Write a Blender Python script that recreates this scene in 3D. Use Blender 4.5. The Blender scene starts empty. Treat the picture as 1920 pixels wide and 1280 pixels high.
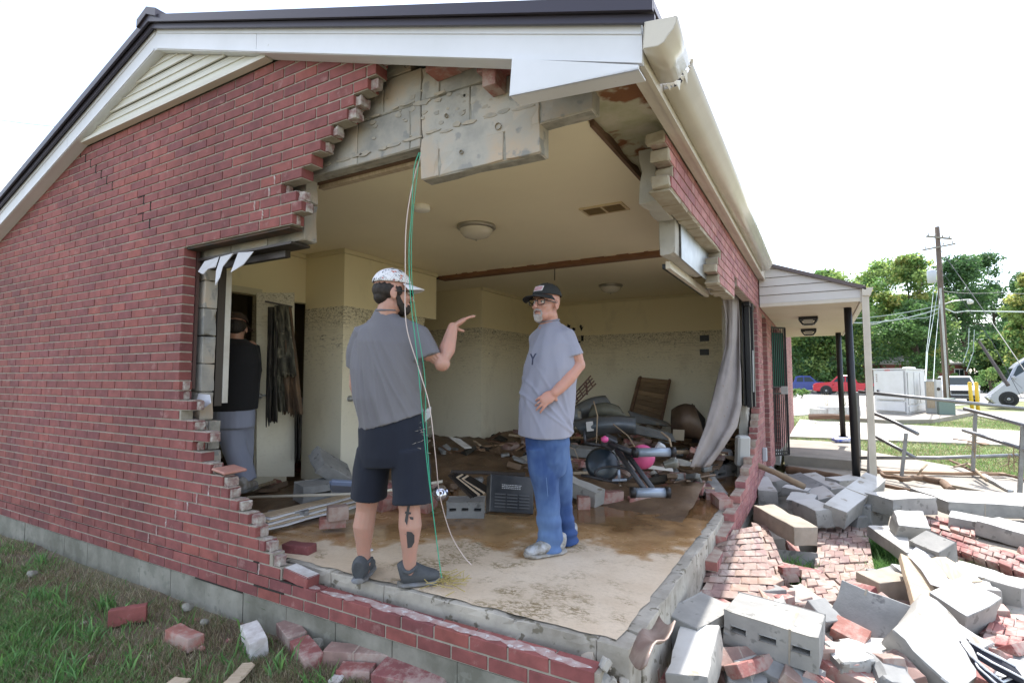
import bpy, bmesh, math, random
import numpy as np
from mathutils import Vector, Matrix, Euler, noise as mnoise
random.seed(7); rng = np.random.default_rng(7)
SC = bpy.context.scene
COL = SC.collection
# ------------------------------------------------------------------ camera
FPX, YAW, PITCH, HC = 1004.1, math.radians(29.84), math.radians(3.94), 1.3026
cd = bpy.data.cameras.new('camera'); cam = bpy.data.objects.new('camera', cd); COL.objects.link(cam)
cd.sensor_width = 36.0; cd.lens = FPX/1920*36; cd.clip_start = .05; cd.clip_end = 2000
cam.location = (0, 0, HC); cam.rotation_euler = (math.pi/2+PITCH, 0, YAW)
SC.camera = cam
_F = Vector((-math.sin(YAW)*math.cos(PITCH), math.cos(YAW)*math.cos(PITCH), math.sin(PITCH)))
_R = Vector((math.cos(YAW), math.sin(YAW), 0)); _U = _R.cross(_F)
CO = Vector((0, 0, HC))
def ray(u, v): return _F+_R*((u-960)/FPX)-_U*((v-640)/FPX)
def at(u, v, ax, val):
    d = ray(u, v); i = 'xyz'.index(ax); return CO+d*((val-CO[i])/d[i])
def dp(u, v, D): return CO+ray(u, v)*D
# ------------------------------------------------------------------ light
SUN = Vector((.07, .90, 1.30)).normalized()
el = math.asin(SUN.z); az = math.atan2(SUN.x, SUN.y)
w = bpy.data.worlds.new('World'); SC.world = w; w.use_nodes = True
nt = w.node_tree; nt.nodes.clear()
out = nt.nodes.new('ShaderNodeOutputWorld'); bg = nt.nodes.new('ShaderNodeBackground')
sky = nt.nodes.new('ShaderNodeTexSky'); sky.sky_type = 'NISHITA'; sky.sun_disc = False
sky.sun_elevation = el; sky.sun_rotation = az; sky.altitude = 100; sky.air_density = 1; sky.dust_density = 1.5
tc = nt.nodes.new('ShaderNodeTexCoord'); mp = nt.nodes.new('ShaderNodeMapping'); mp.inputs['Scale'].default_value = (1, 1, 2.2)
ns = nt.nodes.new('ShaderNodeTexNoise'); ns.inputs['Scale'].default_value = 2.1; ns.inputs['Detail'].default_value = 7; ns.inputs['Roughness'].default_value = .55
rp = nt.nodes.new('ShaderNodeMapRange'); rp.inputs['From Min'].default_value = .50; rp.inputs['From Max'].default_value = .70
rp.inputs['To Min'].default_value = .12; rp.inputs['To Max'].default_value = 1.0
mx = nt.nodes.new('ShaderNodeMix'); mx.data_type = 'RGBA'
nt.links.new(tc.outputs['Generated'], mp.inputs['Vector']); nt.links.new(mp.outputs[0], ns.inputs['Vector'])
nt.links.new(ns.outputs['Fac'], rp.inputs['Value']); nt.links.new(rp.outputs[0], mx.inputs[0])
nt.links.new(sky.outputs[0], mx.inputs[6]); mx.inputs[7].default_value = (7.7, 7.6, 7.55, 1)
nt.links.new(mx.outputs[2], bg.inputs[0]); bg.inputs[1].default_value = .15
nt.links.new(bg.outputs[0], out.inputs[0])
ld = bpy.data.lights.new('sun', 'SUN'); ld.energy = 3.2; ld.angle = math.radians(.6); ld.color = (1, .97, .93)
lo = bpy.data.objects.new('sun', ld); COL.objects.link(lo); lo.rotation_euler = SUN.to_track_quat('Z', 'Y').to_euler()
SC.view_settings.view_transform = 'Standard'; SC.view_settings.look = 'None'; SC.view_settings.exposure = 1.58; SC.view_settings.gamma = 1
SC.render.engine = 'CYCLES'
SC.cycles.max_bounces = 10; SC.cycles.diffuse_bounces = 6; SC.cycles.glossy_bounces = 3; SC.cycles.transmission_bounces = 4; SC.cycles.transparent_max_bounces = 8
SC.cycles.sample_clamp_indirect = 6
# ------------------------------------------------------------------ materials
def nodes(m):
    m.use_nodes = True; t = m.node_tree; b = t.nodes['Principled BSDF']; return t, b
def setc(t, b, c): b.inputs['Base Color'].default_value = (*c[:3], 1)
MATS = {}
def mat(name, c, rough=.8, c2=None, scale=8, spots=None, spot_scale=30, spot_thr=.62, bump=.0, bump_scale=60, metal=0, rnd=0, stretch=None, emit=None, detail=6, spec=None, c3=None):
    """base c, mottled to c2 by object-space noise; spots colour by a second noise; 'rnd' shifts value by the per-piece attribute"""
    if name in MATS: return MATS[name]
    m = bpy.data.materials.new(name); t, b = nodes(m); N = t.nodes; L = t.links
    b.inputs['Roughness'].default_value = rough; b.inputs['Metallic'].default_value = metal
    if spec is not None: b.inputs['Specular IOR Level'].default_value = spec
    tc = N.new('ShaderNodeTexCoord'); src = tc.outputs['Object']
    if stretch:
        mp = N.new('ShaderNodeMapping'); mp.inputs['Scale'].default_value = stretch; L.new(src, mp.inputs[0]); src = mp.outputs[0]
    col = None
    if c2:
        n = N.new('ShaderNodeTexNoise'); n.inputs['Scale'].default_value = scale; n.inputs['Detail'].default_value = detail; n.inputs['Roughness'].default_value = .62; L.new(src, n.inputs[0])
        r = N.new('ShaderNodeValToRGB'); r.color_ramp.elements[0].position = .36; r.color_ramp.elements[1].position = .64
        r.color_ramp.elements[0].color = (*c, 1); r.color_ramp.elements[1].color = (*c2, 1)
        if c3: e = r.color_ramp.elements.new(.5); e.color = (*c3, 1)
        L.new(n.outputs['Fac'], r.inputs[0]); col = r.outputs[0]
    else: setc(t, b, c)
    def mixc(fac, a, bb):
        x = N.new('ShaderNodeMix'); x.data_type = 'RGBA'; L.new(fac, x.inputs[0])
        if a is None: x.inputs[6].default_value = (*c, 1)
        else: L.new(a, x.inputs[6])
        x.inputs[7].default_value = (*bb, 1); return x.outputs[2]
    if spots:
        n = N.new('ShaderNodeTexNoise'); n.inputs['Scale'].default_value = spot_scale; n.inputs['Detail'].default_value = 4; L.new(src, n.inputs[0])
        r = N.new('ShaderNodeMapRange'); r.inputs[1].default_value = spot_thr; r.inputs[2].default_value = spot_thr+.05; L.new(n.outputs['Fac'], r.inputs[0])
        col = mixc(r.outputs[0], col, spots)
    if rnd:
        a = N.new('ShaderNodeAttribute'); a.attribute_name = 'rnd'
        r = N.new('ShaderNodeMapRange'); r.inputs[3].default_value = 1-rnd; r.inputs[4].default_value = 1+rnd; L.new(a.outputs['Fac'], r.inputs[0])
        h = N.new('ShaderNodeHueSaturation'); L.new(r.outputs[0], h.inputs['Value'])
        if col is None: h.inputs['Color'].default_value = (*c, 1)
        else: L.new(col, h.inputs['Color'])
        col = h.outputs[0]
    if col is not None: L.new(col, b.inputs['Base Color'])
    if bump:
        n = N.new('ShaderNodeTexNoise'); n.inputs['Scale'].default_value = bump_scale; n.inputs['Detail'].default_value = 5; L.new(src, n.inputs[0])
        bp = N.new('ShaderNodeBump'); bp.inputs['Strength'].default_value = min(1, bump*20); bp.inputs['Distance'].default_value = bump
        L.new(n.outputs['Fac'], bp.inputs['Height']); L.new(bp.outputs[0], b.inputs['Normal'])
    if emit: b.inputs['Emission Color'].default_value = (*emit[:3], 1); b.inputs['Emission Strength'].default_value = emit[3]
    MATS[name] = m; return m
def brick_material(name, base, base2, dust, dust_amt, mud=None):
    m = bpy.data.materials.new(name); t, b = nodes(m); N = t.nodes; L = t.links
    tc = N.new('ShaderNodeTexCoord'); a = N.new('ShaderNodeAttribute'); a.attribute_name = 'rnd'
    r = N.new('ShaderNodeValToRGB'); e = r.color_ramp.elements
    e[0].position = 0; e[0].color = (base[0]*.90, base[1]*.93, base[2]*1.03, 1); e[1].position = 1; e[1].color = (base2[0]*1.05, base2[1]*1.0, base2[2]*.90, 1)
    x = e.new(.35); x.color = (*base, 1); x = e.new(.75); x.color = (*base2, 1); L.new(a.outputs['Fac'], r.inputs[0])
    n = N.new('ShaderNodeTexNoise'); n.inputs['Scale'].default_value = 14; n.inputs['Detail'].default_value = 6; L.new(tc.outputs['Object'], n.inputs[0])
    h = N.new('ShaderNodeHueSaturation'); mr = N.new('ShaderNodeMapRange'); mr.inputs[1].default_value = .3; mr.inputs[2].default_value = .7; mr.inputs[3].default_value = .82; mr.inputs[4].default_value = 1.2
    L.new(n.outputs['Fac'], mr.inputs[0])
    nl = N.new('ShaderNodeTexNoise'); nl.inputs['Scale'].default_value = 1.1; nl.inputs['Detail'].default_value = 4; L.new(tc.outputs['Object'], nl.inputs[0])
    ml = N.new('ShaderNodeMapRange'); ml.inputs[1].default_value = .35; ml.inputs[2].default_value = .65; ml.inputs[3].default_value = .84; ml.inputs[4].default_value = 1.14; L.new(nl.outputs['Fac'], ml.inputs[0])
    mm_ = N.new('ShaderNodeMath'); mm_.operation = 'MULTIPLY'; L.new(mr.outputs[0], mm_.inputs[0]); L.new(ml.outputs[0], mm_.inputs[1]); L.new(mm_.outputs[0], h.inputs['Value']); L.new(r.outputs[0], h.inputs['Color'])
    n2 = N.new('ShaderNodeTexNoise'); n2.inputs['Scale'].default_value = 9; n2.inputs['Detail'].default_value = 7; n2.inputs['Roughness'].default_value = .7; L.new(tc.outputs['Object'], n2.inputs[0])
    mr2 = N.new('ShaderNodeMapRange'); mr2.inputs[1].default_value = dust_amt; mr2.inputs[2].default_value = dust_amt+.14; L.new(n2.outputs['Fac'], mr2.inputs[0])
    mul = N.new('ShaderNodeMath'); mul.operation = 'MULTIPLY'; mul.inputs[1].default_value = .8; L.new(mr2.outputs[0], mul.inputs[0])
    x = N.new('ShaderNodeMix'); x.data_type = 'RGBA'; L.new(mul.outputs[0], x.inputs[0]); L.new(h.outputs[0], x.inputs[6]); x.inputs[7].default_value = (*dust, 1)
    L.new(x.outputs[2], b.inputs['Base Color']); b.inputs['Roughness'].default_value = .82
    bp = N.new('ShaderNodeBump'); bp.inputs['Strength'].default_value = .35; bp.inputs['Distance'].default_value = .004
    n3 = N.new('ShaderNodeTexNoise'); n3.inputs['Scale'].default_value = 90; L.new(tc.outputs['Object'], n3.inputs[0]); L.new(n3.outputs['Fac'], bp.inputs['Height']); L.new(bp.outputs[0], b.inputs['Normal'])
    MATS[name] = m; return m
M_BRICK = brick_material('brick', (.205, .063, .058), (.24, .075, .067), (.36, .20, .18), .59)
M_BRICKR = brick_material('brick_rubble', (.26, .085, .075), (.33, .14, .12), (.38, .30, .26), .44)
M_BRICKM = brick_material('brick_muddy', (.25, .155, .13), (.31, .215, .18), (.38, .32, .275), .48)
M_MORTAR = mat('mortar', (.27, .24, .19), .95, (.38, .34, .28), 12, bump=.003)
M_MORTARW = mat('mortar_white', (.62, .60, .58), .95, (.42, .38, .35), 14, bump=.004)
M_MORTARR = mat('mortar_rubble', (.40, .35, .29), .95, (.27, .17, .14), 10, bump=.006, bump_scale=30)
M_CMU = mat('concrete_block', (.27, .265, .245), .95, (.46, .37, .28), 2.6, c3=(.39, .365, .32), spots=(.27, .265, .25), spot_scale=9, spot_thr=.60, bump=.007, bump_scale=80, rnd=.14)
M_CMUD = mat('concrete_block_grey', (.21, .21, .205), .95, (.29, .29, .28), 5, spots=(.14, .14, .14), spot_scale=12, spot_thr=.62, bump=.007, bump_scale=90)
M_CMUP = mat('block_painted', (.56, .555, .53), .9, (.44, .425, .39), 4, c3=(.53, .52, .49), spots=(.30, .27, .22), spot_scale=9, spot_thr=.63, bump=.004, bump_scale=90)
M_CONC = mat('concrete', (.23, .205, .17), .9, (.30, .27, .225), 2.2, spots=(.30, .26, .20), spot_scale=5, spot_thr=.62, bump=.003, bump_scale=60)
M_CONCD = mat('foundation_concrete', (.15, .145, .115), .95, (.31, .295, .25), 2.6, spots=(.20, .195, .16), spot_scale=14, spot_thr=.60, bump=.007, bump_scale=50)
M_WHITE = mat('white_trim', (.72, .73, .76), .45, (.66, .67, .69), 2, spots=(.5, .49, .46), spot_scale=30, spot_thr=.74)
M_CREAM = mat('cream_trim', (.60, .55, .46), .5, (.52, .47, .385), 3, spots=(.40, .35, .27), spot_scale=7, spot_thr=.68)
M_ROOF = mat('metal_roof', (.052, .045, .058), .4, metal=.3)
M_SIDING = mat('siding', (.64, .62, .55), .6, (.58, .56, .49), 3)
M_WOOD = mat('wood', (.25, .15, .085), .8, (.36, .24, .15), 6, stretch=(1, 1, 12), bump=.003)
M_WOODL = mat('wood_pale', (.52, .42, .30), .8, (.40, .31, .21), 6, stretch=(10, 1, 1), bump=.002)
M_WOODD = mat('wood_dark', (.11, .06, .035), .8, (.17, .10, .06), 6, stretch=(1, 1, 8), bump=.003)
M_BLACK = mat('black_metal', (.02, .02, .022), .4, metal=.4)
M_DARKM = mat('dark_bronze_metal', (.06, .05, .045), .45, metal=.5)
M_GALV = mat('galvanised_metal', (.42, .43, .43), .45, (.34, .35, .35), 9, metal=.7)
M_MUD = mat('mud', (.105, .066, .038), .55, (.17, .11, .065), 4, spots=(.24, .19, .13), spot_scale=22, spot_thr=.66, bump=.02, bump_scale=16)
M_GLASS = mat('dark_glass', (.02, .03, .03), .05)
# ------------------------------------------------------------------ mesh builder
class MB:
    def __init__(s): s.v = []; s.f = []; s.m = []; s.r = []
    def add(s, vs, fs, m=0, r=None):
        o = len(s.v); s.v += [tuple(x) for x in vs]
        r = random.random() if r is None else r
        for f in fs: s.f.append([i+o for i in f]); s.m.append(m); s.r.append(r)
        return s
    def box(s, x0, x1, y0, y1, z0, z1, m=0, r=None, T=None, top=None):
        vs = [Vector((x, y, z)) for z in (z0, z1) for y in (y0, y1) for x in (x0, x1)]
        if T: vs = [T @ p for p in vs]
        fs = [(0, 2, 3, 1), (4, 5, 7, 6), (0, 1, 5, 4), (2, 6, 7, 3), (0, 4, 6, 2), (1, 3, 7, 5)]
        o = len(s.v); s.v += [tuple(x) for x in vs]; r = random.random() if r is None else r
        for k, f in enumerate(fs): s.f.append([i+o for i in f]); s.m.append(top if (top is not None and k == 1) else m); s.r.append(r)
        return s
    def prism(s, pts, vec, m=0, r=None):
        """pts: planar polygon (3-D), extruded by vec"""
        n = len(pts); vec = Vector(vec); a = [Vector(p) for p in pts]; b = [p+vec for p in a]
        return s.add(a+b, [list(range(n))[::-1], [n+i for i in range(n)]]+[(i, (i+1) % n, n+(i+1) % n, n+i) for i in range(n)], m, r)
    def tube(s, pts, rad, n=8, m=0, r=None, cap=True, sq=None):
        pts = [Vector(p) for p in pts]
        if not hasattr(rad, '__len__'): rad = [rad]*len(pts)
        vs = []; up = None
        for i, p in enumerate(pts):
            d = (pts[min(i+1, len(pts)-1)]-pts[max(i-1, 0)]).normalized()
            if up is None: up = Vector((0, 0, 1)) if abs(d.z) < .9 else Vector((1, 0, 0))
            a = d.cross(up)
            a = a.normalized() if a.length > 1e-4 else d.orthogonal().normalized()
            b = a.cross(d).normalized(); up = b
            for k in range(n):
                t = 2*math.pi*(k+.5)/n
                vs.append(p+(a*math.cos(t)+b*math.sin(t))*rad[i])
        fs = []
        for i in range(len(pts)-1):
            for k in range(n): fs.append((i*n+k, i*n+(k+1) % n, (i+1)*n+(k+1) % n, (i+1)*n+k))
        if cap: fs += [list(range(n))[::-1], [(len(pts)-1)*n+k for k in range(n)]]
        return s.add(vs, fs, m, r)
    def lathe(s, c, prof, n=20, m=0, T=None, r=None):
        vs = []
        for (q, z) in prof:
            for k in range(n):
                t = 2*math.pi*k/n; p = Vector((q*math.cos(t), q*math.sin(t), z)); vs.append((T @ p if T else p)+Vector(c))
        fs = [(i*n+k, i*n+(k+1) % n, (i+1)*n+(k+1) % n, (i+1)*n+k) for i in range(len(prof)-1) for k in range(n)]
        return s.add(vs, fs, m, r)
    def grid(s, P, m=0, r=None):
        """P: 2-D list of points"""
        h = len(P); w_ = len(P[0])
        return s.add([p for row in P for p in row], [(i*w_+j, i*w_+j+1, (i+1)*w_+j+1, (i+1)*w_+j) for i in range(h-1) for j in range(w_-1)], m, r)
    def nothing(s): pass
    def build_each(s, name, mats, parent=None, **kw):
        # one object per connected run of faces
        par = list(range(len(s.v)))
        def find(i):
            while par[i] != i: par[i] = par[par[i]]; i = par[i]
            return i
        for f in s.f:
            for q in f[1:]: par[find(q)] = find(f[0])
        comp = {}
        for k, f in enumerate(s.f): comp.setdefault(find(f[0]), []).append(k)
        res = []
        for ks in comp.values():
            t = MB(); mp_ = {}
            for k in ks:
                ff = []
                for i in s.f[k]:
                    if i not in mp_: mp_[i] = len(t.v); t.v.append(s.v[i])
                    ff.append(mp_[i])
                t.f.append(ff); t.m.append(s.m[k]); t.r.append(s.r[k])
            res.append(t.build(name, mats, parent, **kw))
        return res
    def build(s, name, mats, parent=None, smooth=False, bevel=0, jitter=0, thick=0, origin=None):
        if not isinstance(mats, (list, tuple)): mats = [mats]
        me = bpy.data.meshes.new(name)
        vv = s.v
        if origin is not None: ox = Vector(origin); vv = [tuple(Vector(p)-ox) for p in vv]
        me.from_pydata(vv, [], s.f)
        for mm in mats: me.materials.append(mm)
        me.polygons.foreach_set('material_index', s.m)
        at_ = me.attributes.new('rnd', 'FLOAT', 'FACE'); at_.data.foreach_set('value', s.r)
        if smooth: me.polygons.foreach_set('use_smooth', [True]*len(s.f))
        if bevel or jitter:
            bm = bmesh.new(); bm.from_mesh(me)
            if bevel: bmesh.ops.bevel(bm, geom=list(bm.edges), offset=bevel, segments=1, affect='EDGES', profile=.6, clamp_overlap=True)
            if jitter:
                for v in bm.verts: v.co += Vector((random.uniform(-1, 1), random.uniform(-1, 1), random.uniform(-1, 1)))*jitter
            bm.to_mesh(me); bm.free()
        me.update()
        o = bpy.data.objects.new(name, me); COL.objects.link(o)
        if origin is not None: o.location = origin
        if parent: o.parent = parent; o.matrix_parent_inverse = Matrix.Translation(-Vector(parent.location))
        if thick:
            md = o.modifiers.new('solid', 'SOLIDIFY'); md.thickness = thick; md.offset = 0
        return o
def tag(o, label=None, cat=None, group=None, kind=None):
    if label: o['label'] = label
    if cat: o['category'] = cat
    if group: o['group'] = group
    if kind: o['kind'] = kind
    return o
def empty(name, loc, label, cat, group=None, rz=0):
    o = bpy.data.objects.new(name, None); COL.objects.link(o); o.location = loc; o.rotation_euler = (0, 0, rz); o.empty_display_size = .1
    return tag(o, label, cat, group)
def child(o, parent):
    """parent keeping world position (parents are unrotated or handled by caller)"""
    o.parent = parent; o.matrix_parent_inverse = Matrix.Translation(-Vector(parent.location)); return o
def fbm(x, y, s=1.0, o=0):
    return mnoise.fractal(Vector((x*s+o, y*s-o, o*.37)), 1.0, 2.0, 4)

def roughen(o, jit, bev, cuts=4, minlen=.05, freq=14):
    """chipped, uneven masonry: finer faces, worn arrises, low waves"""
    me = o.data; bm = bmesh.new(); bm.from_mesh(me); sd = Vector((random.uniform(-90, 90), random.uniform(-90, 90), 0))
    bmesh.ops.subdivide_edges(bm, edges=[e for e in bm.edges if e.calc_length() > minlen], cuts=cuts, use_grid_fill=True)
    sh = [e for e in bm.edges if e.is_manifold and e.calc_face_angle(0) > .8]
    mv = {}
    for e in sh:
        for v in e.verts:
            n = sum((f.normal for f in v.link_faces), Vector()); mv[v] = n.normalized()
    for v, n in mv.items(): v.co -= n*max(0, mnoise.noise(v.co*freq+sd)-.02)*jit*5
    for v in bm.verts: v.co += mnoise.noise_vector(v.co*5+sd)*jit+mnoise.noise_vector(v.co*25+sd)*jit*.3
    if bev: bmesh.ops.bevel(bm, geom=[e for e in bm.edges if e.is_manifold and e.calc_face_angle(0) > .8], offset=bev, segments=1, affect='EDGES')
    bm.to_mesh(me); bm.free(); return o
# ================================================================== ground
def gz(x, y):
    """terrain height"""
    z = -.30
    t = max(0, min(1, (-.55-x)/.9)); z = -.30+.125*t*t*(3-2*t)*max(0, min(1, (3.5-y)/1.0))
    z += .025*fbm(x, y, .8)+.012*fbm(x, y, 3, 5)
    if y > 12: z += -.02
    return z
def ground_material():
    m = bpy.data.materials.new('ground'); t, b = nodes(m); N = t.nodes; L = t.links
    tc = N.new('ShaderNodeTexCoord'); b.inputs['Roughness'].default_value = .95
    n = N.new('ShaderNodeTexNoise'); n.inputs['Scale'].default_value = 1.3; n.inputs['Detail'].default_value = 8; L.new(tc.outputs['Object'], n.inputs[0])
    r = N.new('ShaderNodeValToRGB'); e = r.color_ramp.elements; e[0].position = .40; e[0].color = (.115, .082, .055, 1); e[1].position = .62; e[1].color = (.10, .12, .05, 1)
    q = e.new(.5); q.color = (.16, .13, .085, 1); L.new(n.outputs['Fac'], r.inputs[0])
    # far lawn: greener
    n2 = N.new('ShaderNodeTexNoise'); n2.inputs['Scale'].default_value = .6; n2.inputs['Detail'].default_value = 9; L.new(tc.outputs['Object'], n2.inputs[0])
    r2 = N.new('ShaderNodeValToRGB'); e = r2.color_ramp.elements; e[0].position = .35; e[0].color = (.13, .17, .05, 1); e[1].position = .7; e[1].color = (.22, .20, .10, 1); L.new(n2.outputs['Fac'], r2.inputs[0])
    s = N.new('ShaderNodeSeparateXYZ'); L.new(tc.outputs['Object'], s.inputs[0])
    mr = N.new('ShaderNodeMapRange'); mr.inputs[1].default_value = 8.5; mr.inputs[2].default_value = 9.5; L.new(s.outputs['Y'], mr.inputs[0])
    x = N.new('ShaderNodeMix'); x.data_type = 'RGBA'; L.new(mr.outputs[0], x.inputs[0]); L.new(r.outputs[0], x.inputs[6]); L.new(r2.outputs[0], x.inputs[7])
    L.new(x.outputs[2], b.inputs['Base Color'])
    n3 = N.new('ShaderNodeTexNoise'); n3.inputs['Scale'].default_value = 25; n3.inputs['Detail'].default_value = 6; L.new(tc.outputs['Object'], n3.inputs[0])
    bp = N.new('ShaderNodeBump'); bp.inputs['Strength'].default_value = .8; bp.inputs['Distance'].default_value = .03; L.new(n3.outputs['Fac'], bp.inputs['Height']); L.new(bp.outputs[0], b.inputs['Normal'])
    return m
def make_ground():
    def ax(a, b, fine0, fine1, st):
        v = [fine0+i*st for i in range(int((fine1-fine0)/st)+1)]
        d = st; x = v[0]
        while x > a: d *= 1.35; x -= d; v.insert(0, max(x, a))
        d = st; x = v[-1]
        while x < b: d *= 1.35; x += d; v.append(min(x, b))
        return v
    xs = ax(-900, 900, -8, 5, .16); ys = ax(-500, 1100, -1, 12, .16)
    MBg = MB(); MBg.grid([[(x, y, gz(x, y) if abs(x) < 60 and y < 60 else -.32) for x in xs] for y in ys])
    o = MBg.build('ground', ground_material(), smooth=True); tag(o, kind='structure')
make_ground()
def slab(name, pts, z, mtl, depth=.12, kind='structure', label=None, cat=None):
    o = MB().prism([(p[0], p[1], z-depth) for p in pts], (0, 0, depth)).build(name, mtl)
    return tag(o, label, cat, kind=kind)
def g(u, v, z=-.30): p = at(u, v, 'z', z); return (p.x, p.y)
M_WALK = mat('pavement', (.40, .37, .31), .9, (.34, .31, .26), 1.2, bump=.003)
M_ROADW = mat('road', (.30, .285, .26), .9, (.35, .33, .30), .5, spots=(.33, .29, .22), spot_scale=1.2, spot_thr=.6)
# far pavement strip, kerb pad for the cabinets, road, far lawn strip
slab('pavement', [g(1478, 818, -.27), g(2300, 850, -.27), g(2300, 828, -.27), g(1500, 786, -.27)], -.262, M_WALK, .06)
def gr(pts, z=-.30): return [g(u, v, z) for u, v in pts]
slab('road', gr([(1490, 779), (1640, 772), (1900, 752), (2300, 757), (2300, 738), (1400, 729)]), -.285, M_ROADW, .05)
slab('driveway', gr([(1790, 772), (1990, 812), (2400, 812), (2300, 776)]), -.255, M_ROADW, .06)
slab('concrete_pad', [g(*q, -.15) for q in [(1516, 777), (1640, 768), (1830, 766), (1822, 773), (1750, 786), (1660, 787)]], -.15, M_CONC, .2)
slab('far_road', gr([(1300, 733.5), (2400, 741), (2400, 735), (1300, 727)]), -.27, mat('asphalt_far', (.25, .24, .23), .9, (.3, .29, .27), .4), .05)
# ---- porch paving beside the house: lower apron and raised landing
slab('porch_apron', [(-.55, 5.4), (-.52, 10.6), (.9, 10.6), (2.6, 9.9), (4.6, 9.6), (4.6, 7.6), (1.6, 7.2), (.5, 6.3)], -.16, M_CONC, .18)
slab('porch_landing', [g(1470, 852, 0.0), g(1608, 863, 0.0), g(1606, 829, 0.0), g(1478, 822, 0.0)], -.01, M_CONC, .18)
slab('ramp_slab', [g(1612, 876, -.12), g(1930, 935, -.12), g(1930, 898, -.12), g(1612, 842, -.12)], -.125, M_CONC, .12)
# ================================================================== grass
def blades(name, pts, hgt, wid, mats, seedn=1):
    r_ = np.random.default_rng(seedn); n = len(pts); P = np.array(pts, dtype=np.float64)
    a = r_.uniform(0, 2*np.pi, n); h = hgt*r_.uniform(.4, 1.3, n); lean = r_.uniform(.2, 1.1, n)*h; b = r_.uniform(0, 2*np.pi, n); wd = wid*r_.uniform(.6, 1.3, n)
    dx, dy = np.cos(a)*wd, np.sin(a)*wd; lx, ly = np.cos(b)*lean, np.sin(b)*lean
    V = np.zeros((n, 5, 3))
    V[:, 0] = P; V[:, 0, 0] -= dx; V[:, 0, 1] -= dy; V[:, 1] = P; V[:, 1, 0] += dx; V[:, 1, 1] += dy
    mid = P.copy(); mid[:, 0] += lx*.4; mid[:, 1] += ly*.4; mid[:, 2] += h*.62
    V[:, 2] = mid; V[:, 2, 0] += dx*.8; V[:, 2, 1] += dy*.8; V[:, 3] = mid; V[:, 3, 0] -= dx*.8; V[:, 3, 1] -= dy*.8
    V[:, 4] = P; V[:, 4, 0] += lx; V[:, 4, 1] += ly; V[:, 4, 2] += h
    me = bpy.data.meshes.new(name); me.vertices.add(n*5); me.vertices.foreach_set('co', V.reshape(-1))
    base = (np.arange(n)*5)[:, None]
    loops = np.concatenate([base+np.array([[0, 1, 2, 3]]), base+np.array([[3, 2, 4]])], 1).reshape(-1)
    me.loops.add(len(loops)); me.loops.foreach_set('vertex_index', loops)
    st = np.stack([np.arange(n)*7, np.arange(n)*7+4], 1).reshape(-1); tot = np.tile([4, 3], n)
    me.polygons.add(n*2); me.polygons.foreach_set('loop_start', st); me.polygons.foreach_set('loop_total', tot)
    for mm in mats: me.materials.append(mm)
    mi = r_.integers(0, len(mats), n); me.polygons.foreach_set('material_index', np.repeat(mi, 2))
    at_ = me.attributes.new('rnd', 'FLOAT', 'FACE'); at_.data.foreach_set('value', np.repeat(r_.random(n), 2))
    me.update(calc_edges=True); o = bpy.data.objects.new(name, me); COL.objects.link(o); return tag(o, kind='stuff')
def leafm(name, c, tr=.35):
    m = mat(name, c, .6, rnd=.35); t = m.node_tree; N = t.nodes; L = t.links; b = N['Principled BSDF']; o = N['Material Output']
    tl = N.new('ShaderNodeBsdfTranslucent'); mx = N.new('ShaderNodeMixShader'); mx.inputs[0].default_value = tr
    src = b.inputs['Base Color'].links[0].from_socket; L.new(src, tl.inputs[0]); L.new(b.outputs[0], mx.inputs[1]); L.new(tl.outputs[0], mx.inputs[2]); L.new(mx.outputs[0], o.inputs[0]); return m
GG = [leafm('grass_green', (.11, .24, .07)), leafm('grass_green_light', (.17, .33, .09)), leafm('grass_olive', (.19, .22, .09)), leafm('grass_dry', (.38, .33, .22)), leafm('grass_dry_brown', (.27, .21, .13))]
pts = []; pd = []
while len(pts) < 62000:
    u = random.uniform(-330, 1180); v = random.uniform(985, 1330)
    p = at(u, v, 'z', -.15); x, y = p.x, p.y
    if y > 2.0+.06 or y < .3: continue
    dens = .5+.9*fbm(x, y, 1.1, 3)+.35*fbm(x, y, 5, 8)
    left = min(1, max(0, (2.05-y-(x+5.2)*.12)*1.3))     # greener away from the wall, on the left
    if random.random() < max(.12, dens*(.35+.75*left)):
        green = random.random() < (.0+.85*left+.40*fbm(x, y, 2.2, 21))*(.5+dens)
        (pts if green else pd).append((x, y, gz(x, y)-.005))
    if len(pd) > 74000: break
blades('grass', pts, .050, .0030, GG[:3], 1)
blades('dry_grass', pd, .045, .0019, [GG[2], GG[3], GG[4], GG[4]], 2)
wt = []
for _ in range(70):
    u = random.uniform(-20, 1000); v = random.uniform(1040, 1300); c = at(u, v, 'z', -.17)
    if c.y > 1.95: continue
    for k in range(random.randint(8, 34)):
        x = c.x+random.gauss(0, .035); y = c.y+random.gauss(0, .035); wt.append((x, y, gz(x, y)))
blades('weed_tufts', wt, .10, .0050, GG[:2]+[GG[0]], 9)
pw = []
for (u, v, r_, n) in [(1655, 1035, .16, 1300), (1655, 1075, .12, 700), (1850, 1080, .18, 1300), (1790, 1075, .1, 400), (1870, 1160, .06, 200), (2020, 1120, .25, 1500), (2080, 1230, .25, 1500), (2150, 1050, .3, 1500), (1690, 1100, .1, 300), (1495, 1080, .12, 500), (560, 1180, .1, 300), (1540, 1230, .05, 100)]:
    c = at(u, v, 'z', -.26)
    for _ in range(n):
        q = abs(random.gauss(0, 1))*r_; a = random.uniform(0, 6.283); x = c.x+q*math.cos(a)*1.3; y = c.y+q*math.sin(a)
        pw.append((x, y, gz(x, y)))
blades('rubble_grass', pw, .14, .005, GG[:2]+[GG[1]], 3)
pf = []
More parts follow.
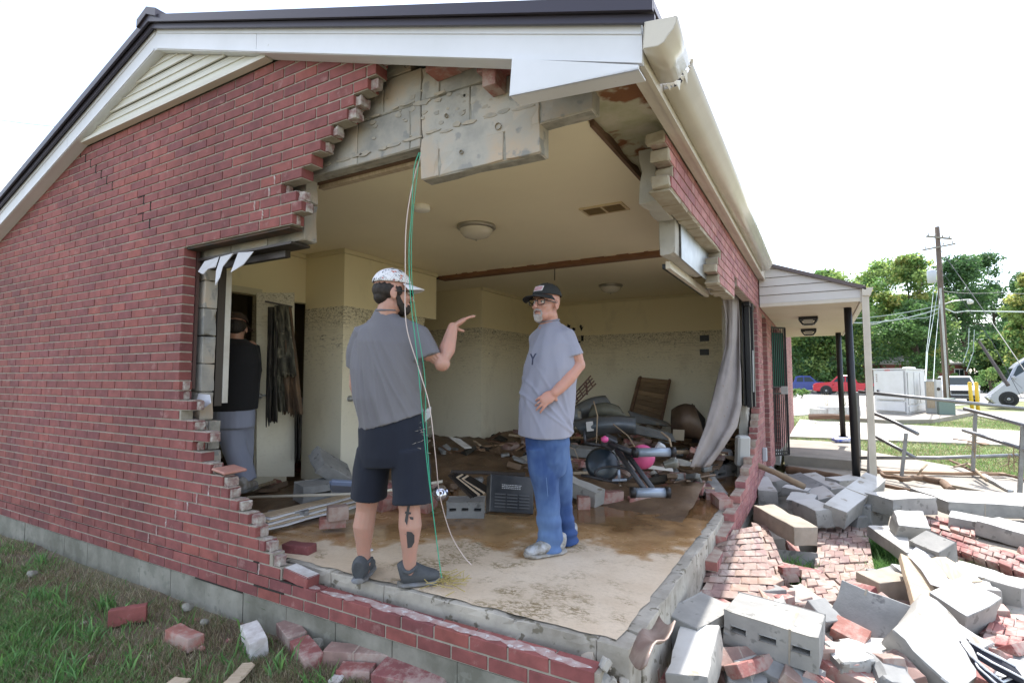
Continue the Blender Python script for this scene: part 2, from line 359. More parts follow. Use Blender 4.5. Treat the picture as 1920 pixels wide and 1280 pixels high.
while len(pf) < 60000:
    u = random.uniform(1478, 1960); v = 790+random.random()**1.5*130 if random.random() < .8 else random.uniform(776, 800)
    p = at(u, v, 'z', -.3)
    if p.y < 9.2 or p.y > 45: continue
    pf.append((p.x, p.y, gz(p.x, p.y) if p.y < 60 else -.32))
blades('lawn_grass', pf, .06, .006, [GG[1], leafm('lawn_pale', (.20, .26, .09)), GG[2], leafm('lawn_straw', (.33, .29, .15))], 4)
# bare soil clods and stones in the foreground
for k in range(46):
    u = random.uniform(120, 900); v = random.uniform(1040, 1290); p = at(u, v, 'z', -.15)
    if p.y > 2.0 or p.y < .5: continue
    s = random.uniform(.008, .022); mb = MB()
    bm = bmesh.new(); bmesh.ops.create_icosphere(bm, subdivisions=1, radius=s)
    for q in bm.verts: q.co = Vector((q.co.x*1.4, q.co.y, q.co.z*.7))*(1+random.uniform(-.25, .25))+Vector((p.x, p.y, gz(p.x, p.y)+s*.3))
    mb.add([q.co.copy() for q in bm.verts], [[q.index for q in f.verts] for f in bm.faces]); bm.free()
    o = mb.build('pebble', random.choice([M_CONCD, M_CONC, M_BRICKR, M_MUD])); tag(o, 'small pebble or crumb of masonry lying loose in the front grass', 'pebble', 'crumbs and pebbles in the front grass')
# ================================================================== house
CH, BL = .0677, .2032
YB = 2.096; XW = -.64
H = empty('brick_house', (-4.2, 2.2, -.25), 'damaged single storey red brick house with its front corner torn open', 'house')
XA = -2.2426
APX, APZ, SL = -4.2, 3.74, .333          # rake underside
def rake(x): return APZ-abs(x-APX)*SL
cap_lo = {18: -3.882, 17: -3.883, 16: -3.72, 15: -3.847, 14: -3.698, 13: -3.521, 12: -3.694, 11: -3.581, 10: -3.473, 9: -3.338, 8: -3.277, 7: -3.182, 6: -3.069, 5: -2.99, 4: -2.903, 3: -2.824, 2: -2.741, 1: -.80, 0: -.74}
cap_up = {45: -2.04, 44: -2.08, 43: -2.15, 42: -2.22, 41: -2.30, 40: -2.40, 39: -2.48, 38: -2.58, 37: -2.69, 36: -2.83, 35: -2.73, 34: -2.66, 33: -2.72}
def brick_run(bk, mo, fn, i, a0, a1, phase, end_rough=True, zt=None):
    """bricks of course i from a0 to a1; fn maps (a0,a1,d0,d1,z0,z1,mb,mat)"""
    z0, z1 = i*CH, (i+1)*CH
    if zt is not None: z1 = min(z1, zt)
    if z1-z0 < .02: return
    k = math.floor((a0-phase)/BL)
    fn(mo, a0+.003, a1-.004, .006, .086, z0, z1-(.011 if (i == 1 and fn is fx) else 0), 0, .5)
    while phase+k*BL < a1:
        b0 = max(a0, phase+k*BL+.005); b1 = min(a1, phase+(k+1)*BL-.005)
        if b1-b0 > .025:
            j = random.uniform(-.0012, .0012)
            fn(bk, b0, b1, j, .09, z0+.005, z1-.005, 0, random.random())
        k += 1
def fx(mb, a0, a1, d0, d1, z0, z1, m, r): mb.box(a0, a1, YB+d0, YB+d1, z0, z1, m, r)
bk = MB(); mo = MB(); wcap = MB()
cap_up = {k: v+random.uniform(-.035, .03) for k, v in cap_up.items()}
for i in range(0, 54):
    ph = XA if i % 2 else XA+BL/2; zt = i*CH
    if i <= 18: segs = [(-8.3, cap_lo[i])]
    elif i <= 32: segs = [(-8.3, -3.892)]
    elif i <= 45: segs = [(-8.3, cap_up[i])]
    else: segs = [(-8.3, 1)]
    for (a, b) in segs:
        # roofline clip
        zc_ = min(i*CH, 3.335)
        lim = (APZ+.03-zc_)/SL
        a = max(a, APX-lim); b = min(b, APX+lim)
        if b-a < .03 or i*CH > 3.33: continue
        brick_run(bk, mo, fx, i, a, b, ph, zt=3.335)
        if i <= 18 or 33 <= i <= 45:    # torn end: lump of mortar
            if i not in (0, 1) and random.random() < .8:
                e = random.choice([random.uniform(.004, .02), random.uniform(.02, .06)]); q = random.uniform(.01, .04)
                wcap.box(b-.003, b+e, YB+q, YB+.09-random.uniform(0, .03), i*CH+.004, (i+1)*CH-.008)
                wcap.box(b-random.uniform(.03, .12), b-.003, YB+.012, YB+.08, (i+1)*CH-.004, (i+1)*CH+.004)
gw = mo.build('gable_wall', M_MORTAR, H)
o = bk.build('brick_face', M_BRICK, gw, bevel=.0022); o['kind_note'] = 'bricks'; del o['kind_note']
for o in wcap.build_each('torn_mortar', mat('mortar_torn', (.44, .41, .36), .95, (.22, .12, .11), 22), gw): roughen(o, .0035, 0, 3, .02, 40)
# mortar smears on the course-1 top, caulk in the stepped crack
sm = MB()
def splat(mb, c, ax, ay, rx, ry, n=11, th=.003, m=0):
    """irregular flat blot lying in the plane of ax, ay"""
    sd = random.random()*50; nn = Vector(ax).cross(Vector(ay)).normalized()
    mb.prism([Vector(c)+Vector(ax)*(rx*(.75+.55*mnoise.noise(Vector((math.cos(6.283*k/n)*1.3, math.sin(6.283*k/n)*1.3, sd))))*math.cos(6.283*k/n))+Vector(ay)*(ry*(.75+.55*mnoise.noise(Vector((math.cos(6.283*k/n)*1.3, 9+math.sin(6.283*k/n)*1.3, sd))))*math.sin(6.283*k/n)) for k in range(n)], nn*th, m)
x = -2.55
while x < -.86:
    if random.random() < .75: splat(sm, (x, YB+random.uniform(.025, .06), 2*CH-.0055+random.uniform(0, .002)), (1, 0, 0), (0, 1, 0), random.uniform(.06, .16), random.uniform(.025, .040), 17, .0015)
    x += random.uniform(.04, .14)
for (u, v) in [(392, 912), (370, 928), (352, 944.6), (330, 959), (312, 976), (294, 992), (279, 1008), (486, 1064), (505, 365), (515, 345), (478, 385), (493, 395)]:
    p = at(u, v, 'y', YB); zz = math.floor(p.z/CH)*CH
    n = 7; pts = [(p.x+random.uniform(-.004, .004), YB-.001, zz+.002+(CH-.004)*k/(n-1)) for k in range(n)]
    sm.tube(pts, [.0035+random.uniform(0, .003) for _ in pts], 6)
sm.build_each('mortar_smear', mat('mortar_dust', (.46, .37, .34), .95, (.36, .22, .20), 22, spots=(.55, .52, .50), spot_scale=30, spot_thr=.58), gw)
ck = MB()
def stair(u0, v0, n, dirx=1, wid=.004):
    p = at(u0, v0, 'y', YB); x = p.x; z = round(p.z/CH)*CH
    for k in range(n):
        i = int(round(z/CH))-1; ph = XA if i % 2 else XA+BL/2
        xj = ph+round((x-ph)/BL)*BL
        ck.box(min(x, xj)-.003, max(x, xj)+.003, YB-.0015, YB+.007, z-.003, z+.003)
        ck.box(xj-wid, xj+wid, YB-.0015, YB+.007, z-CH, z)
        x = xj; z -= CH; x += BL/2*dirx
stair(160, 276, 7); stair(258, 375, 2); stair(258, 400, 2); stair(475, 1062, 1)
ck.box(-2.99, -2.72, YB-.001, YB+.006, CH*1-.005, CH*1+.004); ck.box(-2.75, -2.55, YB-.001, YB+.006, CH*2-.003, CH*2+.003)
ck.box(-3.6, -3.1, YB-.001, YB+.006, -.003, .003)
ck.build_each('stepped_crack', mat('crack_dark', (.03, .025, .02), 1), gw)
# loose tilted brick at the break, course 2
def brick_mesh(L=.195, W=.09, Hh=.058, chip=.004, dust=True):
    mb = MB().box(-L/2, L/2, -W/2, W/2, -Hh/2, Hh/2, 0)
    return mb
def rotm(rx, ry, rz, loc): return Matrix.Translation(Vector(loc)) @ Euler((rx, ry, rz)).to_matrix().to_4x4()
t = MB(); t.box(-.1, .1, -.045, .045, -.029, .029, 0, .6); t.box(-.098, .098, -.043, .043, .029, .036, 1)
o = t.build('loose_brick', [M_BRICK, M_MORTARW], None, bevel=.003, jitter=.0015); o.location = (-2.625, YB+.045, .168); o.rotation_euler = (0, .14, 0.03)
tag(o, 'red brick tipped at the end of the stepped wall, just above the low brick row', 'brick')
# lintel, window remains
st = MB(); st.box(-3.892, -2.78, YB+.02, YB+.11, 33*CH-.014, 33*CH-.002)
ln = st.build('steel_lintel', mat('rust_steel', (.12, .06, .035), .8, (.05, .045, .04), 7), H)
lp = MB(); lp.box(-3.90, -2.86, 2.19, 2.335, 2.150, 2.166); lp.build('lintel_underside', M_DARKM, H)
wf = MB(); wf.box(-3.90, -3.02, 2.27, 2.31, 2.10, 2.145); wf.box(-3.89, -3.868, 2.345, 2.40, 1.10, 2.14)
wf.build('window_frame', M_DARKM, H)
jt = MB(); jt.box(-3.90, -3.882, YB+.092, YB+.112, 1.23, 2.22); jt.build('jamb_trim', mat('brown_trim', (.07, .035, .03), .6), H)
wb = MB(); wb.box(-3.89, -3.866, 2.402, 2.445, 1.12, 2.12); wb.build('window_casing', mat('casing_white', (.62, .60, .55), .7, (.5, .47, .4), 5), H)
# ---- inner block wythe of the gable wall, with its torn edge
cm = MB(); BW = .4064; BH = .2032
def in_hole(x, z):
    if z < .19: return False
    if z < .72 and x > -3.64: return True
    if z < 1.13 and x > -3.66: return True
    if z < 2.14 and x > -3.80: return True
    if z < 2.56 and x > -2.70: return x < -1.87
    return False
def cmu_open(x0, x1, z0, z1): return
rows = []
z = .19
while z < 3.72:
    rows.append((z, z+BH)); z += BH
def cmu_row(x0, x1, z0, z1, ph):
    k = math.floor((x0-ph)/BW)
    while ph+k*BW < x1:
        a, b = max(x0, ph+k*BW+.004), min(x1, ph+(k+1)*BW-.004)
        zt = min(z1-.004, max(rake(a), rake(b))+.06)
        if b-a > .03 and zt-z0 > .03: cm.box(a, b, 2.24+random.uniform(-.002, .002), 2.338, z0+.004, zt, 0)
        k += 1
    zt = min(z1-.003, max(rake(x0), rake(x1))+.04)
    xa, xb = x0+.006, x1-.006
    if zt-z0 > .03: cm.box(xa, xb, 2.247, 2.331, z0, zt, 1)
for n, (z0, z1) in enumerate(rows):
    ph = -1.13-.2032*(n % 2)
    if z1 <= 1.15: cmu_row(-8.2, -3.73-.02*random.random()-(.0 if z1 < .8 else .015), z0, z1, ph)
    elif z1 <= 2.03: cmu_row(-8.2, -3.865, z0, z1, ph)
    elif z1 <= 2.25: cmu_row(-8.2, -3.865, z0, z1, ph)
    elif z1 <= 2.45: cmu_row(-8.2, -2.80, z0-.05, z1, ph)
    elif z1 <= 2.65:      # z .19+11*.2032=2.425 .. 2.63
        cmu_row(-8.2, -2.80, z0, z1, ph); cmu_row(-1.865, -1.13, 2.385, z1, ph)
    elif z1 <= 2.85: cmu_row(-8.2, -1.868, z1-BH-.055, z1, ph); cmu_row(-1.862, -.86, z0-.10, z1, ph)
    else:
        lim = APX+(APZ+.03-z0)/SL+.1
        cmu_row(-8.2, -1.868, z0, z1, ph)
        if lim > -1.862: cmu_row(-1.862, min(-.90, lim), z0, z1, ph)
bw = cm.build('block_wall', [M_CMU, mat('block_joint', (.36, .34, .29), .95, (.22, .21, .18), 15)], H); roughen(bw, .004, .003, 3, .08)
# spatter of old mortar and plugs on the blocks
sp = MB()
for (u, v, r_) in [(866, 286, .012), (838, 218, .012), (935, 238, .02), (763, 125, .014), (1058, 178, .014), (622, 268, .014), (1005, 185, .01)]:
    p = at(u, v, 'y', 2.238); sp.lathe(p, [(0, -.010), (r_*.5, -.008), (r_*.9, 0), (r_*.9, .01)][::-1], 9, T=Matrix.Rotation(math.pi/2, 4, 'X'))
for _ in range(60):
    u = random.uniform(690, 1000); v = random.uniform(120, 260); p = at(u, v, 'y', 2.2375)
    if p.z > rake(p.x)-.05 or p.z < 2.62: continue
    s = random.uniform(.008, .035); n = 7
    sp.prism([(p.x+s*random.uniform(.5, 1)*math.cos(6.283*k/n), 2.2375, p.z+.6*s*random.uniform(.5, 1)*math.sin(6.283*k/n)) for k in range(n)], (0, .006, 0))
for z_ in (2.6316, 2.8348, 3.038):
    x = -2.6
    while x < -.95:
        if z_ < rake(x)-.08 and not (z_ < 2.6 and x > -1.87): splat(sp, (x, 2.2385, z_+random.uniform(-.012, .012)), (1, 0, 0), (0, 0, 1), random.uniform(.03, .09), random.uniform(.008, .022), 12, -.005 if False else .004)
        x += random.uniform(.05, .15)
sp.build_each('mortar_spatter', mat('mortar_ochre', (.42, .36, .28), .95, (.30, .285, .25), 14, bump=.003), bw)
# remnants of brick clinging under the rake
rb = MB()
for (u0, v0, u1, v1) in [(805, 108, 852, 124), (910, 130, 935, 162), (850, 105, 880, 112), (900, 112, 958, 122)]:
    a = at(u0, v0, 'y', 2.16); b = at(u1, v1, 'y', 2.16); rb.box(min(a.x, b.x), max(a.x, b.x), 2.13, 2.236, min(a.z, b.z), max(a.z, b.z))
rb.build_each('brick_remnant', M_BRICKR, bw, bevel=.004, jitter=.003)
# ---- foundation
fd = MB()
k = 0; x = -8.3
while x < -.60:
    x1 = min(x+.40, -.60); fd.box(x+.002, x1-.002, YB+.006+random.uniform(0, .006), YB+.15, -.55, -.004, 0); x = x1
fd.box(-8.3, -.61, YB+.02, YB+.14, -.5, -.008, 0)
fd.box(-8.3, -.72, YB+.14, 2.24, -.55, .02, 0)
y = 2.24
fd.build('foundation', M_CONCD, H, bevel=.004)
# stem blocks (slab edge), front and right
sb = MB()
x = -2.9
while x < -.73:
    x1 = min(x+BW, -.72); 
    if -.72-x1 < .12: x1 = -.72
    sb.box(x+.001, x1-.001, 2.24+random.uniform(-.002, .004), 2.345, -.02, .186+random.uniform(-.003, .003)); x = x1
x = 2.41
while x < 4.95:
    sb.box(-.825, -.72+random.uniform(-.004, .004), x+.001, x+BW-.001, -.5, .186+random.uniform(-.010, .003)); x += BW
sb.box(-.82, -.724, 2.242, 2.40, -.5, .18)
sb.box(-2.9, -.93, 2.25, 2.34, -.03, .17); sb.box(-.82, -.73, 2.40, 5.0, -.5, .165)
sb.box(-.93, -.74, 5.0, 16.2, -.5, .18)
so = sb.build('slab_edge_blocks', mat('slab_edge', (.26, .235, .19), .95, (.46, .42, .35), 3.5, c3=(.36, .33, .28), spots=(.17, .15, .11), spot_scale=18, spot_thr=.60, bump=.008, bump_scale=60), H); roughen(so, .006, .003, 5, .08, 11)
# crumbled corner
cr = MB()
for _ in range(36):
    p = Vector((random.uniform(-.98, -.70), random.uniform(2.12, 2.26), random.uniform(-.25, .16)))
    s = random.uniform(.012, .045); cr.box(-s, s, -s*.8, s*.8, -s*.7, s*.7, T=rotm(random.random()*3, random.random()*3, random.random()*3, p))
cr.build_each('crumbled_block', M_CMU, H, bevel=.004, jitter=.004)
# ---- floor
def floor_material():
    m = bpy.data.materials.new('floor'); t, b = nodes(m); N = t.nodes; L = t.links
    tc = N.new('ShaderNodeTexCoord'); s = N.new('ShaderNodeSeparateXYZ'); L.new(tc.outputs['Object'], s.inputs[0])
    def noise(sc, d, off=0, rough=.6, st=None):
        src = tc.outputs['Object']
        mp = N.new('ShaderNodeMapping'); mp.inputs['Location'].default_value = (off, off, 0); mp.inputs['Scale'].default_value = st or (1, 1, 1); L.new(src, mp.inputs[0])
        n = N.new('ShaderNodeTexNoise'); n.inputs['Scale'].default_value = sc; n.inputs['Detail'].default_value = d; n.inputs['Roughness'].default_value = rough; L.new(mp.outputs[0], n.inputs[0]); return n.outputs['Fac']
    def mth(op, a, b_, clamp=False):
        q = N.new('ShaderNodeMath'); q.operation = op; q.use_clamp = clamp
        for k, vv in enumerate((a, b_)):
            if isinstance(vv, (int, float)): q.inputs[k].default_value = vv
            else: L.new(vv, q.inputs[k])
        return q.outputs[0]
    def rng_(v, a, b_, c=0, d=1):
        q = N.new('ShaderNodeMapRange'); q.inputs[1].default_value = a; q.inputs[2].default_value = b_; q.inputs[3].default_value = c; q.inputs[4].default_value = d; L.new(v, q.inputs[0]); return q.outputs[0]
    def mix(f, a, bb):
        x = N.new('ShaderNodeMix'); x.data_type = 'RGBA'; L.new(f, x.inputs[0])
        for k, vv in ((6, a), (7, bb)):
            if isinstance(vv, tuple): x.inputs[k].default_value = (*vv, 1)
            else: L.new(vv, x.inputs[k])
        return x.outputs[2]
    base = mix(rng_(noise(3, 6), .35, .65), (.60, .47, .33), (.69, .565, .42))
    base = mix(rng_(noise(60, 3), .5, .7, 0, .35), base, (.45, .36, .25))
    # dried mud flecks in clusters
    cl = mth('MULTIPLY', rng_(noise(2.6, 3, 4), .50, .60), rng_(noise(38, 6, 2, .75, (1, 1.6, 1)), .48, .56))
    base = mix(mth('MULTIPLY', cl, .85), base, (.24, .17, .07))
    # wet sediment film: more with Y and to the left
    d = mth('ADD', mth('MULTIPLY', mth('SUBTRACT', s.outputs['Y'], 3.38), .30), mth('MULTIPLY', mth('SUBTRACT', -1.7, s.outputs['X']), .13))
    wet = mth('ADD', d, mth('SUBTRACT', noise(2.2, 8, 9, .62), .5))
    wet2 = mth('ADD', d, mth('MULTIPLY', mth('SUBTRACT', noise(2.2, 8, 9, .62), .5), 1.0))
    f1 = rng_(wet, -.08, .0); c = mix(mth('MULTIPLY', f1, .85), base, (.38, .205, .075))
    f2 = rng_(wet2, .05, .22); c = mix(f2, c, (.19, .10, .042))
    L.new(c, b.inputs['Base Color'])
    L.new(rng_(wet, -.06, .05, .75, .10), b.inputs['Roughness'])
    bp = N.new('ShaderNodeBump'); bp.inputs['Distance'].default_value = .004
    L.new(mth('ADD', cl, noise(40, 5)), bp.inputs['Height']); L.new(rng_(wet, -.08, .05, .6, .06), bp.inputs['Strength']); L.new(bp.outputs[0], b.inputs['Normal'])
    return m
M_FLOOR = floor_material()
fl = MB().grid([[(x+(.022*mnoise.noise(Vector((0, y*9, 0))) if x > -1 else 0), y+(.020*mnoise.noise(Vector((x*9, 0, 4))) if y < 2.4 else 0), .1925) for x in np.linspace(-7.5, -.785, 120)] for y in np.linspace(2.272, 8.6, 110)]); fo = fl.build('floor_slab', M_FLOOR, H)
# ---- interior walls
def wall_material(name, zline=2.03, c=(.80, .71, .46), cl=(.76, .72, .58)):
    m = bpy.data.materials.new(name); t, b = nodes(m); N = t.nodes; L = t.links; b.inputs['Roughness'].default_value = .6
    tc = N.new('ShaderNodeTexCoord'); s = N.new('ShaderNodeSeparateXYZ'); L.new(tc.outputs['Object'], s.inputs[0])
    def noise(sc, st, d=5, off=0):
        mp = N.new('ShaderNodeMapping'); mp.inputs['Scale'].default_value = st; mp.inputs['Location'].default_value = (off, off, off); L.new(tc.outputs['Object'], mp.inputs[0])
        n = N.new('ShaderNodeTexNoise'); n.inputs['Scale'].default_value = sc; n.inputs['Detail'].default_value = d; n.inputs['Roughness'].default_value = .7; L.new(mp.outputs[0], n.inputs[0]); return n.outputs['Fac']
    def rng_(v, a, b_, c=0, d=1):
        q = N.new('ShaderNodeMapRange'); q.inputs[1].default_value = a; q.inputs[2].default_value = b_; q.inputs[3].default_value = c; q.inputs[4].default_value = d; L.new(v, q.inputs[0]); return q.outputs[0]
    def mul(a, b_):
        q = N.new('ShaderNodeMath'); q.operation = 'MULTIPLY'
        for k, vv in enumerate((a, b_)):
            if isinstance(vv, (int, float)): q.inputs[k].default_value = vv
            else: L.new(vv, q.inputs[k])
        return q.outputs[0]
    def mix(f, a, bb):
        x = N.new('ShaderNodeMix'); x.data_type = 'RGBA'; L.new(f, x.inputs[0])
        for k, vv in ((6, a), (7, bb)):
            if isinstance(vv, tuple): x.inputs[k].default_value = (*vv, 1)
            else: L.new(vv, x.inputs[k])
        return x.outputs[2]
    z = s.outputs['Z']
    below = rng_(z, zline, zline-.01)
    film = mix(rng_(z, 1.9, .6), (cl[0]*.97, cl[1]*.93, cl[2]*.84), cl)
    col = mix(below, c, film)
    col = mix(mul(rng_(noise(3, (1, 1, .5)), .55, .75), .3), col, (.42, .36, .25))
    # speckled flood dirt, dense under the line, in horizontal bands
    dens = mul(mul(below, rng_(z, 1.15, zline, .12, 1)), rng_(noise(1.7, (1, 1, .8), 4, 17), .38, .60, .35, 1))
    band = rng_(noise(7, (.2, .2, 3.0), 3), .38, .62)
    fl = mul(mul(rng_(noise(24, (1, 1, 2.6), 5, 3), .555, .60), band), dens)
    fl2 = mul(mul(rng_(noise(55, (1, 1, 1.6), 3, 7), .53, .58), rng_(z, zline-.28, zline)), below)
    hb = mul(mul(rng_(noise(14, (.35, .35, 7.0), 5, 11), .54, .62), rng_(z, zline-.55, zline-.02)), below)
    col = mix(mul(hb, .55), col, (.16, .12, .07)); col = mix(mul(fl, .95), col, (.035, .027, .016)); col = mix(mul(fl2, .85), col, (.05, .038, .02))
    L.new(col, b.inputs['Base Color']); return m
M_WALL = wall_material('plaster_flooded')
M_CEIL = mat('ceiling_paint', (.86, .77, .55), .7, (.82, .73, .52), 1.2)
ZC = 2.6
def wallq(name, x0, x1, y0, y1, z0=.0, z1=ZC, m=None, parent=None): return MB().box(x0, x1, y0, y1, z0, z1).build(name, m or M_WALL, parent or H)
# front room: left wall with doorway (X=-4.67), return wall (Y=3.77), closet wall (X=-4.1)
lw = MB(); d0, d1 = 2.85, 3.235
lw.box(-4.77, -4.67, 2.345, d0, .1, ZC); lw.box(-4.77, -4.67, d0, d1, 2.10, ZC); lw.box(-4.77, -4.67, d1, 3.60, .1, ZC)
lw.box(-4.77, -4.67, 3.60, 3.86, 2.09, ZC)
lw.build('left_partition', M_WALL, H)
tr = MB(); tr.box(-4.672, -4.655, d0-.05, d0, .2, 2.15); tr.box(-4.672, -4.655, d0-.05, d1+.02, 2.10, 2.16); tr.build('door_trim', mat('trim_cream', (.60, .56, .40), .6), H)
rw = MB(); rw.box(-4.668, -4.10, 3.77, 3.86, .1, ZC); rw.build('return_wall', M_WALL, H)
cw = MB(); cw.box(-4.19, -4.102, 3.861, 4.42, .1, ZC); cw.box(-4.19, -4.102, 4.42, 5.26, 2.03, ZC)
cw.build('closet_wall', M_WALL, H)
bl = MB(); bl.box(-6.0, -4.14, 6.35, 6.45, .1, ZC); bl.build('hall_wall', M_WALL, H); bl = MB(); bl.box(-4.24, -4.141, 6.451, 8.45, .1, ZC); bl.build('bedroom_wall', M_WALL, H)
MB().box(-6.0, -.95, 8.45, 8.55, .0, ZC).build('back_wall', M_WALL, H)
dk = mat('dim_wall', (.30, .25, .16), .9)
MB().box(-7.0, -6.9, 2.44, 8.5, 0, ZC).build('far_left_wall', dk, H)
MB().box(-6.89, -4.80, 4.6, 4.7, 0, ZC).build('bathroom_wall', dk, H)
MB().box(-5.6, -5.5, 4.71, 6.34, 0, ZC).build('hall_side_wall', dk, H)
# closet leaf panel hanging crooked, white board
tb = MB(); T = Matrix.Translation((-4.08, 4.80, 1.83)) @ Euler((0.0, 0, 0)).to_matrix().to_4x4() @ Matrix.Rotation(-.22, 4, 'X')
tb.box(-.012, .012, -.16, .16, -.24, .22, T=T); tb.build('hanging_wallboard', M_WALL, H)
# crown moulding
cr = MB(); cr.box(-4.668, -4.63, 2.35, 3.768, ZC-.045, ZC-.002); cr.box(-4.63, -4.10, 3.735, 3.769, ZC-.045, ZC-.002); cr.box(-4.10, -4.065, 3.735, 5.24, ZC-.045, ZC-.002)
cr.box(-4.14, -.95, 8.41, 8.448, ZC-.045, ZC-.002); cr.box(-4.14, -4.10, 6.32, 8.41, ZC-.045, ZC-.002); cr.build_each('crown_moulding', mat('crown_paint', (.66, .58, .37), .6), H)
# ceilings (front room and back room with the scar of the lost partition between)
c1 = MB(); 
front = [(-7.4, 2.345), (-1.06, 2.345), (-.98, 2.42), (-.97, 2.95), (-.96, 5.45), (-4.15, 5.35), (-7.4, 5.35)]
c1.prism([(x, y, ZC) for x, y in front], (0, 0, .016))
c1.build('ceiling', M_CEIL, H)
c2 = MB(); c2.box(-7.4, -.96, 5.62, 8.45, ZC, ZC+.016); c2.build('rear_ceiling', M_CEIL, H)
b_ = MB(); b_.box(-7.4, -.96, 5.352, 5.618, ZC+.03, ZC+.07, 0); b_.box(-4.15, -.96, 5.37, 5.50, ZC-.05, ZC+.03, 1); b_.box(-4.2, -.96, 5.53, 5.57, ZC-.004, ZC+.03, 0)
x = -4.2
while x < -1: 
    w_ = random.uniform(.05, .2); b_.box(x, x+w_, 5.34, 5.37+random.uniform(0, .02), ZC-.006, ZC+.004, 2); x += w_+random.uniform(0, .3)
b_.build('partition_scar', [M_WOOD, mat('timber_orange', (.24, .115, .05), .8, (.17, .08, .04), 6, stretch=(1, 8, 8)), M_CEIL], H)
# ceiling timber edge at gable opening
e_ = MB(); e_.box(-2.84, -1.88, 2.342, 2.40, ZC-.022, ZC+.05, 0); e_.box(-2.84, -1.88, 2.375, 2.42, ZC-.044, ZC-.023, 1); e_.box(-1.12, -.93, 2.342, 2.39, ZC-.012, ZC+.03, 0); e_.box(-1.12, -.95, 2.37, 2.40, ZC-.03, ZC-.013, 1)
e_.build_each('ceiling_edge_timber', [M_WOODD, M_WOODL], H)
# exposed attic insulation between ceiling and side wall
ins = MB().grid([[(x, 2.2+j*.12, 2.63+.03*fbm(x*4, j*.5)) for x in np.linspace(-1.0, -.58, 7)] for j in range(24)])
ins.build('insulation', mat('insulation', (.34, .33, .20), .95, (.48, .44, .33), 5, spots=(.20, .085, .035), spot_scale=4, spot_thr=.56, bump=.02, bump_scale=12), H, smooth=True)
jo = MB(); jo.box(-1.02, -.96, 2.25, 5.3, 2.61, 2.70, 0); jo.box(-.975, -.955, 2.5, 5.3, 2.585, 2.62, 0); jo.build('ceiling_joist', M_WOODD, H)
# ---- roof
RT = .165   # rake board height
ro = MB()
def zt(x): return rake(x)+RT+.035
for sgn in (-1, 1):
    xe = APX+sgn*3.70 if sgn > 0 else APX-4.1
    ro.prism([(APX, 1.955, zt(APX)), (xe, 1.955, zt(xe)), (xe, 1.955, zt(xe)+.035), (APX, 1.955, zt(APX)+.035)], (0, 14.4, 0))
rf = ro.build('roof', M_ROOF, H)
dr = MB()
for sgn in (-1, 1):
    xe = APX+sgn*3.70 if sgn > 0 else APX-4.1
    for (o0, o1, yy) in ((0, .055, 1.935), (-.035, .0, 1.962)):
        dr.prism([(APX, yy, zt(APX)+o0-.02), (xe, yy, zt(xe)+o0-.02), (xe, yy, zt(xe)+o1-.02), (APX, yy, zt(APX)+o1-.02)], (0, .016, 0))
dr.build('drip_edge', M_ROOF, rf)
rc = MB(); rc.prism([(APX-.13, 1.92, zt(APX)-.03), (APX, 1.92, zt(APX)+.03), (APX+.13, 1.92, zt(APX)-.03), (APX+.13, 1.92, zt(APX)+.03), (APX, 1.92, zt(APX)+.085), (APX-.13, 1.92, zt(APX)+.03)], (0, 14.4, 0)); rc.build('ridge_cap', M_ROOF, rf)
rk = MB()
XE = -.56
for (xa, xb) in ((APX, -3.0), (-2.996, XE)):
    rk.prism([(xa, 2.0, rake(xa)), (xb, 2.0, rake(xb)), (xb, 2.0, rake(xb)+RT), (xa, 2.0, rake(xa)+RT)], (0, .02, 0))
for (xa, xb) in ((-5.6, APX), (-8.3, -5.604)):
    rk.prism([(xa, 2.0, rake(xa)), (xb, 2.0, rake(xb)), (xb, 2.0, rake(xb)+RT), (xa, 2.0, rake(xa)+RT)], (0, .02, 0))
for (o0, o1) in ((.118, .158), (.0, .014)):
    rk.prism([(APX+.02, 1.993, rake(APX)+o0), (XE, 1.993, rake(XE)+o0), (XE, 1.993, rake(XE)+o1), (APX+.02, 1.993, rake(APX)+o1)], (0, .006, 0))
    rk.prism([(-8.3, 1.993, rake(-8.3)+o0), (APX-.02, 1.993, rake(APX)+o0), (APX-.02, 1.993, rake(APX)+o1), (-8.3, 1.993, rake(-8.3)+o1)], (0, .006, 0))
rk.build('rake_board', M_WHITE, H)
su = MB()
for (xa, xb) in ((-8.3, APX), (APX, -1.15)):
    su.prism([(xa, 2.021, rake(xa)+.004), (xb, 2.021, rake(xb)+.004), (xb, 2.021, rake(xb)+.018), (xa, 2.021, rake(xa)+.018)], (0, .075, 0))
su.build('rake_soffit', M_WHITE, H)
# cornice return
a = at(960, 110, 'y', 1.985); b2 = at(1197, 122, 'y', 1.985); c3 = at(1197, 130, 'y', 1.985); d4 = at(955, 180, 'y', 1.985)
rt = MB().prism([a, b2, c3, d4], (0, .012, 0)); rt.prism([d4, c3, c3+Vector((0, 0, .008)), d4+Vector((0, 0, .008))], (0, .10, 0)); rt.build('cornice_return', M_WHITE, H)
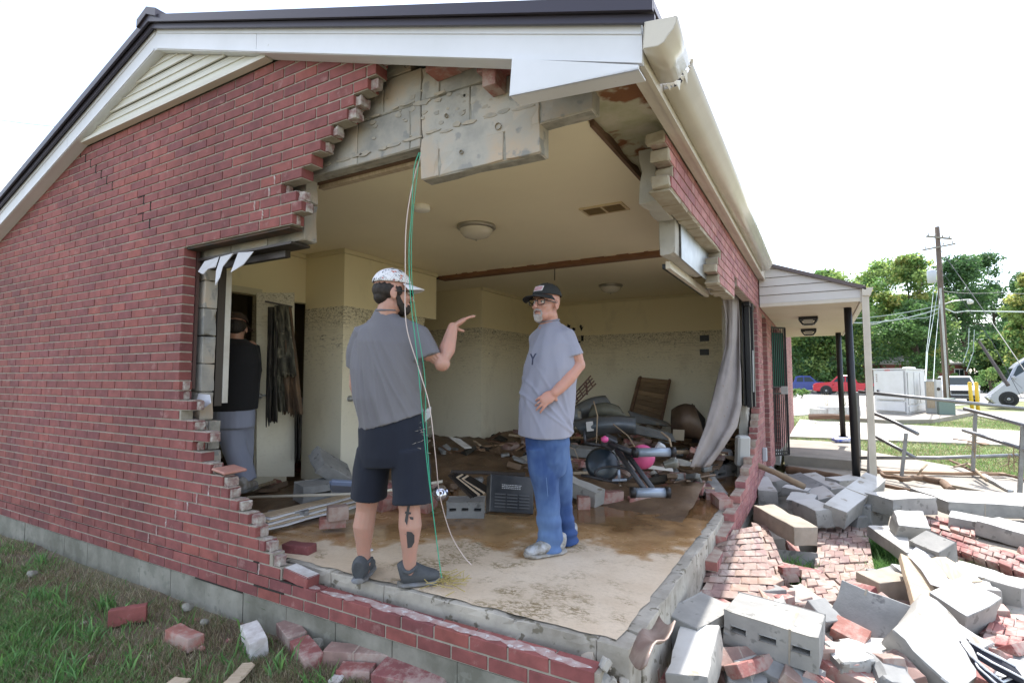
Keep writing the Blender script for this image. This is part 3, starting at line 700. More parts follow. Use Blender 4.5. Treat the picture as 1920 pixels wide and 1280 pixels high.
# gable vent siding (perforated)
def perforated():
    m = mat('perforated_siding', (.60, .585, .50), .55); t = m.node_tree; N = t.nodes; L = t.links; b = N['Principled BSDF']
    tc = N.new('ShaderNodeTexCoord'); vo = N.new('ShaderNodeTexVoronoi'); vo.inputs['Scale'].default_value = 62; vo.inputs['Randomness'].default_value = 0; L.new(tc.outputs['Object'], vo.inputs[0])
    r = N.new('ShaderNodeMapRange'); r.inputs[1].default_value = .20; r.inputs[2].default_value = .26; L.new(vo.outputs['Distance'], r.inputs[0])
    x = N.new('ShaderNodeMix'); x.data_type = 'RGBA'; L.new(r.outputs[0], x.inputs[0]); x.inputs[6].default_value = (.16, .15, .13, 1); x.inputs[7].default_value = (.60, .585, .50, 1); L.new(x.outputs[2], b.inputs['Base Color']); return m
gv = MB(); zb = 3.345; n = 5; hh = (APZ-zb)/n*1.0
for k in range(3):
    z0 = zb+k*.135; z1 = min(z0+.128, APZ-.005)
    def xl(z): return (APZ-z)/SL
    if z1 > z0:
        gv.prism([(APX-xl(z0), 2.052, z0), (APX+xl(z0), 2.052, z0), (APX+xl(z1), 2.066, z1), (APX-xl(z1), 2.066, z1)], (0, .01, 0), 0)
        gv.prism([(APX-xl(z0), 2.048, z0-.006), (APX+xl(z0), 2.048, z0-.006), (APX+xl(z0), 2.048, z0+.010), (APX-xl(z0), 2.048, z0+.010)], (0, .012, 0), 1)
        gv.prism([(APX-xl(z0+.06), 2.050, z0+.058), (APX+xl(z0+.06), 2.050, z0+.058), (APX+xl(z0+.06), 2.050, z0+.064), (APX-xl(z0+.06), 2.050, z0+.064)], (0, .012, 0), 1)
gv.build('gable_vent_siding', [perforated(), M_SIDING], H)
vt = MB(); vt.box(-5.44, -2.96, 2.035, 2.09, 3.318, 3.345); vt.build('gable_trim', M_SIDING, H)
# ---- side eave: fascia, soffit, gutter
ea = MB(); ea.box(-.578, -.56, 2.03, 16.3, 2.535, 2.70); ea.build('eave_fascia', M_CREAM, H)
es = MB(); es.box(-.637, -.579, 2.04, 16.3, 2.555, 2.567); es.build('eave_soffit', M_CREAM, H)
def gutter(y0, y1, name, dx=0, dz=0, T=None):
    # K-style outline in XZ
    prof = [(-.556, 2.675), (-.556, 2.575), (-.50, 2.575), (-.478, 2.585), (-.468, 2.605), (-.448, 2.628), (-.437, 2.65), (-.435, 2.67), (-.447, 2.675)]
    inn = [(x+(.004 if x < -.5 else -.004), z+.004) for x, z in prof]
    mb = MB(); P = []
    for y in np.linspace(y0, y1, 3): P.append([Vector((x+dx, y, z+dz)) for x, z in prof])
    if T: P = [[T @ p for p in row] for row in P]
    mb.grid(P); return mb.build(name, mat('gutter_cream', (.60, .555, .47), .22, (.56, .52, .44), 5), H, thick=.004, smooth=True)
gutter(2.32, 6.95, 'gutter')
T = Matrix.Translation((-.5, 2.3, 2.62)) @ Euler((.05, .10, .05)).to_matrix().to_4x4() @ Matrix.Translation((.5, -2.3, -2.62))
g2 = gutter(1.96, 2.27, 'gutter_end', T=T)
gc = MB(); pr_ = [(-.556, 2.675), (-.556, 2.575), (-.50, 2.575), (-.478, 2.585), (-.468, 2.605), (-.448, 2.628), (-.437, 2.65), (-.435, 2.67), (-.447, 2.675)]
gc.prism([T @ Vector((x, 1.96, z)) for x, z in pr_], (0, .004, 0)); gc.build('gutter_cap', mat('gutter_cream', ()), g2)
tm = MB()
for k in range(9):
    x = -.55+k*.014; z0 = 2.575+max(0, k-4)*.02; s = random.uniform(.02, .05)
    tm.prism([(x, 2.27, z0), (x+.016, 2.30, z0+.01), (x+.006, 2.30+s, z0+random.uniform(-.03, .02))], (.0, .002, .003))
tm.build('torn_gutter_metal', mat('torn_metal_white', (.75, .75, .74), .4), H)
# ---- right (side) wall: brick from the torn edge back
bk = MB(); mo = MB()
def fy(mb, a0, a1, d0, d1, z0, z1, m, r): mb.box(XW-d1, XW-d0, a0, a1, z0, z1, m, r)
lo_st = {0: 3.9, 1: 4.3, 2: 4.75, 3: 5.15, 4: 5.5, 5: 5.85, 6: 6.15, 7: 6.4, 8: 6.55, 9: 6.7, 10: 6.78, 11: 6.86, 12: 6.95, 13: 7.05}
DOORS = [(7.75, 8.45, 2.16), (9.35, 10.6, 2.16), (12.4, 13.4, 1.9)]
for i in range(0, 38):
    z0 = i*CH; ph = 2.0 if i % 2 else 2.1016
    if i <= 13: st0 = lo_st[i]
    elif i <= 29: st0 = 7.12
    elif i == 30: st0 = 4.35
    elif i == 31: st0 = 4.22
    elif i == 32: st0 = 4.30
    elif i == 33: st0 = 4.42
    elif i == 34: st0 = 2.80
    elif i == 35: st0 = 2.86
    elif i == 36: st0 = 2.78
    else: st0 = 2.70
    segs = [(st0, 16.3)]
    if i in (30, 31, 32): segs = [(st0, 5.15), (7.12 if i < 32 else 5.35, 16.3)]
    for (y0, y1, zt_) in DOORS:
        ns_ = []
        for (a, b) in segs:
            if z0 < zt_ and a < y1 and b > y0 and not (y0 > 12 and z0 < .8): ns_ += [(a, y0), (y1, b)]
            else: ns_.append((a, b))
        segs = ns_
    for (a, b) in segs:
        if b-a > .03: brick_run(bk, mo, fy, i, a, b, ph, zt=2.553)
sw = mo.build('side_wall', M_MORTARR, H)
M_BRICKS = brick_material('brick_side', (.27, .10, .095), (.34, .15, .14), (.42, .30, .27), .55)
bk.build('brick_face', M_BRICKS, sw, bevel=.002)
# mortar slabs under the hanging brick
hm = MB()
y = 2.75
for (ya, yb_, zz) in ((2.8, 4.42, 34*CH), (4.25, 5.15, 30*CH)):
    y = ya
    while y < yb_:
        l = random.uniform(.08, .25); hm.box(XW-.095-random.uniform(0, .05), XW-.004, y, min(y+l, yb_), zz-random.uniform(.008, .02), zz+.004); y += l
for i in range(30, 38):
    s0 = {30: 4.35, 31: 4.22, 32: 4.30, 33: 4.42, 34: 2.80, 35: 2.86, 36: 2.78, 37: 2.70}[i]
    hm.box(XW-.10, XW-.004, s0-random.uniform(.01, .05), s0+.02, i*CH+.004, (i+1)*CH-.006)
hm.build_each('torn_mortar', mat('mortar_tan', (.40, .36, .28), .95, (.30, .25, .18), 9, bump=.006), sw, bevel=.006, jitter=.005)
# inner block wythe of side wall, upper hanging part
ib = MB()
ib.box(-.85, -.75, 2.92, 3.32, 2.28, 2.59); ib.box(-.85, -.75, 3.35, 4.2, 2.07, 2.30); ib.box(-.85, -.75, 3.33, 5.2, 2.31, 2.59)
for i_ in range(10): ib.box(-.85, -.75, 7.25+.41*i_, 7.65+.41*i_, .18, 2.58)
ib.box(-.85, -.75, 4.9, 5.2, 2.07, 2.30); ib.box(-.85, -.75, 5.2, 7.25, 2.30, 2.58)
ib.box(-.85, -.75, 6.55, 7.20, .19, .58); ib.box(-.85, -.75, 6.85, 7.2, .59, .98)
ib.box(-.85, -.75, 11.36, 16.2, .18, 2.58)
roughen(ib.build('side_block_wall', mat('side_blocks', (.34, .325, .285), .95, (.42, .40, .36), 5, bump=.004), H), .006, .004, 4, .1)
il = MB(); il.box(-.875, -.855, 5.2, 8.45, 2.22, ZC); il.box(-.875, -.855, 7.2, 8.45, 1.1, 2.22); il.box(-.875, -.855, 7.2, 8.45, .19, 1.1)
il.build('side_plaster', M_WALL, H)
# curtain track/steel on the hanging block
tk = MB(); tk.box(-.885, -.857, 3.55, 4.95, 2.03, 2.06, 0); tk.box(-.85, -.82, 3.5, 4.9, 2.015, 2.065, 1); tk.box(-.74, -.735, 3.45, 4.7, 2.06, 2.30, 2)
tk.build('steel_window_head', [M_BLACK, M_CREAM, M_GALV], H)
# window remains at the far jamb: black frame
wf = MB(); 
for (y, xx) in ((6.55, -.70), (6.72, -.68), (6.90, -.70)): wf.box(xx-.02, xx+.03, y, y+.09, .98, 2.17)
wf.box(-.72, -.66, 6.5, 7.05, 2.12, 2.18); wf.box(-.74, -.73, 6.5, 7.1, 1.0, 2.15)
sf = wf.build('side_window_frame', M_BLACK, H)
MB().tube([(-.655, 6.62, 1.15), (-.655, 6.66, 1.62)], .008, 6).build('window_rod', M_GALV, sf)
wj = MB(); wj.box(-.93, -.90, 6.35, 6.50, .95, 2.12); wj.build('side_window_casing', M_CREAM, H)
# doors of the side wall
for k, (y0, y1, zt_) in enumerate(DOORS[:2]):
    f_ = MB(); f_.box(XW-.10, XW-.06, y0, y0+.05, .19, zt_); f_.box(XW-.10, XW-.06, y1-.05, y1, .19, zt_); f_.box(XW-.10, XW-.06, y0+.05, y1-.05, zt_-.05, zt_)
    fr = f_.build('door_frame', mat('door_frame_dark', (.10, .05, .045), .6), H)
    MB().box(XW-.095, XW-.07, y0+.05, y1-.05, .19, zt_-.05).build('door_leaf', mat('door_dark', (.03, .03, .028), .5), fr)
    MB().tube([(XW-.07, y0+.12, 1.15), (XW-.02, y0+.12, 1.15), (XW-.02, y0+.16, 1.15)], .014, 8).build('handle', M_GALV, fr)
MB().box(XW-.09, XW-.06, 12.42, 13.38, .8, 1.9).build('window_pane', M_GLASS, H)
# outlet box on brick outside
MB().box(XW, XW+.05, 7.22, 7.32, .30, .46).build('outlet_cover', mat('plastic_grey', (.42, .44, .46), .5), H, bevel=.008)
# wall at building's far end
MB().box(-8, -.75, 16.2, 16.3, -.3, 2.55).build('rear_wall', M_BRICK, H)
MB().box(-8.3, -8.2, 2.19, 16.2, -.3, 2.5).build('far_side_wall', M_BRICK, H)
# dead outlets on back wall
ob = MB()
for v in (634, 660):
    p = at(1321, v, 'y', 8.447); ob.box(p.x-.065, p.x+.065, 8.43, 8.449, p.z-.045, p.z+.045)
ob.build_each('empty_socket_hole', M_BLACK, H)
# decals on back wall
wd = MB()
def ring(u, v, rx, ry, n=9, rot=0):
    pts = []
    for k in range(n):
        a = 6.283*k/n; q = 1 if k % 2 else .6
        pts.append(at(u+rx*q*math.cos(a+rot), v+ry*q*math.sin(a+rot), 'y', 8.446))
    wd.prism(pts, (0, -.004, 0))
ring(1066, 614, 4.5, 8, 10); ring(1076, 617, 4, 4, 12); ring(1089, 612, 3, 4, 10); ring(1092, 634, 3.5, 8, 8); ring(1086, 641, 4, 2.5, 8)
wd.prism([at(1088, 615, 'y', 8.446), at(1094, 612, 'y', 8.446), at(1090, 621, 'y', 8.446)], (0, -.004, 0))
wd.build_each('wall_decal', M_BLACK, H)
# ================================================================== people
def _ring(c, ax, up, rx, ry, n): 
    a = ax.normalized(); u = (up-a*up.dot(a)).normalized(); v = a.cross(u)
    return [c+u*(rx*math.cos(6.2832*k/n))+v*(ry*math.sin(6.2832*k/n)) for k in range(n)]
class Blob:
    def __init__(s): s.v = []; s.f = []
    def _add(s, vs, fs): o = len(s.v); s.v += [tuple(p) for p in vs]; s.f += [[i+o for i in f] for f in fs]
    def ell(s, c, r, R=None, seg=16):
        bm = bmesh.new(); bmesh.ops.create_uvsphere(bm, u_segments=seg, v_segments=seg//2+2, radius=1)
        R = R or Matrix.Identity(3); c = Vector(c); r = (r, r, r) if not hasattr(r, '__len__') else r
        s._add([c+R @ Vector((q.co.x*r[0], q.co.y*r[1], q.co.z*r[2])) for q in bm.verts], [[q.index for q in f.verts] for f in bm.faces]); bm.free(); return s
    def loft(s, secs, n=20):
        """secs: list of (centre, rx, ry[, up]) - closed tube through oval sections"""
        P = [Vector(q[0]) for q in secs]; vs = []
        for i, q in enumerate(secs):
            ax = (P[min(i+1, len(P)-1)]-P[max(i-1, 0)]); up = Vector(q[3]) if len(q) > 3 else Vector((1, 0, 0)) if abs(ax.normalized().x) < .8 else Vector((0, 1, 0))
            vs += _ring(P[i], ax, up, q[1], q[2], n)
        fs = [(i*n+k, i*n+(k+1) % n, (i+1)*n+(k+1) % n, (i+1)*n+k) for i in range(len(P)-1) for k in range(n)]
        fs += [list(range(n))[::-1], [(len(P)-1)*n+k for k in range(n)]]; s._add(vs, fs); return s
    def limb(s, pts, n=14, caps=True):
        """pts: (point, radius) - round tapered limb with ball joints"""
        s.loft([(p, r, r) for p, r in pts], n)
        if caps:
            for p, r in pts: s.ell(p, r*.995, seg=12)
        return s
    def bake(s, name, mtl, parent, voxel=.006, smooth=4, disp=None):
        me = bpy.data.meshes.new(name); me.from_pydata(s.v, [], s.f); o = bpy.data.objects.new(name, me); COL.objects.link(o)
        bm = bmesh.new(); bm.from_mesh(me); bmesh.ops.recalc_face_normals(bm, faces=bm.faces); bm.to_mesh(me); bm.free()
        m = o.modifiers.new('r', 'REMESH'); m.mode = 'VOXEL'; m.voxel_size = voxel; m.use_smooth_shade = True
        if smooth: q = o.modifiers.new('s', 'SMOOTH'); q.iterations = smooth; q.factor = .5
        dg = bpy.context.evaluated_depsgraph_get(); me2 = bpy.data.meshes.new_from_object(o.evaluated_get(dg)); 
        bpy.data.objects.remove(o); bpy.data.meshes.remove(me)
        if disp:
            q = [(v.co.copy(), v.normal.copy()) for v in me2.vertices]; q = [disp(a, b) for a, b in q]
            me2.vertices.foreach_set('co', [x for p in q for x in p])
        me2.materials.clear()
        for mm in (mtl if isinstance(mtl, (list, tuple)) else [mtl]): me2.materials.append(mm)
        me2.polygons.foreach_set('use_smooth', [True]*len(me2.polygons)); me2.name = name; me2.update()
        o = bpy.data.objects.new(name, me2); COL.objects.link(o)
        if parent: o.parent = parent; o.matrix_parent_inverse = Matrix.Translation(-Vector(parent.location))
        return o
def skinm(name, c):
    m = mat(name, c, .5, (c[0]*1.12, c[1]*1.02, c[2]*1.0), 14, bump=.0008, bump_scale=200); b = m.node_tree.nodes['Principled BSDF']
    b.inputs['Subsurface Weight'].default_value = .15; b.inputs['Subsurface Radius'].default_value = (.02, .008, .004); return m
M_SKIN = skinm('skin', (.43, .245, .185)); M_SKIN2 = skinm('skin_ruddy', (.47, .25, .19)); M_SKIN3 = skinm('skin_dim', (.40, .23, .16))
M_HAIR = mat('hair_dark', (.010, .007, .005), .7, (.025, .015, .010), 60, bump=.003, bump_scale=150)
M_BEARDG = mat('beard_grey', (.42, .39, .37), .8, (.26, .22, .20), 40, bump=.003, bump_scale=200)
def cloth(name, c, c2, amp=.008, sc=9, st=(1, 1, .35), rough=.9, sheen=.05):
    m = mat(name, c, rough, c2, 3, bump=amp, bump_scale=sc, stretch=st); m.node_tree.nodes['Principled BSDF'].inputs['Sheen Weight'].default_value = sheen; return m
M_SHIRT1 = cloth('shirt_charcoal_grey', (.135, .13, .145), (.16, .155, .165)); M_SHIRT2 = cloth('shirt_light_grey', (.27, .275, .34), (.31, .31, .375))
M_SHORTS = cloth('shorts_navy', (.005, .007, .016), (.008, .011, .022), .006); M_JEAN = cloth('denim', (.045, .105, .26), (.11, .20, .38), .006, 9, (1, 1, .5))
M_SWEAT = cloth('sweatpants', (.24, .26, .34), (.28, .30, .38)); M_JACKET = cloth('jacket_black', (.008, .008, .010), (.012, .012, .014))
M_SHOE = mat('shoe_grey', (.055, .06, .065), .8, (.075, .08, .085), 30, bump=.002); M_SOLE = mat('shoe_sole', (.19, .20, .22), .7, (.14, .13, .11), 15)
M_SHOEL = mat('shoe_pale', (.42, .43, .45), .5, (.20, .18, .15), 22); M_SOLEL = mat('sole_muddy', (.22, .19, .15), .8, (.35, .34, .33), 18)
def frame(fwd, up=Vector((0, 0, 1))):
    """3x3: columns right, forward, up of a head/foot looking along fwd"""
    f = Vector(fwd).normalized(); r = f.cross(up).normalized(); u = r.cross(f); return Matrix((r, f, u)).transposed()
def folds(amp, dirs, z0=None, z1=None):
    """cloth folds as smooth ridged noise stretched along a direction"""
    def fn(co, n):
        h = 0
        for (d, fr, am) in dirs:
            q = co-d*co.dot(d)*.82
            h += am*(mnoise.noise(q*fr)*1.2)
        return co+Vector((n.x, n.y, n.z*.15))*(h*amp)
    return fn
def head(bl, c, Rm, s=1.0, jaw=1.0, nose=1.0):
    """c: centre between ears; adds skull, face, nose, ears, neck root to a Blob. s=1: head 23 cm high"""
    L = lambda x, y, z: Vector(c)+Rm @ (Vector((x, y, z))*s)
    bl.ell(L(0, -.012, .035), (.075*s, .095*s, .090*s), Rm); bl.ell(L(0, .030, -.012), (.062*s, .060*s, .080*s), Rm)
    bl.ell(L(0, .048, -.070), (.046*s*jaw, .040*s, .036*s), Rm); bl.ell(L(0, .015, -.060), (.055*s*jaw, .055*s, .045*s), Rm)
    bl.ell(L(0, .078, .030), (.050*s, .016*s, .014*s), Rm)                  # brow
    for q in (-1, 1):
        bl.ell(L(q*.034, .070, -.015), (.022*s, .018*s, .018*s), Rm)         # cheek
        bl.ell(L(q*.077, -.010, -.005), (.009*s, .020*s, .031*s), Rm); bl.ell(L(q*.078, -.006, -.026), (.007*s, .010*s, .012*s), Rm)   # ear
    bl.loft([(L(0, .086, .022), .008*s, .008*s), (L(0, .100, -.005), .010*s, .011*s), (L(0, .110*nose+.002, -.022), .013*s, .012*s)], 10); bl.ell(L(0, .106, -.024), (.016*s, .012*s, .010*s), Rm)
    bl.ell(L(0, .086, -.047), (.022*s, .010*s, .006*s), Rm); bl.ell(L(0, .085, -.058), (.020*s, .010*s, .007*s), Rm)    # lips
    bl.ell(L(0, .078, -.083), (.020*s, .014*s, .014*s), Rm)                  # chin
    return L
def face_parts(P, c, Rm, s, beard, hairm, glasses=None, cap=None, capm=None, brimm=None, moust=True, hairback=None, eyes=True):
    L = lambda x, y, z: Vector(c)+Rm @ (Vector((x, y, z))*s)
    if eyes:
        for q in (-1, 1):
            e = MB(); e.lathe((0, 0, 0), [(0, -.012), (.008, -.009), (.012, 0), (.008, .009), (0, .012)], 10)
            e.v = [tuple(L(q*.030, .076, .010)+Rm @ (Vector(v)*s*.95)) for v in e.v]; e.build('eye', mat('eye_white', (.6, .58, .55), .3), P, smooth=True)
            i = MB(); i.lathe((0, 0, 0), [(0, .004), (.0055, .001), (0, -.001)], 10); i.v = [tuple(L(q*.030, .0865, .010)+Rm @ Vector((v[0], v[2], v[1]))*s) for v in i.v]; i.build('iris', mat('iris', (.03, .03, .03), .2), P)
            b = MB(); b.tube([L(q*.014, .091, .026), L(q*.030, .092, .031), L(q*.048, .080, .026)], [.003*s, .0045*s, .003*s], 6); b.build('eyebrow', hairm, P)
        m = MB(); m.tube([L(-.018, .090, -.0525), L(0, .097, -.052), L(.018, .090, -.0525)], [.002*s, .004*s, .002*s], 6); m.build('mouth', mat('mouth_dark', (.10, .03, .03), .5), P)
    if beard: 
        bl = Blob()
        if beard == 'full':
            bl.ell(L(0, .056, -.084), (.042*s, .042*s, .030*s), Rm); bl.ell(L(0, .074, -.075), (.036*s, .026*s, .030*s), Rm)
            for q in (-1, 1): bl.loft([(L(q*.066, .012, -.010), .008*s, .012*s), (L(q*.060, .030, -.055), .012*s, .022*s), (L(q*.035, .055, -.085), .016*s, .024*s)], 10)
            bl.ell(L(0, .094, -.040), (.026*s, .008*s, .006*s), Rm)
        else:
            bl.ell(L(0, .078, -.093), (.030*s, .022*s, .026*s), Rm); bl.ell(L(0, .088, -.082), (.025*s, .014*s, .017*s), Rm)
            for q in (-1, 1): bl.limb([(L(q*.026, .086, -.046), .0055*s), (L(q*.030, .082, -.066), .0065*s), (L(q*.024, .084, -.084), .008*s)], 8)
            bl.limb([(L(-.024, .090, -.044), .005*s), (L(0, .098, -.038), .0065*s), (L(.024, .090, -.044), .005*s)], 8)
        bl.bake('beard', hairm if beard == 'full' else M_BEARDG, P, .0035, 2, folds(.0015, [(Vector((0, 0, 1)), 180, 1)]))
    if hairback:
        h = Blob(); h.ell(L(0, -.028, .020), (.080*s, .086*s, .066*s), Rm); h.ell(L(0, -.060, -.018), (.058*s, .044*s, .042*s), Rm)
        for q in (-1, 1): h.ell(L(q*.070, .022, .012), (.010*s, .018*s, .028*s), Rm)
        h.bake('hair', M_HAIR, P, .005, 2, folds(.003, [(Vector((0, 0, 1)), 90, 1)]))
    if glasses:
        gm = MB()
        for q in (-1, 1):
            w_, hh = .027, (.018 if glasses == 'full' else .015)
            pts = [L(q*.034+w_*a*.98, .100-abs(a)*.004, .008+hh*b) for a, b in ((-1, .8), (-.9, 1), (.9, 1), (1, .8), (.9, -.8), (.7, -1), (-.7, -1), (-1, -.7), (-1, .8))]
            gm.tube(pts, .0026*s, 6); gm.tube([L(q*.062, .096, .016), L(q*.080, .060, .012), L(q*.082, -.012, .008)], .0032*s, 6)
        gm.tube([L(-.009, .101, .014), L(.009, .101, .014)], .0025*s, 6)
        G = gm.build('glasses', mat('glasses_black', (.012, .012, .012), .25), P)
        if glasses == 'dark':
            l = MB()
            for q in (-1, 1): l.prism([L(q*.034+.025*a, .099, .008+.015*b) for a, b in ((-1, .7), (-.8, 1), (.8, 1), (1, .7), (.8, -.9), (-.8, -.9))], Rm @ Vector((0, .0015, 0)))
            l.build('lens', M_GLASS, G)
    if cap:
        # crown as part of an ellipsoid, cut flat, plus curved brim
        hb = Blob(); n = 28; V = []; F = []; rings = 9
        for i in range(rings+1):
            t = i/rings*1.50; z = math.cos(t)*.088*s; r = math.sin(t)
            for k in range(n):
                a = 6.2832*k/n; x = .086*s*r*math.cos(a); y = .104*s*r*math.sin(a)
                zz = z
                V.append(Vector(c)+Rm @ Vector((x, y-.010*s, zz+.052*s-.010*s*math.sin(a)*r*(-1 if False else 0))))
        mb = MB(); mb.add(V, [(i*n+k, i*n+(k+1) % n, (i+1)*n+(k+1) % n, (i+1)*n+k) for i in range(rings) for k in range(n)])
        K = mb.build('cap', capm, P, smooth=True, thick=.005)
        bt = MB(); bt.lathe((0, 0, 0), [(0, .006), (.007, .004), (.008, 0)], 10); bt.v = [tuple(L(0, -.010, .140)+Rm @ (Vector(v)*s)) for v in bt.v]; bt.build('cap_button', brimm or capm, K)
        br = []
        for i in range(7):
            row = []
            for j in range(13):
                a = (j/12-.5)*2.35; q = i/6; R0 = .084+q*.072*math.cos(a*.62)**1.2
                x = R0*math.sin(a)*(.94); y = -.010+ (.104+q*.075*math.cos(a*.75))*math.cos(a)**.8 if math.cos(a) > 0 else 0
                row.append(L(x, y, .056-q*.020-.020*abs(math.sin(a))**2*(.3+q)))
            br.append(row)
        mb = MB().grid(br); mb.build('cap_brim', brimm or capm, K, smooth=True, thick=.004)
        return K
def shoe(P, toe, heel, mU, mS, wide=.05, hgt=.085, name='shoe', slip=True):
    toe = Vector(toe); heel = Vector(heel); d = toe-heel; Ln = d.length; f = d.normalized(); u = Vector((0, 0, 1)); 
    at_ = lambda t, z: heel+f*(Ln*t)+u*z
    b = Blob()
    prof = [(.03, .062, .032, .052), (.13, .068, .043, .064), (.30, .064, .044, .060), (.50, .050, .044, .046), (.70, .040, .049, .036), (.88, .033, .044, .028), (.97, .028, .030, .020)]
    b.loft([(at_(t, z+.012), w_*wide/.05, h*hgt/.085, u.cross(f)) for t, z, w_, h in prof], 18)
    S = b.bake(name, mU, P, .005, 3)
    so = Blob(); so.loft([(at_(t, .016+(.012 if t > .9 else .006 if t < .05 else 0)), w_*1.12*wide/.05, .016, u.cross(f)) for t, w_ in ((.0, .028), (.12, .040), (.35, .040), (.6, .046), (.82, .048), (.95, .036), (1.0, .022))], 16)
    so.bake('sole', mS, S, .005, 1)
    return S
def hand(bl, wrist, palm_dir, normal, fingers, s=1.0, thumb_side=1, thumb=None):
    """adds palm and five fingers to the body blob. palm_dir: wrist->knuckles; normal: back of the hand; fingers: list of 4 (spread, curl)"""
    f = Vector(palm_dir).normalized(); n = Vector(normal); n = (n-f*n.dot(f)).normalized(); r = f.cross(n)*thumb_side
    W = Vector(wrist); Rm = Matrix((r, f, n)).transposed()
    bl.ell(W+f*.050*s, (.040*s, .052*s, .016*s), Rm); bl.ell(W+f*.078*s, (.038*s, .020*s, .013*s), Rm); bl.ell(W+f*.010*s, (.028*s, .03*s, .018*s), Rm)
    for k, (sp_, cu) in enumerate(fingers):
        o = (.028-.0185*k)*s; ln = [.070, .078, .073, .058][k]*s; base = W+f*(.085-.004*abs(k-1.2))*s+r*o
        d = (f+r*sp_).normalized(); p = base; pts = [(p, .0088*s)]; a = 0
        for j, q in enumerate((.45, .32, .23)):
            a += cu*(.6 if j == 0 else 1); dd = d*math.cos(a)-n*math.sin(a); p = p+dd*ln*q; pts.append((p, (.0082-.0010*j)*s))
        bl.limb(pts, 10)
    t0 = W+f*.022*s+r*.030*s
    td = thumb or (f*.75+r*.65-n*.15); td = Vector(td).normalized()
    bl.limb([(W+f*.012*s+r*.014*s, .015*s), (t0+td*.016*s, .0125*s), (t0+td*.044*s, .0105*s), (t0+(td*.066+f*.008)*s, .0085*s)], 10)
FZ = .19
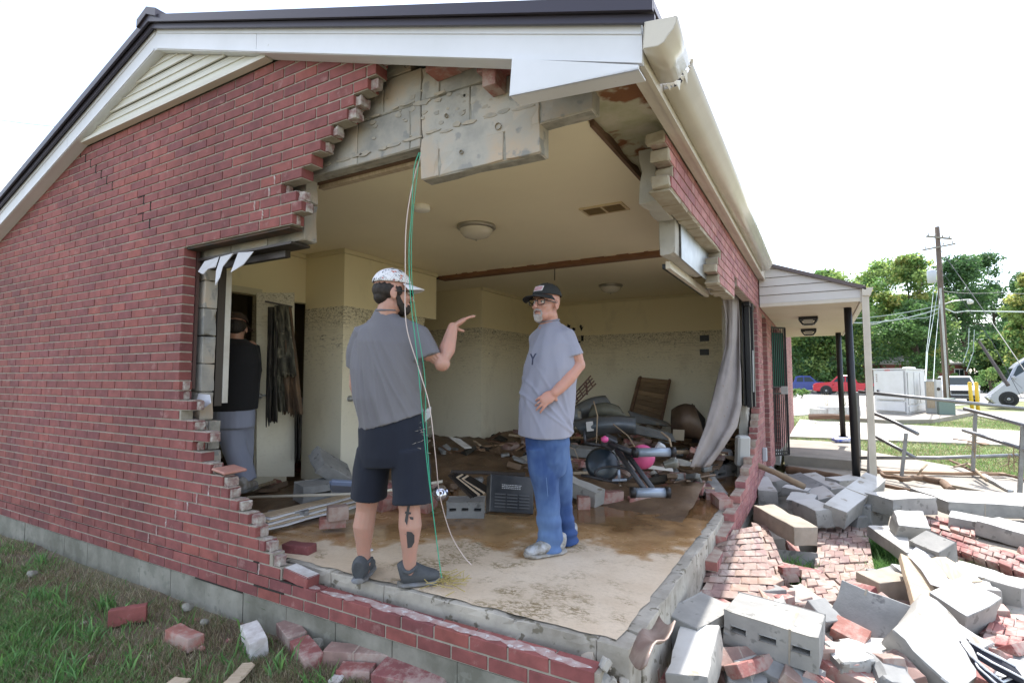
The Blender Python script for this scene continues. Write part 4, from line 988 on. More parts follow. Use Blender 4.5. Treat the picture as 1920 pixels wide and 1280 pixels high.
# ---------------------------------------------------------------- man in grey T-shirt and navy shorts, seen from behind
def man1():
    D = 2.90
    J = lambda u, v, d=0: dp(u, v, D+d)
    P = empty('person', (-2.10, 2.33, FZ), 'man seen from behind in white patterned cap, charcoal T-shirt and navy shorts, hand raised', 'person')
    R_ = _R.copy(); B_ = Vector((_F.x, _F.y, 0)).normalized()     # camera right / away
    hc = J(737, 552, .02); fwd = (R_*.93+B_*.38-Vector((0, 0, .03))).normalized(); Rm = frame(fwd)
    bl = Blob(); L = head(bl, hc, Rm, 1.0)
    bl.limb([(L(0, -.012, -.05), .058), (J(724, 592, .02), .060), (J(722, 612, .02), .075)])
    # torso, hips (hidden core)
    bl.loft([(J(722, 612, .03), .10, .08, R_), (J(726, 640, .03), .17, .10, R_), (J(724, 700, .03), .165, .11, R_), (J(727, 770, .03), .15, .11, R_), (J(735, 830, .03), .155, .11, R_), (J(738, 860, .03), .14, .10, R_)])
    # legs
    fl_ = dp(681, 1078, 2.97)
    bl.limb([(J(700, 860, .06), .085), (J(690, 925, .07), .066), (J(687, 955, .07), .056), (J(682, 985, .065), .059), (J(682, 1030, .07), .038), (J(684, 1058, .07), .031)])
    bl.limb([(J(772, 860, -.01), .088), (J(766, 925, -.03), .068), (J(768, 955, -.04), .057), (J(769, 985, -.045), .062), (J(768, 1035, -.045), .040), (J(768, 1070, -.04), .032)])
    bl.ell(J(683, 1068, .07), (.026, .036, .03)); bl.ell(J(769, 1072, -.04), (.025, .030, .026))
    # left arm hanging forward
    bl.limb([(J(682, 630, .05), .050), (J(671, 690, .09), .043), (J(668, 722, .12), .040), (J(680, 760, .22), .034), (J(700, 790, .27), .028)])
    hand(bl, J(700, 790, .27), J(712, 830, .30)-J(700, 790, .27), -R_, [(0, .5)]*4, 1, 1)
    # right arm raised
    el_ = J(829, 681, -.02); wr = J(849, 613, .10)
    bl.limb([(J(789, 632, .03), .056), (J(803, 660, .0), .050), (el_, .044), (J(838, 655, .04), .046), (J(845, 630, .08), .036), (wr, .028)])
    kn = J(869, 600, .14)
    hand(bl, wr, kn-wr, (Vector((0, 0, 1))*.75-R_*.45-B_*.1), [(.16, .05), (.05, .10), (-.05, .16), (-.18, .24)], .98, -1, thumb=(R_*.6-Vector((0, 0, 1))*.35+B_*.5))
    bl.bake('body', M_SKIN, P, .0045, 3)
    face_parts(P, hc, Rm, 1.0, 'full', M_HAIR, 'dark', True, CAP1, mat('cap_white', (.70, .69, .70), .8), hairback=True)
    # shirt
    sh = Blob()
    sh.loft([(J(727, 583, .02), .062, .058, R_), (J(724, 592, .02), .078, .066, R_), (J(725, 602, .02), .115, .078, R_), (J(727, 614, .02), .160, .092, R_), (J(728, 640, .02), .192, .115, R_), (J(724, 690, .02), .192, .130, R_), (J(724, 740, .02), .185, .140, R_), (J(731, 775, .02), .178, .140, R_), (J(735, 789, .02), .182, .142, R_)], 32)
    sh.loft([(J(698, 612, .03), .05, .05), (J(680, 624, .04), .062, .066), (J(672, 655, .06), .058, .062), (J(669, 688, .08), .056, .060)], 18)
    sh.loft([(J(762, 614, .03), .05, .05), (J(779, 628, .02), .066, .070), (J(790, 650, .0), .072, .072), (J(799, 672, -.01), .080, .076)], 18)
    dn = Vector((0, 0, 1))
    def fs(co, n):
        h = .020*mnoise.noise(Vector((co.dot(R_)*10+co.z*3.5, 0, co.z*.9)))+.009*mnoise.noise(Vector((co.dot(R_)*24+co.z*9, 3, co.z*2.5)))
        if n.dot(B_) < .35:
            z = co.z-FZ-1.1; x = (co-P.location).dot(R_)
            for (s0, sl, a, w_) in ((-.10, .16, .010, .010), (-.06, .22, .008, .009), (-.125, .05, .007, .009), (-.02, .34, .009, .011), (.03, .45, .007, .010), (.08, .55, .008, .012), (.13, .42, .006, .010), (-.155, -.05, .006, .01)):
                q = (x-s0+z*sl+.01*math.sin(z*9+s0*40)); h += a*math.exp(-(q/w_)**2)*max(0, min(1, (.30-z)*4))
        return co+Vector((n.x, n.y, n.z*.15))*h
    sh.bake('t_shirt', M_SHIRT1, P, .006, 5, fs)
    cl = Blob(); ring_ = [J(727, 583, .02)+R_*(.064*math.cos(a))+B_*(.060*math.sin(a))+dn*(.004+.006*math.sin(a)) for a in np.linspace(0, 6.2832, 25)]
    m = MB(); m.tube(ring_, .006, 6); m.build('collar', M_SHIRT1, P, smooth=True)
    # shorts
    so = Blob()
    so.loft([(J(735, 776, .02), .160, .125, R_), (J(736, 800, .02), .182, .138, R_), (J(737, 850, .02), .190, .140, R_), (J(738, 868, .02), .185, .13, R_)], 30)
    so.loft([(J(702, 840, .05), .095, .12, R_), (J(697, 880, .06), .100, .12, R_), (J(693, 915, .07), .098, .115, R_), (J(692, 932, .07), .099, .115, R_)], 24)
    so.loft([(J(768, 840, .0), .098, .12, R_), (J(772, 885, -.01), .104, .12, R_), (J(773, 925, -.03), .104, .115, R_), (J(773, 944, -.04), .106, .115, R_)], 24)
    so.bake('shorts', M_SHORTS, P, .006, 9, folds(.006, [(Vector((0, 0, 1)), 9, 1), (Vector((.6, 0, .8)), 16, .5)]))
    pt = MB()
    for k in range(26):      # mud splashes on the seat of the shorts
        p = J(790+random.gauss(0, 8), 815+random.gauss(0, 20), -.128); s = random.uniform(.003, .008)
        q = random.uniform(-1, 1)
        pt.prism([p, p+R_*s*3+dn*q*s*2, p+R_*s*3.2+dn*(q*s*2+s*.6)], -B_*.0012)
    pt.build('mud_splash', mat('dry_mud', (.24, .22, .19), 1), P)
    # shoes
    s1 = shoe(P, (fl_+B_*.18-R_*.015).xy.to_3d()+Vector((0, 0, FZ)), (fl_-B_*.085-R_*.005).xy.to_3d()+Vector((0, 0, FZ)), M_SHOE, M_SOLE, .052, .09)
    hl = dp(746, 1098, 2.85); te = dp(824, 1092, 2.93); s2 = shoe(P, te.xy.to_3d()+Vector((0, 0, FZ)), hl.xy.to_3d()+Vector((0, 0, FZ)), M_SHOE, M_SOLE, .052, .09)
    for (a, b) in (((684, 1050, .07), None), ((768, 1064, -.04), None)):
        c = J(*a); rg = [c+R_*(.037*math.cos(t))+B_*(.042*math.sin(t))+dn*(.010*math.cos(t*2)) for t in np.linspace(0, 6.2832, 19)]
        m = MB(); m.tube(rg, .010, 8); m.build('shoe_collar', M_SHOE, P, smooth=True)
    # tattoo on right calf
    tt = MB()
    def skinp(u, v): return J(u, v, -.045-.062)
    def patch(poly, nn=1):
        c = J(769, 985, -.045)
        pts = []
        for (u, v) in poly:
            x = (u-769)/D/ (FPX/D) ; off = (u-768.5)/346; r = .058 if v < 1005 else .050 if v < 1020 else .045
            dd = math.sqrt(max(.0001, r*r-off*off)); pts.append(J(u, v, -.045-dd-.0035))
        n = len(pts); tt.add(pts, [list(range(n))])
    patch([(764, 947), (769, 947), (763, 985), (760, 1002), (756, 1002), (759, 975)]); patch([(754, 966), (775, 969), (775, 974), (753, 971)]); patch([(760, 958), (771, 960), (770, 964), (759, 962)])
    patch([(757, 1000), (761, 996), (766, 996), (766, 1027), (760, 1025), (756, 1015)]); patch([(766, 996), (772, 997), (777, 1003), (777, 1016), (772, 1025), (766, 1027)])
    tt.build('tattoo', mat('tattoo_ink', (.055, .05, .05), .6), P)
CAP1 = None
def make_cap1():
    m = mat('cap_patterned', (.72, .71, .72), .8); t = m.node_tree; N = t.nodes; L = t.links; b = N['Principled BSDF']; tc = N.new('ShaderNodeTexCoord')
    n = N.new('ShaderNodeTexNoise'); n.inputs['Scale'].default_value = 26; n.inputs['Detail'].default_value = 2; L.new(tc.outputs['Object'], n.inputs[0])
    r = N.new('ShaderNodeValToRGB'); e = r.color_ramp.elements; r.color_ramp.interpolation = 'CONSTANT'
    e[0].position = 0; e[0].color = (.03, .03, .04, 1); e[1].position = .34; e[1].color = (.72, .71, .72, 1)
    for p, c in ((.60, (.03, .03, .03)), (.615, (.72, .71, .72)), (.65, (.55, .05, .03)), (.70, (.6, .35, .05))): q = e.new(p); q.color = (*c, 1)
    L.new(n.outputs['Fac'], r.inputs[0]); n2 = N.new('ShaderNodeTexNoise'); n2.inputs['Scale'].default_value = 60; n2.inputs['Detail'].default_value = 0; L.new(tc.outputs['Object'], n2.inputs[0])
    r2 = N.new('ShaderNodeMapRange'); r2.inputs[1].default_value = .49; r2.inputs[2].default_value = .51; L.new(n2.outputs['Fac'], r2.inputs[0])
    s = N.new('ShaderNodeMath'); s.operation = 'COMPARE'; s.inputs[1].default_value = .5; s.inputs[2].default_value = .014; L.new(n2.outputs['Fac'], s.inputs[0])
    x = N.new('ShaderNodeMix'); x.data_type = 'RGBA'; L.new(s.outputs[0], x.inputs[0]); L.new(r.outputs[0], x.inputs[6]); x.inputs[7].default_value = (.05, .05, .07, 1)
    L.new(x.outputs[2], b.inputs['Base Color']); return m
CAP1 = make_cap1()
man1()
# ---------------------------------------------------------------- man in light grey T-shirt and jeans
def man2():
    D = 3.40; k_ = 1
    J = lambda u, v, d=0: dp(u, v, D+d)
    P = empty('person', (-1.52, 3.05, FZ), 'bearded man in a black cap, glasses, light grey T-shirt and blue jeans, hand on hip', 'person')
    R_ = _R.copy(); B_ = Vector((_F.x, _F.y, 0)).normalized(); Z = Vector((0, 0, 1))
    hc = J(1024, 572, 0); fwd = (-R_*.66-B_*.75+Z*.02).normalized(); Rm = frame(fwd)
    bl = Blob(); L = head(bl, hc, Rm, 1.0, 1.08)
    bl.limb([(L(0, -.018, -.055), .060), (J(1030, 606, .03), .062), (J(1032, 622, .03), .08)])
    S_ = (-R_*.88-B_*.47)          # chest direction
    T_ = S_.cross(Z).normalized()  # his left-right
    bl.loft([(J(1034, 625, .04), .12, .08, T_), (J(1034, 660, .04), .16, .11, T_), (J(1030, 720, .04), .15, .13, T_), (J(1026, 780, .04), .15, .13, T_), (J(1028, 830, .04), .14, .11, T_)])
    bl.limb([(J(1020, 840, -.02), .07), (J(1026, 930, -.01), .05), (J(1031, 1015, .0), .04)]); bl.limb([(J(1040, 840, .05), .07), (J(1053, 930, .13), .045), (J(1061, 1005, .18), .038)])
    # near (his left) arm: shoulder, elbow back, wrist on hip
    el_ = J(1084, 684, -.08); wr = J(1040, 736, -.19)
    bl.limb([(J(1062, 636, -.06), .058), (J(1076, 662, -.08), .052), (el_, .046), (J(1066, 708, -.13), .045), (J(1050, 727, -.17), .035), (wr, .029)])
    kn = J(1018, 752, -.205)
    hand(bl, wr, kn-wr, (-B_*.9+Z*.3), [(.20, .35), (.05, .42), (-.08, .5), (-.2, .6)], 1.0, -1, thumb=(R_*.30-Z*.2+B_*.9))
    # far arm
    bl.limb([(J(1010, 636, .20), .052), (J(1018, 690, .28), .044), (J(1034, 735, .22), .032)])
    bl.bake('body', M_SKIN2, P, .0045, 3)
    K = face_parts(P, hc, Rm, 1.0, 'goatee', mat('eyebrow_brown', (.10, .07, .05), .8), 'full', True, mat('cap_black', (.018, .020, .022), .85, (.026, .028, .03), 12, bump=.002), None)
    # patch on the cap front
    pm = MB(); pm.grid([[Vector(hc)+Rm @ Vector((x, .0985-.010-abs(x)*.18-(z-.085)*.62, z)) for x in np.linspace(-.034, .034, 7)] for z in (.078, .094, .112)], 0)
    pp = pm.build('cap_patch', mat('patch_white', (.62, .60, .62), .8), K, thick=.003)
    pm = MB(); pm.grid([[Vector(hc)+Rm @ Vector((x, .1015-.010-abs(x)*.18-(z-.085)*.62, z)) for x in np.linspace(-.028, .028, 7)] for z in (.083, .094, .107)], 0)
    pm.build('patch_flag', mat('patch_red', (.45, .16, .20), .8, (.55, .42, .46), 60, stretch=(.3, .3, 3)), pp, thick=.003)
    sh = Blob()
    sh.loft([(J(1029, 603, .03), .066, .064, T_), (J(1031, 613, .03), .10, .075, T_), (J(1032, 628, .03), .155, .092, T_), (J(1034, 650, .02), .185, .125, T_), (J(1032, 690, .0), .185, .155, T_), (J(1028, 730, .0), .180, .172, T_), (J(1024, 770, .0), .180, .172, T_), (J(1022, 800, .0), .182, .165, T_), (J(1022, 815, .0), .183, .163, T_)], 32)
    sh.loft([(J(1046, 618, .0), .05, .05), (J(1060, 632, -.05), .072, .072), (J(1069, 652, -.075), .068, .072), (J(1074, 668, -.08), .070, .076)], 18)
    sh.loft([(J(1020, 622, .12), .05, .05), (J(1010, 636, .20), .068, .07), (J(1014, 672, .25), .066, .068)], 18)
    def fs(co, n):
        z = co.z-FZ; x = (co-P.location).dot(R_)
        e_ = 0
        for (s0, sl, a, w_) in ((.02, .9, .008, .012), (-.05, 1.3, .007, .012), (.09, .6, .008, .012), (-.10, .5, .006, .012), (.13, .25, .007, .010)):
            q = (x-s0+(z-.95)*sl); e_ += a*math.exp(-(q/w_)**2)*math.exp(-((z-.95)/.22)**2)
        h = e_+.014*mnoise.noise(Vector((co.dot(T_)*9+co.z*6, co.dot(S_)*5, co.z*2)))+.008*mnoise.noise(Vector((co.x*18, co.y*18, co.z*7)))
        return co+Vector((n.x, n.y, n.z*.15))*h
    sh.bake('t_shirt', M_SHIRT2, P, .006, 5, fs)
    rg = [J(1029, 603, .03)+T_*(.066*math.cos(a))+S_*(.066*math.sin(a))+Z*(.004-.010*math.sin(a)) for a in np.linspace(0, 6.2832, 25)]
    m = MB(); m.tube(rg, .006, 6); m.build('collar', mat('collar_grey', (.22, .22, .27), .9), P, smooth=True)
    # letter on the chest
    lt = MB()
    def cp(u, v): 
        return J(u, v, -.1)
    o = bpy.data.curves.new('Y', 'FONT'); o.body = 'Y'; o.size = .10; o.extrude = .002
    tob = bpy.data.objects.new('shirt_letter', o); COL.objects.link(tob); dg = bpy.context.evaluated_depsgraph_get(); me = bpy.data.meshes.new_from_object(tob.evaluated_get(dg)); bpy.data.objects.remove(tob)
    me.materials.clear(); me.materials.append(mat('print_dark', (.045, .05, .09), .8)); tob = bpy.data.objects.new('shirt_letter', me); COL.objects.link(tob)
    c = J(992, 684, -.145); nrm = (-R_*.80-B_*.60+Z*.12).normalized(); xr = Z.cross(nrm).normalized(); ur = nrm.cross(xr); Mx = Matrix((xr, ur, nrm)).transposed().to_4x4(); Mx.translation = c
    me.transform(Mx); tob.parent = P; tob.matrix_parent_inverse = Matrix.Translation(-Vector(P.location))
    # jeans
    je = Blob()
    je.loft([(J(1024, 805, .0), .150, .13, T_), (J(1026, 830, .0), .152, .133, T_), (J(1027, 858, .0), .138, .125, T_), (J(1030, 885, .02), .112, .11, T_)], 28)
    je.loft([(J(1016, 835, -.03), .100, .115), (J(1020, 880, -.03), .096, .105), (J(1026, 930, -.01), .080, .085), (J(1029, 975, .0), .076, .082), (J(1031, 1010, .0), .078, .082), (J(1030, 1030, .0), .084, .085)], 24)
    je.loft([(J(1040, 835, .05), .095, .10), (J(1048, 880, .09), .085, .09), (J(1054, 940, .14), .070, .075), (J(1060, 985, .17), .068, .07), (J(1062, 1016, .18), .074, .075)], 24)
    def fj(co, n):
        low = max(0, 1-(co.z-FZ)/.35)
        h = .010*mnoise.noise(Vector((co.x*11, co.y*11, co.z*6)))+low*.026*mnoise.noise(Vector((co.x*5, co.y*5, co.z*22)))
        return co+Vector((n.x, n.y, n.z*.15))*h
    je.bake('jeans', denim2(P), P, .0055, 9, fj)
    sm_ = MB(); sm_.tube([J(u, v, -.03-.094+.0006*abs(v-900)*.1) for u, v in ((1022, 832), (1023, 880), (1027, 930))], .0022, 5); sm_.build('jeans_seam', mat('denim_seam', (.10, .17, .32), .9), P)
    a = dp(1060, 1040, 3.42); b = dp(984, 1047, 3.30); shoe(P, b.xy.to_3d()+Vector((0, 0, FZ)), a.xy.to_3d()+Vector((0, 0, FZ)), M_SHOEL, M_SOLEL, .05, .085)
    a = dp(1080, 1022, 3.66); b = dp(1010, 1030, 3.50); shoe(P, b.xy.to_3d()+Vector((0, 0, FZ)), a.xy.to_3d()+Vector((0, 0, FZ)), M_SHOEL, M_SOLEL)
    rg = MB(); rg.lathe(J(1008, 757, -.215), [(.009, -.002), (.011, 0), (.009, .002)], 12); rg.build('ring', M_GALV, P)
def denim2(P):
    return mat('denim_worn', (.028, .065, .19), .9, (.13, .22, .40), 3.0, bump=.006, bump_scale=14, stretch=(1, 1, .5), detail=4)
man2()
# ---------------------------------------------------------------- third person in the doorway
def man3():
    D = 4.62
    J = lambda u, v, d=0: dp(u, v, D+d)
    P = empty('person', (J(445, 900).x, J(445, 900).y, .34), 'person with dark cap, black jacket and grey sweatpants, back turned in the dark doorway', 'person')
    R_ = _R.copy(); B_ = Vector((_F.x, _F.y, 0)).normalized()
    hc = J(443, 617, 0); Rm = frame((-R_*.3+B_*.9-Vector((0, 0, .25))).normalized())
    bl = Blob(); L = head(bl, hc, Rm, 1.05)
    bl.limb([(L(0, -.01, -.05), .06), (J(442, 640), .065)])
    bl.loft([(J(440, 650), .16, .1, R_), (J(440, 700), .17, .11, R_), (J(440, 760), .15, .11, R_), (J(440, 800), .14, .1, R_)])
    bl.limb([(J(430, 800, .02), .08), (J(450, 860, .03), .06), (J(462, 908, .03), .04)]); bl.limb([(J(452, 800, .1), .08), (J(452, 860, .16), .06), (J(448, 905, .2), .04)])
    bl.limb([(J(412, 650, 0), .055), (J(405, 700, .05), .045), (J(412, 745, .15), .035)]); bl.limb([(J(470, 650, .05), .055), (J(476, 695, .12), .045), (J(474, 735, .25), .033)])
    hand(bl, J(474, 735, .25), -Vector((0, 0, 1)), R_, [(0, .3)]*4, 1, 1)
    bl.bake('body', M_SKIN3, P, .009, 2)
    face_parts(P, hc, Rm, 1.05, None, M_HAIR, None, True, mat('cap_brown', (.05, .03, .02), .9), None, hairback=True, eyes=False)
    j = Blob(); j.loft([(J(441, 634), .08, .08, R_), (J(440, 645), .19, .12, R_), (J(438, 680), .23, .16, R_), (J(437, 730), .22, .17, R_), (J(438, 768), .20, .15, R_)], 26)
    j.loft([(J(413, 648), .08, .08), (J(404, 700, .04), .07, .07), (J(412, 738, .14), .05, .05)], 16); j.loft([(J(468, 650, .05), .08, .08), (J(477, 695, .12), .07, .07), (J(474, 728, .22), .05, .05)], 16)
    j.bake('jacket', M_JACKET, P, .009, 4, folds(.012, [(Vector((0, 0, 1)), 8, 1)]))
    s = Blob(); s.loft([(J(438, 760), .17, .14, R_), (J(438, 800), .175, .14, R_)], 24)
    s.loft([(J(430, 790, .0), .12, .12), (J(440, 840, .02), .105, .105), (J(455, 880, .03), .09, .09), (J(461, 902, .03), .085, .085)], 20)
    s.loft([(J(450, 790, .08), .12, .12), (J(452, 850, .15), .10, .10), (J(450, 900, .2), .085, .085)], 20)
    s.bake('sweatpants', M_SWEAT, P, .009, 4, folds(.014, [(Vector((.3, 0, 1)).normalized(), 9, 1)]))
    c = J(464, 910, .03); shoe(P, (c+B_*.14).xy.to_3d()+Vector((0, 0, c.z-.05)), (c-B_*.13).xy.to_3d()+Vector((0, 0, c.z-.05)), M_SOLEL, M_SOLE)
    c = J(448, 903, .2); shoe(P, (c+B_*.14).xy.to_3d()+Vector((0, 0, c.z-.05)), (c-B_*.13).xy.to_3d()+Vector((0, 0, c.z-.05)), M_SOLEL, M_SOLE)
man3()
# ================================================================== porch, railings and the street side
def porch():
    P = empty('porch_canopy', (0, 9.5, -.1), 'side porch canopy with cream siding, dark posts and a downspout, left of the railings', 'porch')
    Y0, Y1 = 7.42, 13.2; xl, xr = -.63, .44; zb = 2.20
    def ztop(x): return 2.76-(x-xl)/(xr-xl)*.40
    sd = MB(); n = 4
    zs = [zb+.045, zb+.15, zb+.26, zb+.37, zb+.48, zb+.60]
    for k in range(5):
        a, b = zs[k], zs[k+1]-.006
        xa = min(xr, xl+(2.76-a)/.40*(xr-xl)); xb = min(xr, xl+(2.76-b)/.40*(xr-xl))
        if xa <= xl+.02: continue
        xb = max(xb, xl+.001)
        sd.prism([(xl, Y0-.012, a), (xa, Y0-.012, a), (xb, Y0, b), (xl, Y0, b)], (0, .02, 0))
    sd.build('siding', mat('porch_siding', (.58, .55, .52), .55, (.54, .51, .47), 3), P)
    MB().box(xl+.001, xr, Y0-.016, Y0+.02, zb, zb+.043).build('porch_beam', M_CREAM, P)
    MB().prism([(xl, Y0-.05, ztop(xl)-.01), (xr+.06, Y0-.05, ztop(xr+.06)-.01), (xr+.06, Y0-.05, ztop(xr+.06)+.035), (xl, Y0-.05, ztop(xl)+.035)], (0, Y1-Y0+.1, 0)).build('porch_roof', mat('porch_roof_brown', (.10, .075, .07), .5), P)
    MB().box(xl, xr-.002, Y0+.021, Y1, zb+.005, zb+.02).build('porch_ceiling', mat('porch_ceiling', (.62, .54, .42), .7, (.58, .50, .38), 1), P)
    MB().box(xr, xr+.02, Y0-.01, Y1, zb-.01, zb+.20).build('porch_fascia', M_CREAM, P)
    gt = MB(); gt.prism([(xr+.02, Y0-.05, ztop(xr)-.10), (xr+.10, Y0-.05, ztop(xr)-.10), (xr+.13, Y0-.05, ztop(xr)-.01), (xr+.02, Y0-.05, ztop(xr)-.01)], (0, Y1-Y0, 0)); gt.build('porch_gutter', M_CREAM, P)
    ds = MB(); x0, x1 = xr+.015, xr+.085; ds.box(x0, x1, Y0-.03, Y0+.03, .02, ztop(xr)-.101)
    for q in (.02, .035, .05): ds.box(x0+q, x0+q+.004, Y0-.033, Y0-.0305, .05, ztop(xr)-.12)
    ds.tube([(xr+.05, Y0, .04), (xr+.052, Y0, -.03), (xr+.08, Y0-.01, -.09), (xr+.17, Y0-.03, -.125), (xr+.30, Y0-.06, -.13)], .036, 8); ds.build('downspout', M_CREAM, P)
    for (uu, vt, ub, vb, y, r) in ((1589, 572, 1606, 895, 8.05, .045), (1571, 612, 1581, 818, 12.4, .05)):
        a = at(uu, vt, 'y', y); b = at(ub, vb, 'y', y); b.z = max(b.z, -.16); a.z = zb+.004
        mb = MB(); mb.tube([b, a], r, 12); o = mb.build('porch_post', M_BLACK, P, smooth=True)
        MB().box(b.x-.08, b.x+.08, b.y-.08, b.y+.08, b.z-.01, b.z+.012).build('base_plate', M_BLACK, o)
    for (u, v, y) in ((1515, 585, 9.0), (1516, 612, 11.2)):
        p = at(u, v, 'y', y); s = .095; f_ = MB()
        z1 = zb; z0 = z1-.105
        for (a, b) in (((-1, -1), (1, -1)), ((1, -1), (1, 1)), ((1, 1), (-1, 1)), ((-1, 1), (-1, -1))):
            f_.tube([(p.x+a[0]*s*1.25, p.y+a[1]*s*1.25, z1-.03), (p.x+b[0]*s*1.25, p.y+b[1]*s*1.25, z1-.03)], .012, 4); f_.tube([(p.x+a[0]*s*.7, p.y+a[1]*s*.7, z0), (p.x+b[0]*s*.7, p.y+b[1]*s*.7, z0)], .010, 4)
            f_.tube([(p.x+a[0]*s*1.25, p.y+a[1]*s*1.25, z1-.03), (p.x+a[0]*s*.7, p.y+a[1]*s*.7, z0)], .010, 4)
        f_.box(p.x-s*1.3, p.x+s*1.3, p.y-s*1.3, p.y+s*1.3, z1-.02, z1+.003)
        F_ = f_.build('porch_lantern', M_BLACK, P)
        g_ = MB(); g_.prism([(p.x-s*.65, p.y-s*.65, z0+.005), (p.x+s*.65, p.y-s*.65, z0+.005), (p.x+s*.65, p.y+s*.65, z0+.005), (p.x-s*.65, p.y+s*.65, z0+.005)], (0, 0, .065)); g_.build('lantern_glass', mat('lamp_glass', (.6, .57, .5), .3), F_)
porch()
def secdoor():
    # outward-swung barred door
    y = 9.25; a = Vector((XW-.02, y, .12)); e = at(1474, 700, 'y', y+.25); b = Vector((e.x, y+.25, .12)); d = (b-a); Hh = 1.98
    P = empty('security_door', a, 'black barred security door swung open against the brick side wall', 'door')
    f_ = MB()
    for t in (0, 1): f_.tube([a+d*t, a+d*t+Vector((0, 0, Hh))], .022, 4)
    for z in (0, .05, .95, 1.05, Hh): f_.tube([a+Vector((0, 0, z)), b+Vector((0, 0, z))], .016, 4)
    f_.build('door_frame', M_BLACK, P)
    for k in range(1, 8):
        q = MB(); q.tube([a+d*(k/8), a+d*(k/8)+Vector((0, 0, Hh))], .008, 5); q.build('bar', M_BLACK, P)
    lk = MB(); lk.box(-.05, .05, -.04, .04, -.06, .06, T=Matrix.Translation(a+d*.85+Vector((0, -.03, 1.0)))); lk.build('lock', M_GALV, P)
    gm = MB(); gm.prism([a+d*.15+Vector((0, .01, 1.05)), a+d*.9+Vector((0, .01, 1.05)), a+d*.9+Vector((0, .01, 1.9)), a+d*.15+Vector((0, .01, 1.9))], (0, .004, 0)); gm.build('screen_panel', mat('green_glass', (.01, .10, .06), .2), P)
secdoor()
# outdoor handrails of grey pipe
M_RAIL = mat('rail_grey', (.27, .275, .275), .45, (.20, .20, .20), 9, metal=.6)
def rail(name, label, posts, rails, r=.021):
    p0 = Vector(posts[0][1]); P = empty(name, p0, label, 'railing', 'metal handrails along the side ramp')
    for (a, b) in posts: q = MB(); q.tube([a, b], r*1.15, 4); q.build('post', M_RAIL, P)
    for pts in rails: q = MB(); q.tube(pts, r, 10); q.build('rail', M_RAIL, P, smooth=True)
def A(u, v, D): return dp(u, v, D)
rail('handrail', 'bent grey pipe handrail sloping down from the porch downspout', [(A(1632, 772, 8.3), A(1628, 895, 8.3)), (A(1699, 812, 7.6), A(1688, 915, 7.6))],
     [[A(1629, 771, 8.35), A(1665, 785, 8.0), A(1721, 813, 7.4)], [A(1633, 813, 8.3), A(1716, 858, 7.5)]], .026)
rail('handrail', 'right hand grey pipe handrail with two posts tied with debris', [(A(1829, 772, 7.6), A(1824, 882, 7.6)), (A(1918, 798, 6.6), A(1912, 925, 6.6))],
     [[A(1808, 766, 7.7), A(1860, 779, 7.3), A(1930, 800, 6.5)], [A(1806, 806, 7.7), A(1930, 845, 6.5)]], .026)
rail('handrail', 'long dark grey rail running across behind the nearer railings', [(A(1608, 735, 9.2), A(1612, 868, 9.2))],
     [[A(1609, 734, 9.2), A(1750, 748, 8.6), A(1950, 769, 7.9)], [A(1612, 858, 8.9), A(1760, 858, 8.3), A(1909, 853, 7.9)]], .027)
# ------------------------------------------------------------------ street furniture and vehicles
def gat(u, D, z=-.30): d = ray(u, 700); p = CO+d*(D/1.0); return Vector((p.x, p.y, z))
def boxes(name, label, cat, u0, u1, v0, v1, D, depth, m, zg=-.15, ang=0, extra=None):
    a = dp(u0, v1, D); b = dp(u1, v1, D); zt_ = dp((u0+u1)/2, v0, D).z; w_ = (b-a).xy.length; c = (a+b)/2
    P = empty(name, (c.x, c.y, zg), label, cat); r = (b-a).xy.normalized(); R2 = Matrix.Rotation(math.atan2(r.y, r.x)+ang, 4, 'Z'); T = Matrix.Translation((c.x, c.y, zg)) @ R2
    return P, T, w_, zt_-zg
# big white cabinet, set on the pad by its three visible base corners
def raz(u): d = ray(u, 700); return math.atan2(d.y, d.x)
def gpt(u, v, z=-.15): p = at(u, v, 'z', z); return Vector((p.x, p.y, z))
M_CAB = mat('cabinet_white', (.60, .60, .60), .45, (.55, .55, .54), 3)
c0, c1, c2 = gpt(1641, 773), gpt(1702, 777), gpt(1737, 769)
P = empty('utility_cabinet', c1, 'large white metal utility cabinet standing on the concrete pad', 'cabinet')
ex = (c0-c1); ey = (c2-c1); hC = dp(1702, 692, (c1-CO).dot(Vector((_F.x, _F.y, 0)).normalized())).z+.15; ZV = Vector((0, 0, 1))
def cab(o, a0, a1, b0, b1, z0, z1, mm, nm, par, bev=.006):
    q = MB(); pts = [c1+ex*a+ey*b_ for a, b_ in ((a0, b0), (a1, b0), (a1, b1), (a0, b1))]; q.prism([p+ZV*z0 for p in pts], ZV*(z1-z0)); return q.build(nm, mm, par, bevel=bev)
cab(0, 0, 1, 0, 1, .06, hC, M_CAB, 'cabinet_body', P, .01); cab(0, .02, .98, .02, .98, 0, .06, M_CAB, 'cabinet_base', P); cab(0, -.02, 1.02, -.02, 1.02, hC, hC+.04, M_CAB, 'cabinet_roof', P)
cab(0, .06, .94, -.03, -.002, .58, hC-.06, M_CAB, 'cabinet_door', P); cab(0, .06, .94, -.03, -.002, .12, .50, M_CAB, 'lower_panel', P)
for k in range(3): cab(0, -.03, -.002, .05+k*.31, .05+k*.31+.27, .40, hC-.12, M_CAB, 'side_panel', P)
cab(0, -.03, -.002, .06, .94, .10, .32, M_CAB, 'side_panel', P)
cab(0, .84, .88, -.05, -.031, .85, .97, M_DARKM, 'handle', P, .002); cab(0, .45, .62, -.032, -.0305, hC-.05, hC-.025, mat('sticker_red', (.6, .05, .04), .5), 'red_sticker', P, 0)
for k in range(4): cab(0, .86, .90, -.0325, -.0305, hC-.24-.09*k, hC-.19-.09*k, mat('label_grey', (.3, .25, .22), .6), 'small_label', P, 0)
